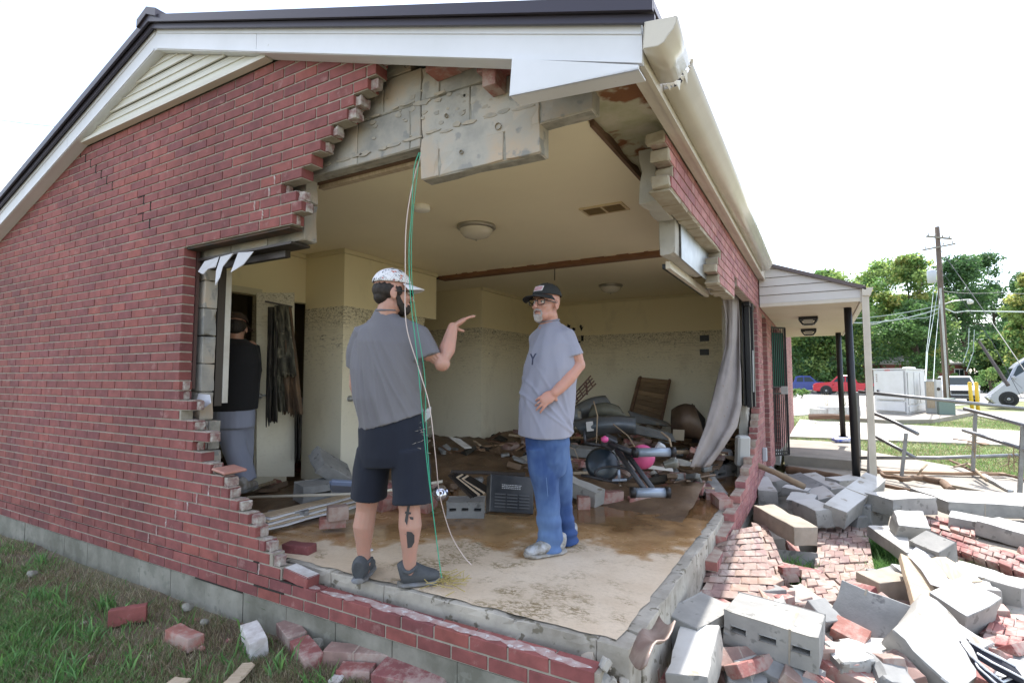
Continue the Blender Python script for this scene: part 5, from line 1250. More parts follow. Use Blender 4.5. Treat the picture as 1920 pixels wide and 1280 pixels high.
q = MB(); q.lathe(c1+ex*.2+ey*.5+ZV*(hC+.04), [(0, .10), (.22, .08), (.25, 0)], 14); q.build('roof_vent', M_CAB, P, smooth=True)
# meter boxes
def meterbox(u0, u1, v0, v1, D, dep_, label, wood=False, zg=-.15):
    a = dp(u0, v1, D); b_ = dp(u1, v1, D); w_ = (b_-a).xy.length; zt_ = dp(u0, v0, D).z; c = (a+b_)/2
    P = empty('meter_box', (c.x, c.y, zg), label, 'utility box'); T = Matrix.Translation((c.x, c.y, zg)) @ Matrix.Rotation(raz((u0+u1)/2)-math.pi/2, 4, 'Z')
    q = MB(); q.box(-w_/2, w_/2, 0, dep_, 0, zt_-zg, T=T); q.build('box_body', M_CAB if not wood else mat('box_grey', (.42, .42, .40), .6), P, bevel=.008)
    if wood:
        q = MB(); q.box(-w_*.36, w_*.30, -.02, -.002, (zt_-zg)*.15, (zt_-zg)*.93, T=T); q.build('wood_panel', M_WOODL, P)
    else:
        q = MB(); q.lathe((0, 0, 0), [(.07, 0), (.06, .05), (0, .06)], 14, T=T @ Matrix.Translation((0, -.001, (zt_-zg)*.72)) @ Matrix.Rotation(math.pi/2, 4, 'X')); q.build('meter_dial', M_DARKM, P)
    return P
meterbox(1738, 1756, 711, 768, 22.5, .35, 'grey meter box with a plywood front beside the large white cabinet', True)
meterbox(1756, 1767, 712, 765, 22.9, .3, 'narrow white electric meter box right of the plywood fronted box')
P = empty('transformer_box', (*dp(1776, 762, 21.5).xy, -.15), 'small green ground transformer box in front of the white sport utility car', 'utility box')
T = Matrix.Translation(P.location) @ Matrix.Rotation(raz(1776)-math.pi/2+.2, 4, 'Z'); q = MB(); q.box(-.26, .26, 0, .4, 0, .60, T=T); q.build('box_body', mat('box_green', (.16, .22, .19), .5), P, bevel=.01); q = MB(); q.box(-.28, .28, -.02, .42, .60, .66, T=T); q.build('lid', mat('box_green', ()), P, bevel=.01)
for (u, lab) in ((1823, 'left yellow bollard leaning beside the white car'), (1834, 'right yellow bollard leaning beside the white car')):
    a = dp(u, 768, 21.5); b_ = dp(u-5+(u-1823)*.1, 717, 21.5); P = empty('bollard', a, lab, 'bollard', 'yellow bollards by the parked car')
    q = MB(); q.tube([a+Vector((0, 0, -.1)), b_], .065, 12); q.build('post', mat('paint_yellow', (.62, .42, .03), .5), P, smooth=True); q = MB(); q.tube([b_, b_+(b_-a).normalized()*.03], [.067, .03], 12); q.build('cap', mat('paint_yellow', ()), P, smooth=True)
# vehicles
def wheel(P, c, ax, r=.38, w_=.24, rimm=None):
    ax = Vector(ax).normalized(); u = Vector((0, 0, 1)); f = ax.cross(u)
    def ringp(rr, o): return [Vector(c)+ax*o+(f*math.cos(t)+u*math.sin(t))*rr for t in np.linspace(0, 2*math.pi, 21)[:-1]]
    def lat(prof, name, m, par):
        V = []; F = []
        for rr, o in prof: V += ringp(rr, o)
        n = 20
        for i in range(len(prof)-1): F += [(i*n+k, i*n+(k+1) % n, (i+1)*n+(k+1) % n, (i+1)*n+k) for k in range(n)]
        m_ = MB(); m_.add(V, F); return m_.build(name, m, par, smooth=True)
    W = lat([(r*.55, -w_/2), (r*.95, -w_/2), (r, -w_*.35), (r, w_*.35), (r*.95, w_/2), (r*.55, w_/2)], 'tyre', mat('rubber', (.02, .02, .02), .9), P)
    lat([(.01, w_*.42), (r*.2, w_*.46), (r*.25, w_*.36), (r*.5, w_*.40), (r*.62, w_*.48)], 'rim', rimm or M_GALV, W); lat([(r*.62, -w_*.48), (r*.5, -w_*.4), (.01, -w_*.4)], 'rim', M_DARKM, W)
def vehicle(name, label, cat, loc, rz, L, W, prof, glassp, paint, tilt=(0, 0), wheels=None, wr=.36, arches=True, bed=None):
    """side profile polygon (x forward, z) extruded across W with a narrowed greenhouse"""
    P = empty(name, (0, 0, 0), label, cat)
    b = MB(); n = len(prof)
    # body with rounded sides: three layers
    lay = [(-W/2, .0), (-W/2+.02, .03), ]
    def shell(pts, ys, inset):
        V = []; 
        cx = sum(p[0] for p in pts)/len(pts); cz = sum(p[1] for p in pts)/len(pts)
        for y, s in zip(ys, inset): V += [Vector((cx+(p[0]-cx)*s, y*(1 if p[1] < 1.0 else 1-(p[1]-1.0)*.28), cz+(p[1]-cz)*s)) for p in pts]
        m_ = len(pts); F = [list(range(m_))[::-1], [(len(ys)-1)*m_+k for k in range(m_)]]
        for i in range(len(ys)-1): F += [(i*m_+k, i*m_+(k+1) % m_, (i+1)*m_+(k+1) % m_, (i+1)*m_+k) for k in range(m_)]
        return V, F
    V, F = shell(prof, (-W/2, -W/2+.05, W/2-.05, W/2), (.975, 1, 1, .975)); b.add(V, F)
    body = b.build('body', paint, P)
    for side in (-1, 1):
        for gp in glassp:
            q = MB(); k = lambda z: (1-(z-1.0)*.28 if z > 1 else 1)
            q.prism([(x, side*(W/2*k(z)+.004), z) for x, z in gp], (0, side*.006, 0)); q.build('side_window', M_GLASS, P)
    # windscreen / rear screen from profile edges marked by slope
    for (i, nm) in ((wheels['ws'], 'windscreen'), (wheels['rs'], 'rear_window')):
        if i is None: continue
        a, c = prof[i], prof[(i+1) % n]; q = MB(); fa, fc = (1-(max(a[1], 1)-1)*.28), (1-(max(c[1], 1)-1)*.28); e = Vector((c[1]-a[1], 0, -(c[0]-a[0]))).normalized()*(.008)
        A0 = Vector((a[0]+(c[0]-a[0])*.08, 0, a[1]+(c[1]-a[1])*.08)); C0 = Vector((c[0]-(c[0]-a[0])*.08, 0, c[1]-(c[1]-a[1])*.08))
        q.prism([A0+Vector((0, -W/2*fa*.88, 0))-e, A0+Vector((0, W/2*fa*.88, 0))-e, C0+Vector((0, W/2*fc*.86, 0))-e, C0+Vector((0, -W/2*fc*.86, 0))-e], -e); q.build(nm, M_GLASS, P)
    xf = max(p[0] for p in prof); xr_ = min(p[0] for p in prof)
    for s in (-1, 1):
        q = MB(); q.box(xf-.10, xf+.012, s*W*.36-.17, s*W*.36+.17, .72, .90); q.build('headlight', mat('headlight', (.6, .6, .6), .15), P, bevel=.015)
        q = MB(); q.box(xr_-.012, xr_+.08, s*W*.40-.09, s*W*.40+.09, .75, 1.0); q.build('tail_light', mat('tail_light', (.35, .02, .02), .2), P, bevel=.01)
        q = MB(); q.box(wheels['mir']-.07, wheels['mir']+.07, s*(W/2)+min(0, s)*.2, s*(W/2)+max(0, s)*.2, 1.0, 1.16); q.build('wing_mirror', paint, P, bevel=.02)
    q = MB(); q.box(xf+.001, xf+.06, -W*.46, W*.46, .38, .56); q.build('bumper', mat('bumper_dark', (.04, .04, .045), .5), P, bevel=.02)
    q = MB(); q.box(xf+.001, xf+.025, -W*.26, W*.26, .62, .86); q.build('grille', M_BLACK, P, bevel=.01)
    for wx in wheels['x']:
        for s in (-1, 1):
            if arches:
                q = MB(); q.lathe((0, 0, 0), [(wr*1.22, 0), (0, 0)], 20, T=Matrix.Translation((wx, s*(W/2+.003), wr)) @ Matrix.Rotation(math.pi/2, 4, 'X')); q.build('wheel_arch', M_BLACK, P)
            wheel(P, (wx, s*(W/2-.10), wr), (0, s, 0), wr)
    for d_ in wheels['doors']:
        q = MB(); 
        for s in (-1, 1): q.box(d_-.006, d_+.006, s*(W/2+.002)-.002, s*(W/2+.002)+.002, .45, 1.0)
        q.build('door_seam', M_BLACK, P)
    if bed:
        q = MB(); q.box(bed[0], bed[1], -W/2+.10, W/2-.10, .86, .868+.15); q.build('bed_opening', M_BLACK, P)
    P.location = loc; P.rotation_euler = (tilt[0], tilt[1], rz); return P
pick = [(-2.85, .45), (-2.9, .95), (-2.85, 1.12), (-.95, 1.13), (-.80, 1.25), (-.62, 1.82), (-.2, 1.90), (.75, 1.88), (1.35, 1.26), (2.6, 1.16), (2.85, 1.02), (2.88, .5), (2.7, .36), (-2.7, .38)]
pgl = [[(-.55, 1.25), (-.45, 1.70), (.08, 1.76), (.10, 1.25)], [(.20, 1.25), (.18, 1.76), (.70, 1.74), (1.15, 1.27)]]
wdp = dict(x=(-1.85, 1.75), ws=7, rs=4, mir=1.15, doors=(.15, 1.2, -.65))
pickup = lambda **k: vehicle(L=5.8, W=2.0, prof=pick, glassp=pgl, wheels=wdp, wr=.42, bed=(-2.75, -.95), **k)
def onground(u, D): p = dp(u, 708, D); return Vector((p.x, p.y, -.30))
rz_cam = YAW
Dt = 52.0
vehicle('pickup_truck', 'bright red crew cab pickup truck parked across the street', 'pickup truck', onground(1588, Dt), raz(1588)+math.pi/2, 5.8, 2.0, pick, pgl, mat('paint_red', (.42, .012, .022), .25), wheels=wdp, wr=.42, bed=(-2.75, -.95))
vehicle('pickup_truck', 'blue pickup truck parked at the far left of the street', 'pickup truck', onground(1504, 58), raz(1504)-math.pi/2, 5.8, 2.0, pick, pgl, mat('paint_blue', (.03, .05, .22), .3), wheels=wdp, wr=.40, bed=(-2.75, -.95))
suv = [(-2.3, .45), (-2.38, .95), (-2.25, 1.15), (-2.0, 1.70), (-1.7, 1.76), (.35, 1.76), (.55, 1.70), (1.15, 1.14), (2.15, 1.00), (2.35, .85), (2.38, .45), (2.2, .32), (-2.1, .32)]
sgl = [[(-1.95, 1.18), (-1.82, 1.60), (-1.10, 1.64), (-1.05, 1.18)], [(-.98, 1.18), (-1.02, 1.64), (-.15, 1.65), (-.12, 1.18)], [(-.05, 1.18), (-.08, 1.65), (.40, 1.60), (.88, 1.16)]]
wds = dict(x=(-1.45, 1.5), ws=6, rs=2, mir=.85, doors=(-.08, .95, -1.02))
vehicle('parked_car', 'dark blue sport utility car parked behind the red pickup', 'car', onground(1532, 63), raz(1532)+math.pi/2, 4.7, 1.85, suv, sgl, mat('paint_navy', (.02, .03, .08), .3), wheels=wds, wr=.35)
vehicle('parked_car', 'white sport utility car facing the camera beside the utility boxes', 'car', onground(1791, 35.5), raz(1791)+math.pi+.10, 4.7, 1.85, suv, sgl, mat('paint_white', (.62, .63, .65), .3), wheels=wds, wr=.35)
sed = [(-2.3, .42), (-2.38, .85), (-2.2, 1.08), (-1.45, 1.12), (-.95, 1.48), (-.5, 1.55), (.25, 1.54), (.5, 1.48), (1.25, 1.05), (2.1, .92), (2.32, .75), (2.34, .42), (2.2, .28), (-2.1, .30)]
dgl = [[(-.95, 1.12), (-.75, 1.40), (-.25, 1.47), (-.22, 1.10)], [(-.14, 1.10), (-.16, 1.47), (.35, 1.44), (.95, 1.08)]]
wdd = dict(x=(-1.45, 1.72), ws=7, rs=3, mir=.85, doors=(-.18, .95, -1.0))
Wc = dp(1891, 748, 28); rzc = raz(1889)+math.pi/2+.12; tl = math.radians(37)
Rw = Matrix.Rotation(rzc, 3, 'Z') @ Matrix.Rotation(tl, 3, 'Y'); oc = Wc-Rw @ Vector((1.72, .8, .33))
vehicle('wrecked_car', 'silver car tipped nose down and tail up at the right edge', 'car', oc, rzc, 4.6, 1.8, sed, dgl, mat('paint_silver', (.34, .35, .38), .3, metal=.3), tilt=(0, tl), wheels=wdd, wr=.33)
# ------------------------------------------------------------------ utility pole and wires
def pole():
    D = 30
    b0 = dp(1775, 730, D); b0.z = -.35; t0 = dp(1757, 425, D)
    P = empty('utility_pole', b0, 'tall leaning wooden utility pole with two crossarms and a transformer', 'utility pole')
    q = MB(); q.tube([b0, t0], [.17, .12], 10); q.build('pole_shaft', mat('pole_wood', (.10, .075, .06), .9, (.15, .11, .08), 5, stretch=(1, 1, .2)), P, smooth=True)
    c = MB(); c.tube([b0+Vector((.02, -.17, .2)), dp(1763, 540, D-.17)], .055, 8); c.build('conduit', M_GALV, P)
    for (u0, v0, u1, v1) in ((1737, 443, 1784, 448), (1730, 469, 1791, 457)):
        q = MB(); q.tube([dp(u0, v0, D-.12), dp(u1, v1, D-.12)], .065, 4); X = q.build('crossarm', mat('arm_wood', (.22, .20, .17), .9), P)
        for k in (.08, .35, .65, .92):
            p = dp(u0+(u1-u0)*k, v0+(v1-v0)*k, D-.12); i = MB(); i.lathe(p+Vector((0, 0, .06)), [(.02, 0), (.05, .04), (.02, .07), (.045, .11), (.015, .15), (0, .15)], 8); i.build('insulator', mat('insulator', (.35, .33, .30), .3), X, smooth=True)
    p = dp(1747, 518, D-.3); q = MB(); q.lathe(p+Vector((0, 0, -.35)), [(0, 0), (.21, 0), (.22, .62), (.16, .70), (0, .72)], 14); q.build('pole_transformer', mat('transformer_grey', (.45, .48, .52), .5), P, smooth=True)
    q = MB(); q.tube([dp(1766, 572, D), dp(1785, 565, D-.3), dp(1800, 563, D-.5)], .03, 6); L_ = q.build('lamp_arm', M_GALV, P)
    p = dp(1819, 563, D-.5); q = MB(); q.tube([dp(1800, 563, D-.5), p+Vector((0, 0, .05))], .03, 6); q.lathe(p+Vector((0, 0, -.22)), [(0, 0), (.13, .04), (.15, .18), (.06, .26), (0, .27)], 12); q.build('lamp_head', mat('lamp_white', (.55, .55, .52), .4), L_, smooth=True)
pole()
def wire(label, pts, r=.012, sag=0, n=14, m=None, name='power_line', grp='wires between the poles'):
    P3 = []
    for i in range(len(pts)-1):
        a, b = Vector(pts[i]), Vector(pts[i+1])
        for k in range(n+(i == len(pts)-2)):
            t = k/n; p = a.lerp(b, t); p.z -= sag*4*t*(1-t); P3.append(p)
    q = MB(); q.tube(P3, r, 5, cap=False); return tag(q.build(name, m or mat('cable', (.05, .055, .055), .6), origin=Vector(pts[0])), label, 'wire', grp)
MG = mat('cable_pale', (.30, .36, .35), .6)
wire('thick pale cable bundle sagging left from the pole to the house roofs', [dp(1763, 578, 30), dp(1600, 605, 34), dp(1380, 640, 40)], .035, .25, m=MG)
wire('thin cable just above the thick bundle left of the pole', [dp(1763, 572, 30), dp(1560, 598, 34), dp(1330, 622, 40)], .022, .2, m=MG)
wire('looped slack cable hanging under the bundle left of the pole', [dp(1763, 582, 30), dp(1720, 596, 30.5), dp(1690, 590, 31), dp(1660, 600, 32), dp(1620, 606, 33)], .02, .15, m=MG)
wire('pale cable running level from the pole to the right edge', [dp(1770, 578, 30), dp(1790, 586, 29.5), dp(1812, 583, 29), dp(1985, 586, 24)], .032, 0, m=MG)
wire('dark cable crossing the trees above the street lamp', [dp(1763, 545, 30), dp(1880, 548, 26), dp(1990, 545, 23)], .014, .1)
wire('slanting guy wire falling from pole top to the right', [dp(1765, 470, 30), dp(1850, 590, 26), dp(1925, 700, 22)], .02, 0)
wire('second guy wire slanting right beyond the first', [dp(1760, 500, 30), dp(1860, 640, 27), dp(1915, 745, 25)], .012, 0)
for k, (u0, v0, u1) in enumerate(((1752, 530, 1737), (1758, 545, 1739), (1762, 560, 1753))):
    wire(('loose green wire nearest the cabinet, dropping from the transformer', 'middle loose wire dropping from pole to meter box', 'right loose wire dropping beside the pole')[k], [dp(u0, v0, 29.6), dp(u1, 660, 25), dp(u1-3, 715, 19)], .013, .05, m=MG)
wire('curved loose wire dangling below the street lamp, left strand', [dp(1817, 615, 28), dp(1816, 650, 28), dp(1806, 680, 28)], .018, 0, m=MG)
wire('curved loose wire dangling below the street lamp, right strand', [dp(1827, 618, 28), dp(1825, 660, 28), dp(1812, 696, 28)], .018, 0, m=MG)
q = MB(); q.tube([dp(1836, 640, 26), dp(1890, 722, 24)], [.06, .08], 8); o = q.build('broken_pole', mat('pole_dark', (.06, .05, .045), .9), origin=dp(1890, 722, 24)); tag(o, 'dark broken pole leaning down to the tipped silver car', 'pole')
wire('thin wire crossing the sky left of the roof', [dp(-60, 216, 30), dp(108, 238, 30), dp(160, 248, 30)], .01, .05)
q = MB(); q.lathe(dp(109, 250, 30)+Vector((0, 0, 0)), [(0, 0), (.06, 0), (.10, .08), (.06, .12), (.10, .18), (.06, .24), (.10, .30), (.04, .36), (0, .36)], 10); q.tube([dp(109, 262, 30), dp(109, 300, 30)], .09, 8); tag(q.build('pole_insulator', M_DARKM, origin=dp(109, 300, 30)), 'dark ribbed insulator on a pole top showing above the left roof edge', 'insulator')
# ------------------------------------------------------------------ far houses
def farhouse(label, u0, u1, veave, vroof, vbase, D, wins, roofc, hip=True):
    a = dp(u0, vbase, D); b_ = dp(u1, vbase, D); ze = dp(u0, veave, D).z; zr = dp(u0, vroof, D).z
    w_ = (b_-a).xy.length; P = empty('far_house', (a.x, a.y, -.3), label, 'house', 'brick houses across the street'); T = Matrix.Translation((a.x, a.y, -.3)) @ Matrix.Rotation(YAW, 4, 'Z')
    he = ze+.3; hr = zr+.3; dpt = 8
    q = MB(); q.box(0, w_, 0, dpt, 0, he, T=T); q.build('wall', mat('far_brick', (.20, .075, .06), .9, (.25, .10, .08), 3), P)
    q = MB(); e = .5; V = [(-e, -e, he), (w_+e, -e, he), (w_+e, dpt+e, he), (-e, dpt+e, he), (dpt/2 if hip else 0, dpt/2, hr), (w_-dpt/2 if hip else w_, dpt/2, hr), (-e, -e, he-.22), (w_+e, -e, he-.22), (w_+e, dpt+e, he-.22), (-e, dpt+e, he-.22)]
    q.add([T @ Vector(v) for v in V], [(0, 1, 5, 4), (1, 2, 5), (2, 3, 4, 5), (3, 0, 4), (0, 6, 7, 1), (1, 7, 8, 2), (2, 8, 9, 3), (3, 9, 6, 0), (6, 9, 8, 7)]); q.build('roof', mat(roofc[0], roofc[1], .8, rnd=.1), P)
    for (f, ww) in wins:
        q = MB(); q.box(w_*f-ww/2-.08, w_*f+ww/2+.08, -.05, -.002, he*.38, he*.80, T=T); W = q.build('window', M_WHITE, P)
        q = MB(); q.box(w_*f-ww/2, w_*f-.03, -.06, -.051, he*.42, he*.77, T=T); q.box(w_*f+.03, w_*f+ww/2, -.06, -.051, he*.42, he*.77, T=T); q.build('pane', M_GLASS, W)
farhouse('far brick house with pale roof behind the pole and white cabinet', 1655, 1816, 680, 662, 726, 62, [(.90, 1.0), (.35, 1.4)], ('roof_pale', (.34, .32, .30)))
farhouse('far brick house with white window at the left beside the blue pickup', 1440, 1528, 686, 677, 722, 75, [(.70, 1.6), (.92, .9)], ('roof_beige', (.36, .33, .29)))
farhouse('low far building glimpsed at the right behind the trees', 1850, 2010, 700, 692, 722, 80, [(.3, 1.2)], ('roof_beige', (.36, .33, .29)))
# ------------------------------------------------------------------ trees
LEAFS = {'dark': leafm('leaf_dark', (.065, .14, .05), .4), 'mid': leafm('leaf_mid', (.13, .24, .07), .45), 'light': leafm('leaf_light', (.27, .37, .11), .5), 'yellow': leafm('leaf_yellow', (.42, .42, .13), .5)}
M_BARK = mat('bark', (.09, .07, .05), .95, (.13, .10, .08), 6)
def tree(label, u, vtop, vbot, D, wid, pal, n=5200, leaf=.30, seedn=0, trunk=.28, clumps=34, zb=.30, name='tree', kind='tree', grp='trees beyond the street'):
    r_ = np.random.default_rng(seedn+100); base = dp(u, 708, D); base.z = -.35; top = dp(u, vtop, D).z; bot = max(dp(u, vbot, D).z, base.z+.2)
    P = empty(name, base, label, kind, grp); Hh = top-bot; W = wid/FPX*D/2
    cs = []
    for k in range(clumps):
        t = r_.random()**.8; ang = r_.uniform(0, 2*np.pi); prof = math.sin(math.pi*min(1, (.12+t*.88)))**.55 if t < .55 else (1-(t-.55)/.45)**.5*.98+.05
        rr = W*prof*r_.uniform(.25, .95); cs.append((base.x+rr*math.cos(ang), base.y+rr*math.sin(ang), bot+Hh*t*.93, r_.uniform(.20, .40)*W*(1.1-.4*t)))
    tk = MB(); tp = base+Vector((r_.uniform(-.2, .2), 0, (bot-base.z)+Hh*.55)); tk.tube([base, base.lerp(tp, .5)+Vector((r_.uniform(-.15, .15), 0, 0)), tp], [trunk, trunk*.7, trunk*.3], 9)
    for c in cs[:12]:
        s0 = base.lerp(tp, r_.uniform(.35, .95)); e = Vector(c[:3]); tk.tube([s0, s0.lerp(e, .5)+Vector((0, 0, .3)), e], [trunk*.32, trunk*.2, trunk*.07], 6)
    tk.build('trunk', M_BARK, P, smooth=True)
    idx = r_.integers(0, len(cs), n); C = np.array(cs)[idx]; d = r_.normal(size=(n, 3)); d /= np.linalg.norm(d, axis=1)[:, None]; q = r_.random(n)**.45
    pos = C[:, :3]+d*(C[:, 3]*q)[:, None]*np.array([1.15, 1.15, .85])
    a = r_.normal(size=(n, 3)); a /= np.linalg.norm(a, axis=1)[:, None]; b_ = np.cross(a, r_.normal(size=(n, 3))); b_ /= np.linalg.norm(b_, axis=1)[:, None]
    sz = leaf*r_.uniform(.5, 1.2, n)[:, None]
    V = np.stack([pos-a*sz*.5, pos+b_*sz*.28, pos+a*sz*.5, pos-b_*sz*.28], 1).reshape(-1, 3)
    me = bpy.data.meshes.new('crown'); me.vertices.add(n*4); me.vertices.foreach_set('co', V.reshape(-1)); me.loops.add(n*4); me.loops.foreach_set('vertex_index', np.arange(n*4)); me.polygons.add(n); me.polygons.foreach_set('loop_start', np.arange(n)*4); me.polygons.foreach_set('loop_total', np.full(n, 4))
    for k in pal: me.materials.append(LEAFS[k])
    hue = r_.integers(0, len(pal), len(cs)); mi = np.where(r_.random(n) < .7, hue[idx], r_.integers(0, len(pal), n)); me.polygons.foreach_set('material_index', mi)
    at_ = me.attributes.new('rnd', 'FLOAT', 'FACE'); at_.data.foreach_set('value', r_.random(n)); me.update(calc_edges=True)
    o = bpy.data.objects.new('crown', me); COL.objects.link(o); o.parent = P; o.matrix_parent_inverse = Matrix.Translation(-base); return P
TR = [('light green tree rising beside the porch roof corner', 1562, 498, 705, 62, 150, ['light', 'mid', 'light']), ('mid green tree at the far left beside the brick wall end', 1470, 560, 712, 72, 120, ['mid', 'light', 'mid']), ('low green tree mass behind the blue pickup', 1515, 610, 722, 90, 170, ['mid', 'dark', 'mid']),
      ('light green open tree just right of the porch downspout', 1655, 478, 700, 66, 150, ['mid', 'light', 'light']),
      ('tall yellow green tree left of the utility pole', 1712, 466, 672, 58, 130, ['light', 'yellow', 'mid', 'light']),
      ('dark green tree with visible trunk beside the utility pole', 1722, 560, 692, 54, 130, ['mid', 'dark', 'mid']),
      ('dense dark tree directly right of the utility pole', 1812, 468, 712, 70, 150, ['dark', 'dark', 'mid']),
      ('broad dark green tree crown at upper right', 1868, 462, 700, 74, 140, ['dark', 'mid', 'dark']),
      ('yellow green tree at the right edge', 1938, 500, 690, 46, 90, ['light', 'yellow', 'mid']),
      ('low olive tree under the big trees at right', 1868, 620, 724, 60, 110, ['mid', 'light', 'dark']),
      ('green tree seen between the porch posts', 1560, 520, 708, 60, 150, ['mid', 'light', 'dark']),
      ('dark green tree left behind the porch lanterns', 1500, 545, 700, 64, 130, ['mid', 'dark', 'mid']),
      ('pale green tree above the red pickup', 1622, 530, 705, 70, 130, ['mid', 'light', 'mid']),
      ('distant dark tree behind the far brick house', 1765, 545, 705, 84, 160, ['dark', 'mid']),
      ('distant dark tree behind the silver car', 1930, 540, 715, 84, 160, ['dark', 'mid', 'dark']),
      ('distant tree filling the gap left of the pole', 1680, 560, 712, 84, 170, ['dark', 'mid', 'dark'])]
for k, t_ in enumerate(TR): tree(*t_, seedn=k, n=15000, leaf=.42 if t_[4] > 55 else .34, clumps=60)
for k, (lab, u, v0, v1, D, w_) in enumerate([('small bush in front of the far house beside the pole', 1788, 700, 727, 50, 34), ('round bush in front of the far house by the meter boxes', 1752, 695, 727, 50, 40), ('scrubby bush left of the silver car', 1858, 690, 728, 40, 60), ('low bush right beside the blue pickup', 1500, 727, 742, 44, 36)]):
    tree(lab, u, v0, v1, D, w_, ['mid', 'light', 'mid'], n=1600, leaf=.16, seedn=40+k, trunk=.05, clumps=14, name='bush', kind='bush', grp='bushes by the far houses')
def weed(u, v, D, h, n, label):
    b = dp(u, v, D); b.z = -.28; q = MB()
    for k in range(n):
        a = random.uniform(0, 6.28); r = random.random()*.35; p = b+Vector((r*math.cos(a), r*math.sin(a), 0)); t = p+Vector((random.gauss(0, .12), random.gauss(0, .12), h*random.uniform(.5, 1)))
        q.tube([p, p.lerp(t, .5)+Vector((random.gauss(0, .03), 0, 0)), t], [.008, .006, .003], 4)
        for j in range(6):
            m_ = p.lerp(t, random.uniform(.3, 1)); d = Vector((random.gauss(0, 1), random.gauss(0, 1), .6)).normalized()*.07; s = d.cross(Vector((0, 0, 1))).normalized()*.018
            q.add([m_, m_+d*.5+s, m_+d, m_+d*.5-s], [(0, 1, 2, 3)])
    tag(q.build('weed', leafm('weed_straw', (.36, .33, .20)), origin=b), label, 'weed', 'dry weeds along the street')
weed(1548, 760, 27, .9, 16, 'tall dry weed at the street edge left of the dark porch post'); weed(1588, 758, 26, 1.0, 16, 'tall dry weed between the two dark porch posts'); weed(1632, 757, 26, .7, 12, 'dry weed tuft just left of the white cabinet'); weed(1527, 764, 26, .4, 10, 'short dry weed nearest the brick side wall')
for (u0, u1, v0, v1, D, lab) in ((1545, 1582, 762, 776, 20, 'pale slab block lying on the pad left of the cabinet'), (1580, 1608, 762, 774, 21, 'grey box lying on the pad beside the tall dry weed'), (1530, 1547, 766, 776, 20, 'low pale block at the left end of the pad')):
    a = dp(u0, v1, D); b_ = dp(u1, v1, D); zt_ = dp(u0, v0, D).z; c = (a+b_)/2; q = MB(); T = Matrix.Translation((c.x, c.y, -.16)) @ Matrix.Rotation(YAW+.1, 4, 'Z'); w_ = (b_-a).length
    q.box(-w_/2, w_/2, -.2, .4, 0, max(.1, zt_+.16), T=T); tag(q.build('concrete_slab', M_CMUP, bevel=.01, jitter=.01, origin=c), lab, 'slab')
# long low edge of wood/soil in front of the pad
q = MB(); q.tube([dp(1516, 781, 19.0), dp(1560, 780, 18.6), dp(1605, 782, 18.2)], .09, 6); tag(q.build('timber_edging', M_WOODD, jitter=.02, origin=dp(1516, 781, 19)), 'dark timber edging lying in front of the concrete pad', 'timber')
# blue plastic item on landing
q = MB(); c = dp(1579, 822, 11); q.box(-.17, .17, -.09, .09, 0, .10, T=Matrix.Translation((c.x, c.y, .0)) @ Matrix.Rotation(YAW-.15, 4, 'Z')); o = q.build('plastic_bag', mat('bag_blue', (.01, .07, .5), .4, (.6, .6, .65), 9), bevel=.03, jitter=.015, origin=(c.x, c.y, 0)); tag(o, 'crumpled blue plastic packet lying on the porch landing', 'packet')
# ================================================================== rubble
def block_mesh(L, W, Hh, kind, slots=3):
    """long axis X. kinds: cmu (slots through Y face), brick, panel, slab"""
    mb = MB()
    if kind == 'cmu' and slots:
        # cells: solid ends with open slots through the height; built as a gridded solid
        xs = [-L/2]; n = max(1, int(round(L/.40)))*slots; w_ = L/n
        for k in range(n): c = -L/2+(k+.5)*w_; xs += [c-w_*.27, c+w_*.27]
        xs.append(L/2); zs = [-Hh/2, -Hh*.07, Hh*.10, Hh/2]
        def solid(i, j): return not (i % 2 == 1 and j == 1)
        nx, nz = len(xs)-1, 3; vid = {}
        def V(i, j, y):
            if (i, j, y) not in vid: vid[(i, j, y)] = len(V_); V_.append((xs[i], y*W/2, zs[j]))
            return vid[(i, j, y)]
        V_ = []; F = []
        for i in range(nx):
            for j in range(nz):
                if not solid(i, j): continue
                F.append((V(i, j, -1), V(i+1, j, -1), V(i+1, j+1, -1), V(i, j+1, -1))); F.append((V(i, j, 1), V(i, j+1, 1), V(i+1, j+1, 1), V(i+1, j, 1)))
                for (di, dj, q) in ((-1, 0, ((i, j), (i, j+1))), (1, 0, ((i+1, j+1), (i+1, j))), (0, -1, ((i+1, j), (i, j))), (0, 1, ((i, j+1), (i+1, j+1)))):
                    ii, jj = i+di, j+dj
                    if 0 <= ii < nx and 0 <= jj < nz and solid(ii, jj): continue
                    (a0, a1), (b0, b1) = q; F.append((V(a0, a1, -1), V(a0, a1, 1), V(b0, b1, 1), V(b0, b1, -1)))
        mb.add(V_, F, 0, random.random())
    else:
        # gently subdivided box so edges can be ragged
        nx = max(1, int(L/.07)); 
        def P(i, y, z): return (-L/2+L*i/nx, y*W/2, z*Hh/2)
        V_ = []; F = []
        for i in range(nx+1): V_ += [P(i, -1, -1), P(i, 1, -1), P(i, 1, 1), P(i, -1, 1)]
        for i in range(nx):
            a = i*4; b = a+4
            for k in range(4): F.append((a+k, a+(k+1) % 4, b+(k+1) % 4, b+k))
        F += [(3, 2, 1, 0), (nx*4, nx*4+1, nx*4+2, nx*4+3)]
        mb.add(V_, F, 0, random.random())
    return mb
def orient(a, b, up=Vector((0, 0, 1)), roll=0):
    x = (b-a).normalized(); y = up.cross(x).normalized(); z = x.cross(y); M = Matrix((x, y, z)).transposed()
    return M @ Matrix.Rotation(roll, 3, 'X')
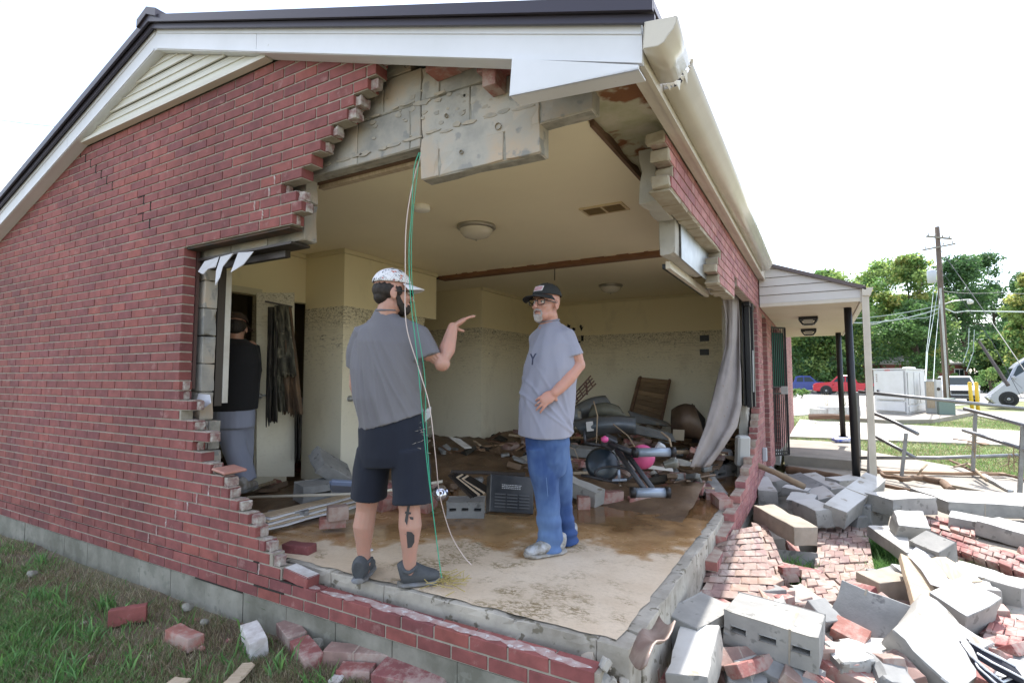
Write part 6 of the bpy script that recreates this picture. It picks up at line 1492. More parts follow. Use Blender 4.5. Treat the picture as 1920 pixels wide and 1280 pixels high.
def piece(name, label, cat, a, b, W, Hh, m, kind='solid', roll=0, slots=3, jit=.004, bev=.006, group=None, seams=None, seam_m=None, faces=None):
    a, b = Vector(a), Vector(b); L = (b-a).length
    mb = block_mesh(L, W, Hh, kind, slots) if kind == 'cmu' and slots else MB().box(-L/2, L/2, -W/2, W/2, -Hh/2, Hh/2)
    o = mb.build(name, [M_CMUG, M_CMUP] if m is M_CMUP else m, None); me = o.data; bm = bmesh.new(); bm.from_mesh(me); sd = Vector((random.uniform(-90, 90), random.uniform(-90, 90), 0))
    if kind != 'cmu' or not slots:
        bmesh.ops.subdivide_edges(bm, edges=[e for e in bm.edges if e.calc_length() > .03], cuts=4 if max(L, W) > .15 else 2, use_grid_fill=True)
        sharp = [e for e in bm.edges if e.is_manifold and e.calc_face_angle(0) > .8]; sv = {v for e in sharp for v in e.verts}
        for v in sv:
            k = max(0, mnoise.noise(v.co*14+sd)-.05)*3.0
            v.co *= 1-min(.16, k*jit/max(.02, v.co.length)*2.2)
        for v in bm.verts: v.co += mnoise.noise_vector(v.co*4+sd)*jit*2.0+mnoise.noise_vector(v.co*22+sd)*jit*.35
        bmesh.ops.bevel(bm, geom=[e for e in bm.edges if e.is_manifold and e.calc_face_angle(0) > .8], offset=bev*.6, segments=1, affect='EDGES')
    else:
        for v in bm.verts: v.co += mnoise.noise_vector(v.co*5+sd)*jit*1.2
        bmesh.ops.bevel(bm, geom=[e for e in bm.edges if e.is_manifold and e.calc_face_angle(0) > .8], offset=bev*.6, segments=1, affect='EDGES')
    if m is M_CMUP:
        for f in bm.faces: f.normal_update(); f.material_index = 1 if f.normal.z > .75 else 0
    for f in bm.faces: f.smooth = True
    for e in bm.edges: e.smooth = not (e.is_manifold and e.calc_face_angle(0) > .42)
    bm.to_mesh(me); bm.free()
    if 'rnd' in me.attributes: me.attributes.remove(me.attributes['rnd'])
    at_ = me.attributes.new('rnd', 'FLOAT', 'FACE'); at_.data.foreach_set('value', [random.random()]*len(me.polygons))
    R = orient(a, b, roll=roll); o.matrix_world = Matrix.Translation((a+b)/2) @ R.to_4x4()
    tag(o, label, cat, group)
    if seams:
        s = MB()
        for t in seams: s.box(-L/2+t*L-.005, -L/2+t*L+.005, -W/2-.0005, W/2+.0005, -Hh/2-.0005, Hh/2+.0005)
        q = s.build('mortar_joint', seam_m or M_MORTAR, o, jitter=.002); q.matrix_parent_inverse = Matrix.Identity(4)
    return o
def Z(u, v, z): return at(u, v, 'z', z)
CM = 'cmu'
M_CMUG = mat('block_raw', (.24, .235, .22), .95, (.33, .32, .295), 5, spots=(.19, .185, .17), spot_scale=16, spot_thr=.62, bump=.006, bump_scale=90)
# each row: kind, label, (u1,v1,z1),(u2,v2,z2), width, thickness, material, roll, slots, seams
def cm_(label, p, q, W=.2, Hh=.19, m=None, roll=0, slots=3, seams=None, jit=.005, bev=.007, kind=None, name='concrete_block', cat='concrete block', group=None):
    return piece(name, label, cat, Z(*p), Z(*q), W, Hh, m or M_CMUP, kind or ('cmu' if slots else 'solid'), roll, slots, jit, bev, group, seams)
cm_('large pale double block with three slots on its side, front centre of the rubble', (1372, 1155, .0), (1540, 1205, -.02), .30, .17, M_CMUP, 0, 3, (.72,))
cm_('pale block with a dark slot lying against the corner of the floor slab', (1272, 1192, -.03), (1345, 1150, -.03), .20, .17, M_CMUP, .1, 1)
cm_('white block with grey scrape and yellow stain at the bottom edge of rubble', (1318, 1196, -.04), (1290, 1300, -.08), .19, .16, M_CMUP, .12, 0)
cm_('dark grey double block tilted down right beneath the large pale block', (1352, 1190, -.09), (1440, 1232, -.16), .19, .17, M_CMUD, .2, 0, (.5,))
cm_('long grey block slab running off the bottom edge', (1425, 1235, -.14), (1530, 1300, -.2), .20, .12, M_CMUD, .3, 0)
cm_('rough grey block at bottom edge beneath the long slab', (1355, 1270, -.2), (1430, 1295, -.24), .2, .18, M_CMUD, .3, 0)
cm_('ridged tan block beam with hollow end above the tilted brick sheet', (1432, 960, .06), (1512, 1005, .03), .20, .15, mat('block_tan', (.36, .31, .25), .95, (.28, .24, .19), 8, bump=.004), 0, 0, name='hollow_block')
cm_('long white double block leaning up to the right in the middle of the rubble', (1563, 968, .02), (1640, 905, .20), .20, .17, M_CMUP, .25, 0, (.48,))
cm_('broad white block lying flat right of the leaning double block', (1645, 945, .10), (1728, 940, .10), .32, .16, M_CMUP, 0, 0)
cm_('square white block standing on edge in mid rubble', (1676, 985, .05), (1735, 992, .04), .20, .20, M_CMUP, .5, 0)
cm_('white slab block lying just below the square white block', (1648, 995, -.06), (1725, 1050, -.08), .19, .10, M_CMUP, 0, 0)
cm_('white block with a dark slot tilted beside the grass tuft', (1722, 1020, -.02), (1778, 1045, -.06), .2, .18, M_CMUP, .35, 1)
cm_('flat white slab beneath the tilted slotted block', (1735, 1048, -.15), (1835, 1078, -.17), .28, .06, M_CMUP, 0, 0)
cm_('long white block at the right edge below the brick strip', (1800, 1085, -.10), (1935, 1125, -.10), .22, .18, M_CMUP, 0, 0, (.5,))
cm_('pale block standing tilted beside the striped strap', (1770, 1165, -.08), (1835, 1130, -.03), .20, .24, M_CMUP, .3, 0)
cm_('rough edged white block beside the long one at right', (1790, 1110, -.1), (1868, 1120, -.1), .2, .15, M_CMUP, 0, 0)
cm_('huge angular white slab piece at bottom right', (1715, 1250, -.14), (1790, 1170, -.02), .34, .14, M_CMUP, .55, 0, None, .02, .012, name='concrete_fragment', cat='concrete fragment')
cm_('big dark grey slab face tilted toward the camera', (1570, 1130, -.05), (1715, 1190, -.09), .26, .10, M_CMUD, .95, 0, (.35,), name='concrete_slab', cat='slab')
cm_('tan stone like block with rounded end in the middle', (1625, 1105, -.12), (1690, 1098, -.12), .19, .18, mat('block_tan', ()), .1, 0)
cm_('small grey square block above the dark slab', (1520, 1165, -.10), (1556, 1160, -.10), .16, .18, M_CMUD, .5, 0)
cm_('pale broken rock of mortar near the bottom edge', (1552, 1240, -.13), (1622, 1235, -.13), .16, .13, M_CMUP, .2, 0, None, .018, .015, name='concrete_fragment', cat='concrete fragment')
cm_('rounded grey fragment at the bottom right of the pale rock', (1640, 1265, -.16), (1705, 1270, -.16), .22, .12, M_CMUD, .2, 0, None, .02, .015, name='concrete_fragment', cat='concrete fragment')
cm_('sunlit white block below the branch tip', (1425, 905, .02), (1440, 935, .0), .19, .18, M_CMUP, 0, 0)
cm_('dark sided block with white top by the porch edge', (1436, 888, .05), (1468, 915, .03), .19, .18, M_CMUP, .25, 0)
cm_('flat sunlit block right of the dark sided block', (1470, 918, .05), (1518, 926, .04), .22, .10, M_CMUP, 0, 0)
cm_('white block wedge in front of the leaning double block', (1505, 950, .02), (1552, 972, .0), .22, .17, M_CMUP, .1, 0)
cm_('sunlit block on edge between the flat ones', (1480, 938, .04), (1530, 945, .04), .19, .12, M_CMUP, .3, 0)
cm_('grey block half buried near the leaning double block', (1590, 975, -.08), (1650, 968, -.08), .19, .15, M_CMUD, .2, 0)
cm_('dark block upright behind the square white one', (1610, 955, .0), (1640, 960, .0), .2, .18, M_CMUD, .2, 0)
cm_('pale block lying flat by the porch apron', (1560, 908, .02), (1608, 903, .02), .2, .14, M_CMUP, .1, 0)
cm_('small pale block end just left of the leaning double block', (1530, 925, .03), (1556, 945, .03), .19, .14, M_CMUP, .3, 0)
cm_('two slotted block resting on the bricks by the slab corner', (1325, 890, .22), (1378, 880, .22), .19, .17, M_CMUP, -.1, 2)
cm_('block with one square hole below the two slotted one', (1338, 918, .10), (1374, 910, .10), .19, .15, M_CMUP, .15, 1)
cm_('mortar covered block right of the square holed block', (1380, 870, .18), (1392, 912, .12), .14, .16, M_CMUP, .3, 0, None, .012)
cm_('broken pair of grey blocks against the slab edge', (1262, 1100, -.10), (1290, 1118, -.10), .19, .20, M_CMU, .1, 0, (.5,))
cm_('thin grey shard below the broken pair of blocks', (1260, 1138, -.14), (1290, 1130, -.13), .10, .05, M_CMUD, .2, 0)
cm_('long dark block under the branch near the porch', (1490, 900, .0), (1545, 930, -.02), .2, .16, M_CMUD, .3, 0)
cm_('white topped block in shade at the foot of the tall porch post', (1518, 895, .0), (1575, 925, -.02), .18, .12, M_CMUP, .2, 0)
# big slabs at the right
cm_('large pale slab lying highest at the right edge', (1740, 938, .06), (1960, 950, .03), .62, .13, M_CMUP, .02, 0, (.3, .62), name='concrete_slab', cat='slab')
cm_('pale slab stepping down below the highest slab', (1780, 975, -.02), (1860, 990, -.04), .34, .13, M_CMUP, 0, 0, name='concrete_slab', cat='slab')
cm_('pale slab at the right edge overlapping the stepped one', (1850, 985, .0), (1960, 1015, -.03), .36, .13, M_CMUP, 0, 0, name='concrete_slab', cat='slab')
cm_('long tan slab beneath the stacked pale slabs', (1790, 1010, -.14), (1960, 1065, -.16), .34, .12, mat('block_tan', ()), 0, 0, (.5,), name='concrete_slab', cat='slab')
# ---- brickwork sheets
def sheet(label, corners, nx, ny, th, m, mm, brk=None, name='brickwork_panel', edge=None, drop=.05):
    c = [Vector(q) for q in corners]; mb = MB()
    nrm = (c[1]-c[0]).cross(c[3]-c[0]).normalized(); 
    if nrm.z < 0: nrm = -nrm
    def S(a, b): return (c[0].lerp(c[1], a)).lerp(c[3].lerp(c[2], a), b)
    for j in range(ny):
        off = (j % 2)*.5/nx
        i = -1
        while i < nx:
            a0, a1 = i/nx+off, (i+1)/nx+off; i += 1
            a0, a1 = max(0, a0), min(1, a1)
            if a1-a0 < .25/nx: continue
            if (a0 < .02 or a1 > .98 or j == 0 or j == ny-1) and random.random() < drop*3: continue
            if random.random() < drop*.2: continue
            g_ = .03/nx; b0, b1 = j/ny+.02/ny, (j+1)/ny-.06/ny; w_ = random.uniform(-.008, .010)
            q = [S(a0+g_, b0), S(a1-g_, b0), S(a1-g_, b1), S(a0+g_, b1)]; q = [p+nrm*w_+Vector((random.gauss(0, .003), random.gauss(0, .003), 0)) for p in q]
            mb.prism([p-nrm*th for p in q], nrm*th, 0)
    o = mb.build(name, m, None, bevel=.004, jitter=.002)
    s = MB(); s.grid([[S(a, b)-nrm*.016 for a in np.linspace(.012, .988, 8)] for b in np.linspace(.012, .988, 8)]); s.build('mortar_bed', mm, o, jitter=.004)
    return tag(o, label, 'brickwork')
def zc(l): return [Z(*q) for q in l]
sheet('tilted sheet of fallen brickwork beside the floor slab', zc([(1378, 992, .16), (1425, 985, .10), (1462, 1128, -.13), (1312, 1118, -.08)]), 4, 11, .09, M_BRICKM, M_MORTARR)
sheet('second layer of fallen brickwork stepping right of the tilted sheet', zc([(1408, 978, .0), (1440, 985, .0), (1480, 1085, -.16), (1440, 1105, -.16)]), 2, 8, .16, M_BRICKM, M_MORTARR)
sheet('flat sheet of fallen brickwork in the middle of the rubble', zc([(1535, 990, -.13), (1625, 985, -.13), (1648, 1095, -.18), (1520, 1110, -.17)]), 6, 9, .09, M_BRICKM, M_MORTARR)
sheet('front corner sheet of brickwork below the flat one', zc([(1502, 1070, -.14), (1560, 1075, -.14), (1615, 1120, -.19), (1505, 1135, -.18)]), 4, 4, .10, M_BRICKM, M_MORTARR)
sheet('long strip of fallen brick courses behind the slotted block', zc([(1745, 985, .02), (1930, 1045, -.04), (1925, 1075, -.10), (1735, 1010, -.06)]), 8, 3, .14, M_BRICKR, M_MORTARR)
sheet('upper strip of brickwork under the highest pale slab', zc([(1735, 962, .0), (1830, 985, -.02), (1830, 1005, -.05), (1735, 980, -.04)]), 5, 2, .12, M_BRICKR, M_MORTARR)
sheet('four brick wide chunk of brickwork at the lower right edge', zc([(1865, 1150, -.08), (1945, 1165, -.08), (1945, 1225, -.10), (1835, 1200, -.10)]), 4, 3, .14, M_BRICKR, M_MORTARW)
# ---- single bricks and small chunks
def br(label, p, q, W=.09, Hh=.058, m=None, roll=0, seams=None, group=None, wh=True):
    o = piece('brick', label, 'brick', Z(*p), Z(*q), W, Hh, m or M_BRICKR, 'solid', roll, 0, .0025, .004, group, seams, M_MORTARR)
    return o
br('red brick stack remnant leaning at the foot of the white bottom block', (1245, 1195, -.12), (1215, 1275, -.14), .10, .12)
br('red bricks lying under the copper coloured sheet', (1205, 1240, -.17), (1240, 1300, -.2), .16, .10)
br('thick red double brick at the bottom edge', (1525, 1235, -.16), (1640, 1290, -.2), .12, .09, None, .1, (.5,))
br('red brick chunk leaning against the big dark slab', (1562, 1175, -.10), (1625, 1208, -.14), .12, .10, None, .4)
br('red brick piece at the right of the large pale block', (1530, 1225, -.18), (1550, 1245, -.18), .12, .07)
br('red and pale brick on the rubble against the slab edge', (1306, 1048, -.02), (1330, 1058, -.03), .10, .09, None, .3)
br('tan brick above the brick against the slab edge', (1330, 1030, .02), (1352, 1040, .02), .09, .07)
br('red brick end at the foot of the broken side wall', (1345, 1013, .04), (1358, 1018, .04), .09, .07)
br('pinkish brick under the broken pair of grey blocks', (1290, 1085, -.08), (1312, 1098, -.09), .1, .06)
br('brick chunk beside the grass patch in the rubble', (1440, 1118, -.16), (1482, 1112, -.16), .09, .07)
br('red brick with white edge showing below the large pale block', (1455, 1128, -.14), (1480, 1122, -.14), .09, .06)
br('upright red brick in the pile on the slab corner', (1255, 905, .24), (1300, 935, .20), .12, .10, M_BRICKR, .3, (.5,))
br('fallen run of red bricks slanting down onto the wet floor', (1262, 872, .34), (1310, 905, .26), .14, .07, M_BRICKR, .35, (.33, .66))
br('second run of red bricks below the slanting one', (1240, 895, .27), (1292, 915, .22), .14, .07, M_BRICKR, .2, (.33, .66))
br('red brick at the right of the pile, below the curtain foot', (1310, 900, .22), (1335, 935, .20), .10, .10)
br('red brick face on the slab at the base of the side wall', (1345, 935, .22), (1362, 950, .21), .12, .12)
# front left fallen bricks
G = 'bricks fallen on the grass in front'
br('brick lying on its side alone at far left of the grass', (203, 1158, -0.118), (275, 1146, -0.118), .06, .095, M_BRICK, 0)
br('brick lying flat second from the left in the grass', (322, 1185, -0.126), (368, 1205, -0.126), .09, .07, M_BRICKR, 0)
br('pale topped brick standing end on toward the foundation', (468, 1182, -0.122), (486, 1218, -0.125), .09, .10, M_MORTARW, .1)
br('muddy half brick of the pair leaning together by the foundation', (535, 1175, -0.125), (560, 1205, -0.128), .10, .09, M_BRICKM, .1)
br('red brick of the pair leaning together by the foundation', (562, 1208, -0.128), (590, 1245, -0.133), .10, .08, M_BRICKR, .1)
br('run of two pink bricks with mortar along the foundation', (612, 1228, -0.128), (742, 1235, -0.122), .10, .09, M_BRICKM, .0, (.45,))
br('single brick under the run of two pink bricks', (635, 1258, -0.145), (700, 1262, -0.145), .09, .06, M_BRICKR, .0)
br('brick tilted against the foundation behind the front one', (748, 1244, -0.133), (818, 1262, -0.135), .10, .08, M_BRICKM, .2)
br('large brick chunk at the bottom edge of the grass', (712, 1262, -0.140), (840, 1290, -0.145), .16, .10, M_BRICKR, .1, (.5,))
piece('wood_scrap', 'pale flat wood offcut lying in the grass at the bottom', 'wood scrap', Z(470, 1243, -0.133), Z(430, 1285, -0.135), .08, .012, M_WOODL, 'solid', .05)
piece('wood_scrap', 'small pale wood chip cut by the bottom edge of the photo', 'wood scrap', Z(318, 1276, -0.130), Z(350, 1280, -0.130), .06, .015, M_WOODL, 'solid', .05)
piece('mortar_lump', 'pale lump of mortar below the single brick', 'mortar lump', Z(618, 1272, -0.148), Z(640, 1274, -0.148), .07, .03, M_MORTARW, 'solid', 0, jit=.01, bev=.012)
for (u, v, r_, lab) in ((352, 1137, .03, 'pale stone in the grass right of the leftmost brick'), (383, 1165, .022, 'small beige stone between the first two bricks'), (600, 1205, .04, 'mortar crumb beside the pair of leaning bricks'), (712, 1092, .04, 'grey mortar cone in the gap behind the low brick row'), (726, 1101, .028, 'red brick crumb in the gap behind the low brick row'), (60, 1075, .03, 'pale stone near the foundation at far left')):
    c = Z(u, v, .04 if 'gap' in lab else -.14); bm = bmesh.new(); bmesh.ops.create_icosphere(bm, subdivisions=2, radius=r_)
    for q in bm.verts: q.co = Vector((q.co.x*1.2, q.co.y, q.co.z*.8))*(1+mnoise.noise(q.co*40)*.4)
    mb = MB(); mb.add([q.co.copy() for q in bm.verts], [[q.index for q in f.verts] for f in bm.faces]); bm.free(); o = mb.build('stone', M_BRICKR if 'red' in lab else M_CONCD); o.location = c; tag(o, lab, 'stone')
# soil in the cavity between low brick row and slab edge
q = MB().grid([[(x, y, .035+.03*fbm(x*3, y*3)) for x in np.linspace(-2.75, -.75, 30)] for y in np.linspace(YB+.08, 2.245, 5)]); o = q.build('cavity_soil', M_MUD, smooth=True); tag(o, kind='structure')
# tile on the stepped wall
q = MB(); q.box(-.085, .085, -.075, .075, -.009, .009); o = q.build('clay_tile', mat('terracotta', (.45, .22, .17), .6, (.38, .18, .14), 8), bevel=.006); o.location = at(430, 880, 'y', YB+.06)+Vector((0, 0, -.0)); o.rotation_euler = (.05, .08, -.1); tag(o, 'pink clay tile lying loose on a step of the torn gable wall', 'tile')
# ---- filler rubble: small anonymous debris between named pieces
def mound(x, y):
    p = Vector((x, y, 0)); return 0
lab1 = 'small broken bit of brick among the fallen masonry'; lab2 = 'small broken bit of grey block among the fallen masonry'
k = 0
while k < 200:
    u = random.uniform(1215, 2100); v = random.uniform(905, 1290); p = Z(u, v, -.22)
    if p.x < -.66 or (p.y > 7.0) or (p.x < -.5 and p.y > 5.6): continue
    if (1620 < u < 1710 and 1000 < v < 1095) or (1790 < u < 1920 and 1050 < v < 1110) or (1500 < u < 1645 and 980 < v < 1130) or (1300 < u < 1475 and 985 < v < 1125): continue
    k += 1; isb = random.random() < .5; s = random.uniform(.03, .10)
    a = random.uniform(0, 3.14); d = Vector((math.cos(a), math.sin(a), random.uniform(-.3, .3)))*s
    z = -.26+random.random()*.05; c = Vector((p.x, p.y, z))
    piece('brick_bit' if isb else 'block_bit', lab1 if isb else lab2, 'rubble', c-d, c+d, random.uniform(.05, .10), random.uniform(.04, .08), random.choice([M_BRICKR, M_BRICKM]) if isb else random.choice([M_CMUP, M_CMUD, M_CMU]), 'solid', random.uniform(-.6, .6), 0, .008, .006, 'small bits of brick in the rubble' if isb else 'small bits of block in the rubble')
k = 0
while k < 80:   # larger half-buried blocks
    u = random.uniform(1240, 2120); v = random.uniform(915, 1290); p = Z(u, v, -.24)
    if p.x < -.45 or p.y > 6.6 or (1620 < u < 1710 and 1000 < v < 1095) or (1790 < u < 1920 and 1050 < v < 1110) or (1300 < u < 1475 and 985 < v < 1125) or (1500 < u < 1640 and 985 < v < 1120): continue
    k += 1; isb = random.random() < .4; a = random.uniform(0, 3.14); d = Vector((math.cos(a), math.sin(a), random.uniform(-.25, .25)))*random.uniform(.10, .2); c = Vector((p.x, p.y, -.25+random.random()*.06))
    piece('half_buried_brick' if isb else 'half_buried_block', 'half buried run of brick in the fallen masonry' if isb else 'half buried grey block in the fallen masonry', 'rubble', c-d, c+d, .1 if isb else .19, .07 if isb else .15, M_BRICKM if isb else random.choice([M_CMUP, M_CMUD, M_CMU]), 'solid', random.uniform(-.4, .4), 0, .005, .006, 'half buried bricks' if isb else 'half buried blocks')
k = 0
while k < 120:   # whole loose bricks, singly and in twos
    u = random.uniform(1230, 2100); v = random.uniform(930, 1290)**1.0; p = Z(u, v, -.20)
    if p.x < -.60 or p.y > 6.4 or (1620 < u < 1710 and 1000 < v < 1095) or (1790 < u < 1920 and 1050 < v < 1110) or (1300 < u < 1475 and 985 < v < 1125) or (p.x < -.5 and p.y > 4.6) or (1500 < u < 1645 and 980 < v < 1130): continue
    k += 1; a = random.uniform(0, 3.14); L = random.choice([.195, .195, .12, .40]); d = Vector((math.cos(a), math.sin(a), random.uniform(-.3, .3)))*L/2; c = Vector((p.x, p.y, -.20+random.random()*.10))
    piece('loose_brick', 'loose red brick lying among the fallen blocks', 'brick', c-d, c+d, .09, .06, random.choice([M_BRICKR, M_BRICKR, M_BRICKM]), 'solid', random.uniform(-.7, .7), 0, .003, .004, 'loose red bricks in the rubble', (.5,) if L > .3 else None, M_MORTARR)
# mud and dust under the rubble
# ---- other exterior debris
# copper-coloured curved sheet
P4 = []
for i in range(9):
    t = i/8; a = at(1180+(1236-1180)*t, 1232+(1150-1232)*t, 'x', -.67).lerp(at(1215, 1150, 'x', -.67), .25*math.sin(t*3.14)); b = at(1212+(1266-1212)*t, 1245+(1158-1245)*t, 'x', -.54)
    P4.append([a.lerp(b, j/5)+Vector((0, 0, .03*math.sin(t*6)-.03*math.sin(j/5*3.1))) for j in range(6)])
o = MB().grid(P4).build('metal_flashing', mat('copper_dusty', (.25, .17, .14), .45, (.38, .30, .26), 7, metal=.2), smooth=True, thick=.006); tag(o, 'curved dusty copper coloured sheet at the slab corner', 'metal sheet')
# long ridged trim board standing diagonally, bent white metal
a, b = Z(1708, 1050, .06), Z(1745, 1165, -.10); piece('trim_board', 'long beige ridged board propped diagonally in the rubble', 'board', a, b, .14, .05, M_WOODL, 'solid', -.3)
for s in (-.035, 0, .035):
    pass
a = Z(1700, 1042, .08); b = Z(1762, 1110, .0)
L_ = [Z(1702, 1040, .10), Z(1728, 1068, .06), Z(1745, 1095, .02), Z(1775, 1105, .02), Z(1800, 1085, .06)]
q = MB().grid([[p+Vector((.0, .0, 0)), p+Vector((.05, .03, .05)), p+Vector((.10, .05, .02))] for p in L_]); tag(q.build('bent_metal_trim', mat('metal_white', (.66, .68, .74), .35), thick=.005), 'bent white metal trim strip lying over the blocks', 'metal trim')
q = MB().grid([[p+Vector((.02, .02, -.05)), p+Vector((.10, .05, -.02)), p+Vector((.16, .12, -.03))] for p in [Z(1725, 1040, .05), Z(1760, 1062, .03), Z(1790, 1085, .0)]]); tag(q.build('bent_metal_trim', M_WOODL, thick=.02), 'brown wooden window sill piece behind the bent trim', 'board')
# striped strap
pts = [Z(1800, 1213, .0), Z(1815, 1235, -.02), Z(1845, 1262, -.06), Z(1875, 1285, -.10), Z(1900, 1275, -.10), Z(1898, 1255, -.06), Z(1870, 1240, -.02), Z(1840, 1225, .0), Z(1812, 1208, .02)]
q = MB().grid([[p+Vector((0, 0, .03)), p+Vector((.02, -.03, .0)), p+Vector((.03, -.07, -.03))] for p in pts]); S_ = q.build('fabric_strap', mat('strap_black', (.012, .013, .022), .9), smooth=True, thick=.008); tag(S_, 'black and white striped fabric strap lying at bottom right', 'strap')
q = MB(); q.tube([p+Vector((.008, -.012, .025)) for p in pts], .006, 5); q.build('white_stripe', M_WHITE, S_, smooth=True); q = MB(); q.tube([p+Vector((.028, -.055, -.008)) for p in pts], .005, 5); q.build('white_stripe', M_WHITE, S_, smooth=True)
# branches and timber
M_BR = mat('branch_bare', (.33, .25, .16), .85, (.24, .17, .11), 8, stretch=(1, 1, 1), bump=.003)
M_BRD = mat('branch_dark', (.13, .08, .05), .9, (.20, .13, .08), 8, bump=.006)
def branch(label, pts, r, m, cat='branch', name='branch'):
    n = len(pts); P3 = []
    for i in range(n-1):
        for k in range(6): P3.append(Vector(pts[i]).lerp(Vector(pts[i+1]), k/6)+Vector((random.gauss(0, .004), random.gauss(0, .004), random.gauss(0, .004))))
    P3.append(Vector(pts[-1])); rr = [r[0]+(r[1]-r[0])*i/(len(P3)-1)*1.0 for i in range(len(P3))]; rr = [x*random.uniform(.92, 1.1) for x in rr]
    q = MB(); q.tube(P3, rr, 9); return tag(q.build(name, m, smooth=True, origin=Vector(pts[0])), label, cat)
branch('long pale bare branch reaching from the room out over the rubble', [Z(1245, 845, .50), Z(1350, 852, .42), Z(1430, 875, .30), Z(1508, 912, .16)], (.022, .034), M_BR)
branch('dark driftwood log lying across the porch apron', [Z(1478, 880, -.08), Z(1530, 886, -.06), Z(1580, 895, -.08), Z(1740, 925, -.10)], (.06, .02), M_BRD)
branch('crooked dark branch curling beneath the sloping handrail', [Z(1638, 868, .0), Z(1655, 890, -.05), Z(1690, 898, -.04), Z(1730, 895, -.04), Z(1768, 905, -.08), Z(1785, 920, -.1)], (.02, .05), M_BRD)
branch('thin twig upright against the bent post', [Z(1718, 895, -.1), Z(1728, 880, .02), Z(1738, 870, .06)], (.015, .012), M_BR)
branch('thin branch by the right handrail post', [Z(1780, 862, -.02), Z(1830, 885, -.06), Z(1890, 890, -.08), Z(1940, 905, -.1)], (.02, .02), M_BRD)
branch('small branch crossing near the right railing', [Z(1788, 875, -.02), Z(1815, 868, .02), Z(1850, 900, -.06)], (.015, .02), M_BR)
piece('timber', 'long flat plank on the ramp behind the pale slabs', 'plank', Z(1640, 884, -.08), Z(1885, 889, -.08), .08, .04, M_WOOD, 'solid', 0)
piece('timber', 'metal channel strip lying down the ramp slab', 'metal strip', Z(1840, 888, -.08), Z(1895, 920, -.1), .06, .03, M_GALV, 'solid', 0)
for (p, lab) in (((1826, 836), 'tangle of flood debris caught on the right handrail post'), ((1900, 860), 'tan rag of debris hanging on the low rail')):
    q = MB(); c = dp(*p, 7.4 if p[0] < 1850 else 6.7)
    q.tube([c-Vector((0, 0, .16)), c+Vector((.01, 0, .16))], .006, 5)
    for _ in range(26):
        a = c+Vector((random.gauss(0, .03), random.gauss(0, .03), random.gauss(0, .05))); q.tube([a, a+Vector((random.gauss(0, .05), random.gauss(0, .03), random.gauss(-.03, .05)))], .004, 4)
    tag(q.build('debris_tangle', M_BR, origin=c), lab, 'debris')
c = Z(1555+0, 0+0+800, 0) if False else None
for (u, v, lab) in ((1840, 828, 'brown leaf litter scrap on the lawn behind the railing'), (1812, 823, 'brown bark scrap on the lawn left of the railing post')):
    piece('bark_scrap', lab, 'bark', Z(u-22, v, -.26), Z(u+12, v+5, -.26), .12, .03, M_BRD, 'solid', 0, jit=.02)
# concrete steps block by wall base
piece('concrete_block', 'small pale block against the brick wall below the outlet', 'concrete block', Z(1450, 862, -.02), Z(1458, 838, -.02), .2, .16, M_CMUP, 'solid', 0)
# ================================================================== inside debris
# ceiling fixtures
def ceil_light(u, v, label):
    p = at(u, v, 'z', ZC-.02); P = empty('ceiling_light', (p.x, p.y, ZC), label, 'ceiling light', 'round ceiling lights')
    q = MB(); q.lathe((p.x, p.y, ZC), [(.165, 0), (.168, -.018), (.155, -.030), (.140, -.034)], 28); q.build('metal_rim', mat('nickel', (.36, .33, .27), .35, metal=.6), P, smooth=True)
    q = MB(); q.lathe((p.x, p.y, ZC), [(.142, -.030), (.135, -.060), (.105, -.090), (.055, -.108), (.012, -.113), (0, -.113)], 28); q.build('glass_bowl', mat('frosted_glass', (.62, .57, .46), .25), P, smooth=True)
    q = MB(); q.lathe((p.x, p.y, ZC), [(0, -.112), (.010, -.116), (.008, -.128), (0, -.132)], 10); q.build('finial', mat('nickel', ()), P, smooth=True)
ceil_light(893, 428, 'round frosted ceiling light in the front room ceiling'); ceil_light(1145, 537, 'round frosted ceiling light in the rear room ceiling')
p = at(791, 386, 'z', ZC); P = empty('smoke_detector', (p.x, p.y, ZC), 'round white smoke detector on the front ceiling', 'smoke detector')
q = MB(); q.lathe((p.x, p.y, ZC), [(.062, 0), (.065, -.012), (.064, -.034), (.052, -.040), (0, -.041)], 24); q.build('detector_body', mat('plastic_cream', (.85, .82, .72), .4), P, smooth=True)
def cvent(u, v, s, label):
    p = at(u, v, 'z', ZC); P = empty('ceiling_vent', (p.x, p.y, ZC), label, 'ceiling vent', 'ceiling air vents'); a, b = .17*s, .10*s
    f_ = MB(); 
    for (x0, x1, y0, y1) in ((-a, a, -b, -b+.02), (-a, a, b-.02, b), (-a, -a+.02, -b+.02, b-.02), (a-.02, a, -b+.02, b-.02), (-.008, .008, -b+.02, b-.02)): f_.box(p.x+x0, p.x+x1, p.y+y0, p.y+y1, ZC-.012, ZC-.001)
    f_.build('vent_frame', mat('vent_cream', (.60, .48, .28), .6), P); MB().box(p.x-a+.02, p.x+a-.02, p.y-b+.02, p.y+b-.02, ZC-.003, ZC-.001).build('vent_backing', M_BLACK, P)
    for k in range(6):
        y = p.y-b+.035+k*(2*b-.06)/5; t = MB(); t.box(p.x-a+.021, p.x+a-.021, y-.0035, y+.0015, ZC-.010, ZC-.004); t.build('slat', mat('vent_rust', (.30, .20, .09), .7), P)
cvent(1133, 391, 1.0, 'rusty ceiling air vent in the front room ceiling'); cvent(1302, 519, .7, 'small air vent in the rear ceiling near the side wall')
q = MB(); p = at(1040, 500, 'z', ZC); q.tube([(p.x, p.y, ZC), (p.x, p.y, ZC-.16)], .006, 6); tag(q.build('conduit_stub', M_DARKM, origin=(p.x, p.y, ZC)), 'thin metal rod hanging from the ceiling above the bearded man', 'rod')
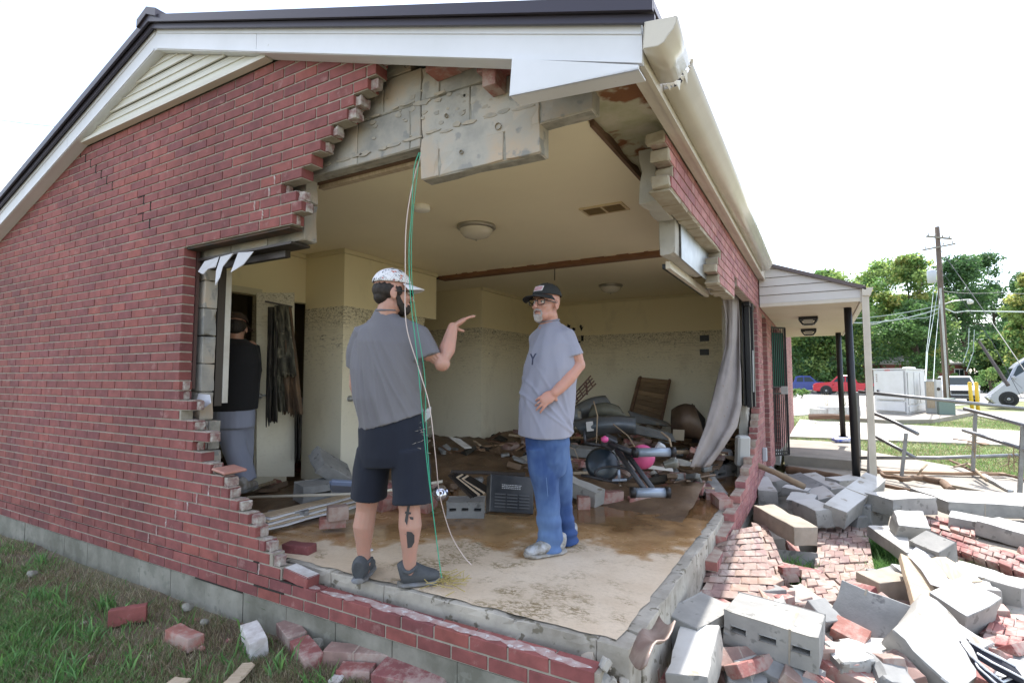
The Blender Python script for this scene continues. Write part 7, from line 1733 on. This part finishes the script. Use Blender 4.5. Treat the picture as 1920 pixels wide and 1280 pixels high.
# wires hanging from the gable
MGR = mat('wire_green', (.04, .36, .22), .5); MWH = mat('wire_white', (.60, .50, .46), .5)
def hang(label, pts, r, m):
    P3 = []; pts = [Vector(p) for p in pts]
    for i in range(len(pts)-1):
        p0 = pts[max(i-1, 0)]; p1 = pts[i]; p2 = pts[i+1]; p3 = pts[min(i+2, len(pts)-1)]
        for k in range(8):
            t = k/8; P3.append(.5*((2*p1)+(-p0+p2)*t+(2*p0-5*p1+4*p2-p3)*t*t+(-p0+3*p1-3*p2+p3)*t**3))
    P3.append(pts[-1]); q = MB(); q.tube(P3, r, 6); return tag(q.build('hanging_wire', m, smooth=True, origin=pts[0]), label, 'wire', 'wires hanging from the torn gable')
DW = 2.80
hang('green wire hanging from the torn gable in front of the man', [dp(786, 286, DW), dp(776, 320, DW), dp(772, 400, DW), dp(767, 470, DW), dp(770, 560, DW), dp(779, 640, DW), dp(787, 720, DW), dp(794, 800, DW), dp(802, 880, DW), dp(812, 960, DW), dp(822, 1040, DW), dp(828, 1083, DW)], .0026, MGR)
hang('second thinner green wire twisted beside the first one', [dp(788, 286, DW), dp(782, 330, DW), dp(773, 420, DW), dp(772, 520, DW), dp(782, 610, DW), dp(796, 700, DW), dp(799, 790, DW), dp(806, 900, DW), dp(818, 1010, DW), dp(826, 1070, DW)], .0020, MGR)
hang('pinkish white wire hanging from the torn gable, curling on the floor', [dp(790, 290, DW+.02), dp(775, 340, DW+.02), dp(762, 420, DW), dp(760, 520, DW), dp(762, 610, DW), dp(785, 690, DW), dp(805, 760, DW), dp(816, 850, DW+.05), dp(825, 930, DW+.15), dp(845, 1000, DW+.25), dp(868, 1040, DW+.30), dp(884, 1058, DW+.3)], .0028, MWH)
q = MB(); c = at(838, 1092, 'z', .20)
for _ in range(60):
    a = c+Vector((random.gauss(0, .05), random.gauss(0, .04), random.random()*.02)); q.tube([a, a+Vector((random.gauss(0, .07), random.gauss(0, .05), random.random()*.03))], .0022, 4)
tag(q.build('straw_tuft', mat('straw', (.42, .33, .12), .9), origin=c), 'tuft of straw and roots at the foot of the green wire', 'straw')
# mud bank across the back of the rooms
def mudz(x, y):
    t = max(0, min(1, (y-4.1-.15*(x+2.5)*0)/1.6)); e = .18*t*t*(3-2*t)+.06*max(0, min(1, (y-6)/2))
    if x < -3.2: e += .10*min(1, (-3.2-x)/.8)*min(1, max(0, (y-2.75)/.5))
    if x > -1.5: e += .02*(x+1.5)
    return .168+e+(.05*fbm(x, y, 2.2)+.03*fbm(x, y, 7, 3))*min(1, e*14+.05)
xs = np.linspace(-6.8, -.96, 90); ys = np.linspace(2.5, 8.44, 90)
o = MB().grid([[(x, y, mudz(x, y)) for x in xs] for y in ys]).build('mud', M_MUD, smooth=True); tag(o, kind='stuff')
def onmud(u, v):
    p = at(u, v, 'z', .2)
    for _ in range(12): p = at(u, v, 'z', max(mudz(p.x, p.y), .19))
    return p
# --- door leaf standing open with hung clothes
a = at(478, 893, 'x', -4.62); 
def panel(u0, u1, vt, vb, D0_, D1_, th): 
    return dp(u0, vt, D0_), dp(u1, vt, D1_), dp(u1, vb, D1_), dp(u0, vb, D0_)
P = empty('open_door', dp(515, 880, 4.9), 'cream interior door standing open beside the dark doorway, mud splashed', 'door')
D0_, D1_ = 4.83, 5.02
c4 = panel(481, 552, 549, 893, D0_, D1_, .03); nrm = (c4[1]-c4[0]).cross(c4[3]-c4[0]).normalized()
if nrm.dot(_F) < 0: nrm = -nrm
q = MB(); q.prism(list(c4), nrm*.035); q.build('door_leaf', wall_material('door_paint', 2.15, (.60, .57, .42), (.58, .55, .44)), P)
q = MB(); e = c4[0].lerp(c4[3], .56); q.lathe(e+(c4[1]-c4[0])*.05-nrm*.04, [(.0, -.025), (.022, -.018), (.028, 0), (.022, .018), (0, .025)], 12); q.tube([e+(c4[1]-c4[0])*.05, e+(c4[1]-c4[0])*.05-nrm*.04], .012, 8); q.tube([e+(c4[1]-c4[0])*.05-nrm*.04, e+(c4[1]-c4[0])*.28-nrm*.05], .010, 8); q.build('handle', M_GALV, P, smooth=True)
q = MB(); s = c4[1].lerp(c4[2], .70); q.prism([s-nrm*.003, s+(c4[1]-c4[0])*.03-nrm*.003, s+(c4[1]-c4[0])*.03+Vector((0, 0, -.10))-nrm*.003, s+Vector((0, 0, -.10))-nrm*.003], -nrm*.004); q.build('hinge', M_GALV, P)
q = MB(); q.tube([dp(497, 565, 4.78), dp(548, 575, 4.93)], .008, 6); R_k = q.build('hook_rail', M_DARKM, origin=dp(497, 565, 4.78)); tag(R_k, 'dark hook rail over the top of the open door', 'hook rail')
def drape(name, label, cat, u0, u1, v0, v1, D, m, fold=.03, nf=5, ub=None, parent=None, seedn=0, ragged=.03, group=None, pal=None):
    ub = ub or (u0, u1); rows = 26; cols = 40; r_ = random.Random(seedn); ph = r_.random()*6
    P2 = []
    for i in range(rows):
        t = i/(rows-1); row = []
        for j in range(cols):
            s = j/(cols-1); ua = u0+(u1-u0)*s; ubb = ub[0]+(ub[1]-ub[0])*s; u = ua+(ubb-ua)*t; v = v0+(v1-v0)*t
            if i > rows-4: v += mnoise.noise(Vector((s*9, seedn, 0)))*ragged*260*(i-rows+4)/3
            d = D-.02+fold*(.35+.65*t)*math.sin(s*nf*3.6+ph+.8*math.sin(t*3))+.022*mnoise.noise(Vector((s*6, t*5, seedn)))*2
            row.append(dp(u, v, d))
        P2.append(row)
    o = MB().grid(P2).build(name, m, parent, smooth=True, thick=.006)
    return tag(o, label, cat, group) if not parent else o
M_CL1 = mat('cloth_black_wet', (.018, .016, .013), .9, (.05, .042, .03), 6); M_CL2 = mat('cloth_camouflage', (.11, .10, .065), .9, (.045, .04, .028), 9, spots=(.17, .15, .10), spot_scale=14, spot_thr=.58); M_CL3 = mat('cloth_brown', (.14, .085, .045), .9, (.06, .04, .025), 7)
drape('hanging_coat', 'black muddy coat hanging on the left of the open door', 'coat', 503, 520, 575, 790, 4.72, M_CL1, .035, 3, (498, 520), seedn=1, ragged=.08, group='clothes hanging on the door')
drape('hanging_jacket', 'camouflage patterned jacket hanging in the middle of the open door', 'jacket', 515, 540, 572, 705, 4.70, M_CL2, .035, 3, (514, 556), seedn=2, ragged=.04, group='clothes hanging on the door')
drape('hanging_garment', 'long brown muddy garment hanging at the right of the open door', 'garment', 530, 546, 575, 775, 4.76, M_CL3, .04, 3, (532, 568), seedn=3, ragged=.07, group='clothes hanging on the door')
drape('hanging_garment', 'dark trousers leg hanging lowest behind the brown garment', 'garment', 516, 530, 690, 770, 4.74, M_CL2, .03, 2, (522, 535), seedn=4, ragged=.05, group='clothes hanging on the door')
drape('hanging_bag', 'black bag hanging in the dark gap right of the open door', 'bag', 552, 568, 745, 862, 5.0, M_CL1, .04, 2, (553, 562), seedn=5, ragged=.05)
# closet knob on closet wall
q = MB(); p = at(655, 747, 'x', -4.10); q.lathe((0, 0, 0), [(0, .045), (.024, .040), (.030, .02), (.014, .008), (.030, 0)], 14, T=Matrix.Translation(p) @ Matrix.Rotation(math.pi/2, 4, 'Y')); tag(q.build('door_knob', M_GALV, smooth=True, origin=p), 'round metal knob on the corner of the closet door', 'knob')
# shreds of house wrap under the lintel
for k, pts in enumerate([[(372, 510), (385, 490), (410, 482), (402, 500), (388, 503), (380, 514)], [(413, 482), (438, 476), (418, 500), (412, 520), (404, 534), (405, 508)], [(446, 474), (474, 472), (455, 495), (432, 510), (438, 494)]]):
    q = MB(); P3 = [at(u, v, 'y', 2.175) for u, v in pts]; q.prism(P3, (.0, .004, 0)); o = q.build('torn_wrap', mat('wrap_white', (.62, .62, .66), .7), jitter=.004, origin=P3[0]); tag(o, ('leftmost torn white strip under the window lintel', 'middle torn white strip under the window lintel', 'right torn white strip under the window lintel')[k], 'torn sheet', 'torn white strips under the lintel')
q = MB(); P3 = [at(u, v, 'y', 2.235) for u, v in [(372, 738), (392, 740), (395, 755), (382, 765), (365, 760)]]; q.prism(P3, (0, .006, 0)); tag(q.build('torn_wrap', mat('wrap_white', ()), jitter=.003, origin=P3[0]), 'small torn white sheet on the grey block at the jamb', 'torn sheet')
# --- curtain at the side
def curtain():
    P2 = []
    L_ = [(545, 1352, 1372, 1384), (600, 1362, 1374, 1386), (650, 1360, 1375, 1387), (700, 1347, 1372, 1389), (760, 1332, 1362, 1390), (800, 1322, 1350, 1382), (840, 1306, 1334, 1356), (875, 1294, 1312, 1330)]
    P2 = []
    for i, (v, a, b, c) in enumerate(L_):
        row = []
        for j in range(22):
            s = j/21; u = a+(b-a)*min(1, s*2) if s < .5 else b+(c-b)*(s-.5)*2
            D = 5.75-.9*max(0, (v-640)/235)+.05*math.sin(s*8.5+v*.012)+.012*math.sin(s*23+v*.03)+.18*s
            row.append(dp(u, v, D))
        P2.append(row)
    fine = []
    for i in range(len(P2)-1):
        for k in range(5): fine.append([P2[i][j].lerp(P2[i+1][j], k/5)+Vector((0, .012*mnoise.noise(Vector((j*.4, i+k*.2, 0))), 0)) for j in range(22)])
    fine.append(P2[-1]); o = MB().grid(fine).build('curtain', mat('curtain_dusty', (.27, .24, .225), .9, (.21, .185, .17), 3, spots=(.22, .17, .13), spot_scale=20, spot_thr=.66), smooth=True, thick=.008)
    tag(o, 'dusty pink grey curtain swept inward from the broken side window', 'curtain')
    q = MB()
    for k in range(14):
        a = random.uniform(0, 3.14); q.prism([Vector((0, 0, 0)), Vector((.10*math.cos(a), .10*math.sin(a), .02)), Vector((.04*math.cos(a+.4), .04*math.sin(a+.4), .20))], (.004, .004, 0))
    c = Z(1302, 930, .2); q.v = [tuple(Vector(v)+c) for v in q.v]; tag(q.build('cloth_heap', mat('cloth_grey_dirty', (.22, .21, .19), .9, (.12, .11, .09), 9), smooth=True, jitter=.01, origin=c), 'bundled dirty curtain foot lying on the slab edge', 'cloth')
    P5 = [[Z(1298+3*k, 870+8*k, .34-.018*k)+_R*(.05*j+.012*k) for j in range(4)] for k in range(8)]; tag(MB().grid(P5).build('torn_plastic', mat('plastic_dirty', (.42, .40, .37), .4, (.20, .19, .17), 9), smooth=True, thick=.006), 'pale torn plastic lining draped over the bricks at the slab edge', 'plastic sheet')
curtain()
# --- exercise machine with grey roller feet
P = empty('exercise_machine', Z(1200, 925, .2), 'overturned exercise machine with dark frame and two grey roller feet', 'exercise machine')
MST = mat('steel_bluegrey', (.26, .31, .38), .35, metal=.3); MFR = mat('frame_charcoal', (.05, .05, .055), .4, metal=.3)
def roller(a, b, r=.036):
    d = (b-a); q = MB(); q.tube([a+d*.10, a+d*.90], r, 16); o = q.build('roller_tube', MST, P, smooth=True)
    for (s, e) in ((0, .12), (.88, 1)): q = MB(); q.tube([a+d*s, a+d*e], r*1.18, 14); q.build('rubber_end', M_BLACK, o, smooth=True)
ra, rb_ = dp(1186, 848, 4.35), dp(1266, 847, 4.35); roller(ra, rb_); sa, sb_ = dp(1182, 923, 4.05), dp(1256, 923, 4.05); roller(sa, sb_)
for (a, b, r) in ((dp(1156, 843, 4.5), dp(1208, 916, 4.1), .022), (dp(1166, 838, 4.55), dp(1224, 916, 4.1), .022), (dp(1140, 830, 4.6), dp(1190, 850, 4.4), .026), (dp(1094, 808, 4.7), dp(1098, 830, 4.65), .012), (dp(1098, 830, 4.65), dp(1140, 836, 4.6), .014), (dp(1090, 890, 4.5), dp(1160, 905, 4.4), .012)):
    q = MB(); q.tube([a, b], r, 8); q.build('frame_bar', MFR, P, smooth=True)
q = MB(); c = dp(1142, 828, 4.62); q.box(-.06, .06, -.05, .05, -.05, .05, T=Matrix.Translation(c) @ Euler((.3, .4, .5)).to_matrix().to_4x4()); q.build('console', MFR, P, bevel=.012)
q = MB(); c = dp(1134, 824, 4.58); q.lathe(c, [(0, .035), (.03, .02), (.035, 0), (.02, -.02), (0, -.025)], 12); q.build('pink_grip', mat('pink_rubber', (.70, .10, .30), .4), P, smooth=True)
c = dp(1130, 870, 4.6); q = MB(); q.lathe((0, 0, 0), [(0, .04), (.12, .03), (.15, .0), (.12, -.03), (0, -.04)], 22, T=Matrix.Translation(c) @ Euler((1.1, .3, .4)).to_matrix().to_4x4()); q.build('flywheel_cover', mat('plastic_black_blue', (.02, .03, .04), .3), P, smooth=True)
c = dp(1150, 888, 4.45); q = MB(); q.tube([c+Vector((.16*math.cos(t), .12*math.sin(t)*.5, .05*math.sin(t))) for t in np.linspace(0, 6.28, 25)], .010, 6); q.build('wheel_ring', MFR, P, smooth=True)
q = MB(); q.tube([dp(1148, 900, 4.3), dp(1175, 899, 4.3)], .012, 8); q.tube([dp(1160, 880, 4.3), dp(1161, 900, 4.3)], .012, 8); q.build('foot_bar', MST, P, smooth=True)
# pink ball
c = dp(1205, 856, 4.62); bm = bmesh.new(); bmesh.ops.create_uvsphere(bm, u_segments=28, v_segments=18, radius=.105); mb = MB(); mb.add([q.co.copy() for q in bm.verts], [[q.index for q in f.verts] for f in bm.faces]); bm.free(); o = mb.build('rubber_ball', mat('ball_pink', (.72, .13, .30), .35, (.62, .10, .26), 5), smooth=True); o.location = c; tag(o, 'bright pink rubber ball behind the grey roller', 'ball')
# --- black filter grille box and louvres
def obox(name, label, cat, cu, D, size, rot, m, bev=.006, extra=None, par=None):
    c = dp(*cu, D); q = MB(); q.box(-size[0]/2, size[0]/2, -size[1]/2, size[1]/2, -size[2]/2, size[2]/2); o = q.build(name, m, par, bevel=bev); o.matrix_world = Matrix.Translation(c) @ (Matrix.Rotation(YAW, 4, 'Z') @ Euler(rot).to_matrix().to_4x4())
    if label: tag(o, label, cat)
    return o
o = obox('black_appliance_box', 'black ribbed plastic box with lettered lid standing behind the men', 'box', (956, 928), 3.95, (.33, .13, .27), (-.35, .12, .25), mat('plastic_black_wet', (.012, .013, .015), .35, (.03, .03, .03), 12))
rb2 = MB()
for k in range(5):
    for j in range(3): rb2.box(-.13+j*.09, -.05+j*.09, -.071, -.0655, -.10+k*.022, -.092+k*.022)
rb2.build('rib', mat('plastic_black_rib', (.07, .07, .072), .4), o).matrix_parent_inverse = Matrix.Identity(4)
tx = MB()
for k in range(3):
    x = -.08
    while x < .06: w_ = random.uniform(.006, .016); tx.box(x, x+w_, -.0672, -.0655, .035+k*.012, .039+k*.012); x += w_+.004
tx.build('printed_text', mat('print_pale', (.5, .5, .5), .6), o).matrix_parent_inverse = Matrix.Identity(4)
P = empty('louvre_stack', onmud(880, 920), 'stack of dark aluminium louvre frames leaning left of the black box', 'louvre frames')
for k in range(7):
    a = dp(846+k*5, 888+k*1.2, 4.35-.02*k); b = dp(888+k*5.0, 930-k*1.5, 4.05-.0*k)
    q = MB(); L_ = (b-a).length; q.box(-L_/2, L_/2, -.03, .03, -.006, .006); o = q.build('louvre_blade', random.choice([M_DARKM, M_BLACK, M_BLACK, M_WOODL]), P, bevel=.002); o.matrix_parent_inverse = Matrix.Translation(-Vector(P.location)); o.matrix_basis = Matrix.Translation((a+b)/2) @ orient(a, b, roll=.4).to_4x4()
piece('metal_bar', 'dark rail lying behind the louvre stack and black box', 'rail', dp(845, 884, 4.5), dp(985, 888, 4.5), .03, .03, M_DARKM)
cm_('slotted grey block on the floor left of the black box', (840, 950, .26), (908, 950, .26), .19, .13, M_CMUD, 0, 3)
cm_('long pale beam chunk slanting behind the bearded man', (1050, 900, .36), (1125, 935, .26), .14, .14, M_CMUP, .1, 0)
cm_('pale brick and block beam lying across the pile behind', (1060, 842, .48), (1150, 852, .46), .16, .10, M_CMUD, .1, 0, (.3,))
br('short red brick standing in the puddle behind the bearded man', (1083, 942, .24), (1106, 942, .24), .10, .11, M_BRICKR, 0)
br('long red brick at the puddle edge right of the bearded man', (1125, 932, .25), (1166, 930, .25), .10, .10, M_BRICKR, 0)
br('red brick lying below the lower grey roller', (1178, 938, .22), (1218, 937, .22), .09, .06, M_BRICKR, 0)
br('pink brick on top of the other by the board stack', (614, 962, .34), (652, 958, .34), .10, .10, M_BRICKM, 0)
br('pink brick under the other by the board stack', (598, 980, .26), (648, 976, .26), .10, .07, M_BRICKR, 0)
br('loose red brick lying on the slab edge near the wall break', (536, 1025, .215), (586, 1030, .215), .09, .06, M_BRICK, 0)
br('red brick group seen between the legs of the man in shorts', (705, 945, .25), (750, 930, .27), .16, .12, M_BRICKR, .3, (.5,))
br('red brick group right of the hanging wires behind navy shorts', (775, 935, .28), (810, 945, .26), .14, .12, M_BRICKR, .3)
# stacked boards running out from the stepped wall
for k in range(6):
    a = Z(486+k*2, 992-k*5, .24+k*.012); b = Z(672+k*2, 945-k*5, .24+k*.012)
    piece('board', ('lowest', 'second lowest', 'third', 'fourth', 'fifth', 'top')[k]+' board of the pale muddy board stack by the stepped wall', 'board', a, b, .12, .011, M_WOODL if k % 2 else M_WHITE, group='stack of pale boards')
q = MB(); q.tube([dp(465, 932, 4.3), dp(700, 924, 4.25), dp(830, 902, 4.3)], .012, 8); tag(q.build('curtain_rod', mat('rod_cream', (.60, .56, .46), .5), smooth=True, origin=dp(465, 932, 4.3)), 'long thin cream rod lying across the mud behind the men', 'rod')
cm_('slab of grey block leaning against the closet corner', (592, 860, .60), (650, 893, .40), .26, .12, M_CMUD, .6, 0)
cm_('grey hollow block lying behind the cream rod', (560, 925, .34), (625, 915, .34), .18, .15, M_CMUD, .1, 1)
q = obox('blue_plastic_lid', 'blue grey plastic lid half hidden behind navy shorts', 'lid', (655, 912), 4.3, (.30, .22, .05), (-.5, .1, .2), mat('plastic_bluegrey', (.16, .20, .30), .4), .02)
obox('grey_board', 'flat grey board in the mud beyond the board stack', 'board', (540, 962), 4.1, (.30, .14, .04), (0, .0, .3), M_CMUD)
for (u, v, lab) in ((575, 885, 'dark red muddy bag slumped against the closet wall'), (630, 895, 'black muddy bag beside the red one at the closet corner')):
    c = onmud(u, v); bm = bmesh.new(); bmesh.ops.create_uvsphere(bm, u_segments=18, v_segments=12, radius=.16)
    for q in bm.verts: q.co = Vector((q.co.x*1.3, q.co.y*.8, max(q.co.z, -.04)*.65))*(1+.25*mnoise.noise(q.co*9))
    mb = MB(); mb.add([q.co.copy() for q in bm.verts], [[q.index for q in f.verts] for f in bm.faces]); bm.free(); o = mb.build('muddy_bag', mat('bag_red', (.12, .025, .02), .6, (.05, .03, .02), 8) if 'red' in lab else M_CL1, smooth=True); o.location = c+Vector((0, 0, .02)); o.rotation_euler = (0, 0, YAW); tag(o, lab, 'bag')
# back-room pile: car bumper like totes, grey shells, boards
def shell(label, name, cat, pts, D, m, th=.012, bow=.12, lift=0):
    """curved sheet through an image-plane quad outline: 4 corners, bowed outward"""
    A_, B__, C_, D_ = pts; P2 = []
    for i in range(10):
        t = i/9; row = []
        for j in range(16):
            s = j/15; u = (A_[0]*(1-s)+B__[0]*s)*(1-t)+(D_[0]*(1-s)+C_[0]*s)*t; v = (A_[1]*(1-s)+B__[1]*s)*(1-t)+(D_[1]*(1-s)+C_[1]*s)*t
            row.append(dp(u, v-6*math.sin(s*3.1), D-bow*math.sin(t*3.14)*.8-bow*math.sin(s*3.14)*.5+.02*mnoise.noise(Vector((s*5, t*5, D)))))
        P2.append(row)
    return tag(MB().grid(P2).build(name, m, smooth=True, thick=th), label, cat)
MGY = mat('plastic_grey_muddy', (.10, .11, .115), .45, (.16, .16, .15), 5, spots=(.22, .19, .14), spot_scale=9, spot_thr=.64)
MGB = mat('plastic_slate', (.07, .085, .10), .35, (.12, .13, .14), 5)
shell('big slate coloured plastic shell with a white label in the back pile', 'plastic_tub', 'plastic tub', ((1070, 790), (1192, 782), (1192, 815), (1100, 822)), 5.9, MGB, bow=.25)
shell('grey plastic lid lying above the slate shell', 'plastic_cover', 'plastic cover', ((1072, 765), (1135, 742), (1165, 785), (1085, 790)), 6.5, MGY, bow=.15)
shell('olive grey crumpled tarp in the back pile', 'tarp', 'tarp', ((1110, 760), (1160, 762), (1180, 790), (1100, 788)), 6.3, mat('tarp_olive', (.10, .10, .075), .7, (.15, .145, .11), 6), bow=.12)
shell('white grey bin side seen at the left of the back pile', 'plastic_bin', 'plastic bin', ((1060, 775), (1088, 768), (1092, 800), (1060, 805)), 6.2, MGY, bow=.1)
obox('white_label', None, None, (1106, 799), 5.62, (.075, .004, .10), (0, -.12, .1), mat('paper_label', (.45, .44, .42), .7), 0); bpy.data.objects['white_label']['label'] = 'white paper label stuck on the slate plastic shell'; bpy.data.objects['white_label']['category'] = 'label'
shell('brown leather like cushion leaning near the curtain', 'cushion', 'cushion', ((1262, 770), (1300, 762), (1322, 826), (1258, 822)), 6.4, mat('leather_brown', (.05, .03, .018), .6, (.08, .05, .03), 5), .05, .2)
c4 = [dp(1297, 756, 6.45), dp(1322, 785, 6.7), dp(1322, 830, 6.7), dp(1297, 830, 6.4)]; q = MB(); q.prism(c4, (0, .03, 0)); tag(q.build('chair_back', M_BLACK, origin=c4[0]), 'black triangular chair back right of the brown cushion', 'chair')
obox('cardboard_patch', 'pale paper sheet stuck on the brown cushion', 'paper', (1272, 815), 6.05, (.13, .006, .12), (.1, .05, 0), mat('paper_tan', (.26, .22, .16), .8), 0)
# leaning slatted wood panel on the rear wall
c4 = [dp(1197, 706, 8.05), dp(1259, 712, 8.1), dp(1243, 790, 7.75), dp(1180, 770, 7.7)]; n_ = 8
P = empty('slatted_shutter', c4[3], 'slatted wooden panel leaning against the rear wall', 'wood panel'); nrm = (c4[1]-c4[0]).cross(c4[3]-c4[0]).normalized()
for k in range(n_):
    t0, t1 = k/n_+.006, (k+1)/n_-.006; q = MB(); q.prism([c4[0].lerp(c4[3], t0), c4[1].lerp(c4[2], t0), c4[1].lerp(c4[2], t1), c4[0].lerp(c4[3], t1)], nrm*.025); q.build('plank', mat('plank_brown', (.24, .16, .09), .8, (.17, .11, .06), 5, stretch=(1, 1, 8), rnd=.3), P)
for t in (.06, .94): q = MB(); q.tube([c4[0].lerp(c4[1], t)-nrm*.012, c4[3].lerp(c4[2], t)-nrm*.012], .02, 4); q.build('batten', M_WOODD, P)
# rusty metal frame leaning
P = empty('rusty_rack', dp(1085, 745, 6.6), 'rusty brown slotted metal rack tilted up in the back pile', 'rack')
a, b = dp(1074, 742, 6.5), dp(1108, 704, 6.5); off = Vector((0, 0, -.09))
for k in range(4):
    q = MB(); q.tube([a+off*k*.35+_R*.012*k, b+off*k*.35+_R*.02*k], .012, 4); q.build('rail', mat('rust', (.10, .045, .03), .8, (.06, .03, .02), 12), P)
for t in (.1, .35, .6, .85): q = MB(); q.tube([a.lerp(b, t), a.lerp(b, t)+off*1.05+_R*.05], .010, 4); q.build('crossbar', mat('rust', ()), P)
q = MB(); q.tube([dp(1099, 716, 6.5), dp(1101, 740, 6.5)], .012, 6); q.build('bent_bar', mat('rust', ()), P)
# drywall sheet fallen, white chips
def sh4(label, pts, D, m, name='drywall_scrap', cat='drywall scrap', th=.012):
    q = MB(); c = [dp(u, v, d) for (u, v), d in zip(pts, D)]; nrm = (c[1]-c[0]).cross(c[-1]-c[0]).normalized(); q.prism(c, nrm*th); return tag(q.build(name, m, jitter=.003, origin=c[0]), label, cat)
sh4('pale drywall piece lying at the foot of the hall corner', [(842, 818), (862, 822), (884, 838), (872, 838)], [5.6, 5.6, 5.3, 5.3], M_CMUP)
sh4('torn white board standing at the hall opening', [(797, 768), (808, 762), (808, 780), (797, 790)], [5.2, 5.2, 5.2, 5.2], M_WHITE)
sh4('wide grey board lying flat in front of the back pile', [(1170, 790), (1260, 812), (1268, 828), (1190, 812)], [6.2, 6.0, 5.9, 6.1], MGY, 'board', 'board')
sh4('second grey board under the slatted wood panel', [(1178, 770), (1250, 790), (1262, 800), (1190, 792)], [6.9, 6.9, 6.7, 6.8], MGY, 'board', 'board')
sh4('long pale lath across the middle of the pile', [(1190, 868), (1262, 878), (1262, 884), (1190, 875)], [4.9, 4.9, 4.9, 4.9], M_CMUP, 'board', 'board')
obox('small_appliance', 'small pale grey handset lying above the roller', 'appliance', (1238, 838), 4.6, (.07, .05, .07), (.3, .5, .2), mat('plastic_grey', ()), .01)
q = MB(); c = dp(1258, 868, 4.5); q.lathe((0, 0, 0), [(.03, -.06), (.035, -.02), (.05, .02), (.05, .05), (0, .06)], 16, T=Matrix.Translation(c) @ Euler((0, 1.3, .4)).to_matrix().to_4x4()); tag(q.build('glass_jar', mat('jar_grey', (.14, .14, .12), .15), smooth=True, origin=c), 'grey glass jar lying right of the pink ball', 'jar')
q = MB(); c = dp(826, 924, 4.1); q.lathe((0, 0, 0), [(.012, 0), (.060, .001), (.060, .003), (.012, .002)], 24, T=Matrix.Translation(c) @ Euler((1.3, .2, .3)).to_matrix().to_4x4()); tag(q.build('compact_disc', mat('disc_silver', (.5, .5, .55), .08, metal=.9), smooth=True, origin=c), 'shiny compact disc standing in the mud behind the wires', 'disc')
q = MB(); c = Z(693, 1031, .194); q.lathe(c, [(0, .004), (.022, .004), (.024, 0)], 20); tag(q.build('lid', mat('lid_white', (.7, .72, .75), .2), origin=c), 'small round white lid on the floor between the two shoes', 'lid')
# door leaf, white appliance near side window
obox('downspout_piece', 'grey rounded box under the broken side window', 'box', (1392, 845), 5.75, (.14, .10, .33), (.1, .0, .1), mat('block_white_grey', (.40, .40, .38), .6), .02)
# generic debris inside
L1 = 'muddy brick lump in the flood debris indoors'; L2 = 'muddy splinter of wood in the flood debris indoors'; L3 = 'muddy grey scrap in the flood debris indoors'
k = 0
while k < 330:
    u = random.uniform(440, 1400); v = random.uniform(815, 925)
    p = onmud(u, v)
    if p.y < 4.35 and p.x > -3.0: continue
    if p.x > -1.0 or p.x < -5.2 or p.y > 8.3 or (p.x < -4.0 and p.y > 3.7) : continue
    if p.y < 5.2 and random.random() < .55: continue
    k += 1; t = random.random(); a = random.uniform(0, 3.14); s = random.uniform(.04, .12)*(1+.1*(p.y-4))
    lift = .03*random.random()+max(0, p.y-5.5)*random.random()*.10
    c = p+Vector((0, 0, lift)); d = Vector((math.cos(a), math.sin(a), random.uniform(-.4, .4)))
    if t < .40: piece('muddy_brick', L1, 'rubble', c-d*s, c+d*s, .09, .07, random.choice([M_BRICKR, M_MUD, M_BRICKM]), 'solid', random.uniform(-1, 1), 0, .008, .006, 'muddy bricks indoors')
    elif t < .68: piece('wood_splinter', L2, 'rubble', c-d*s*2.2, c+d*s*2.2, .035, .015, random.choice([M_WOOD, M_WOODD, M_WOODL, M_MUD]), 'solid', random.uniform(-1, 1), 0, .004, .002, 'muddy wood splinters indoors')
    else: piece('grey_scrap', L3, 'rubble', c-d*s, c+d*s, random.uniform(.05, .14), random.uniform(.01, .06), random.choice([M_CMUD, MGY, M_MUD, M_CL1, M_CMU]), 'solid', random.uniform(-1, 1), 0, .012, .006, 'muddy grey scraps indoors')
for (u0, v0, d0, u1, v1, d1, r, lab) in ((1113, 752, 5.5, 1118, 830, 5.3, .007, 'thin dark bent twig sticking up in the back pile'), (1150, 795, 5.2, 1205, 860, 4.8, .007, 'thin twig crossing in front of the pink ball'), (1240, 810, 5.0, 1262, 850, 4.8, .010, 'pale stick rising beside the brown cushion'), (1062, 835, 4.6, 1085, 862, 4.5, .003, 'thin straw stalk beside the jeans')):
    q = MB(); a, b = dp(u0, v0, d0), dp(u1, v1, d1); q.tube([a, a.lerp(b, .4)+Vector((.03, 0, .02)), b], [r, r, r*.7], 6); tag(q.build('twig', M_BR, origin=a), lab, 'twig')
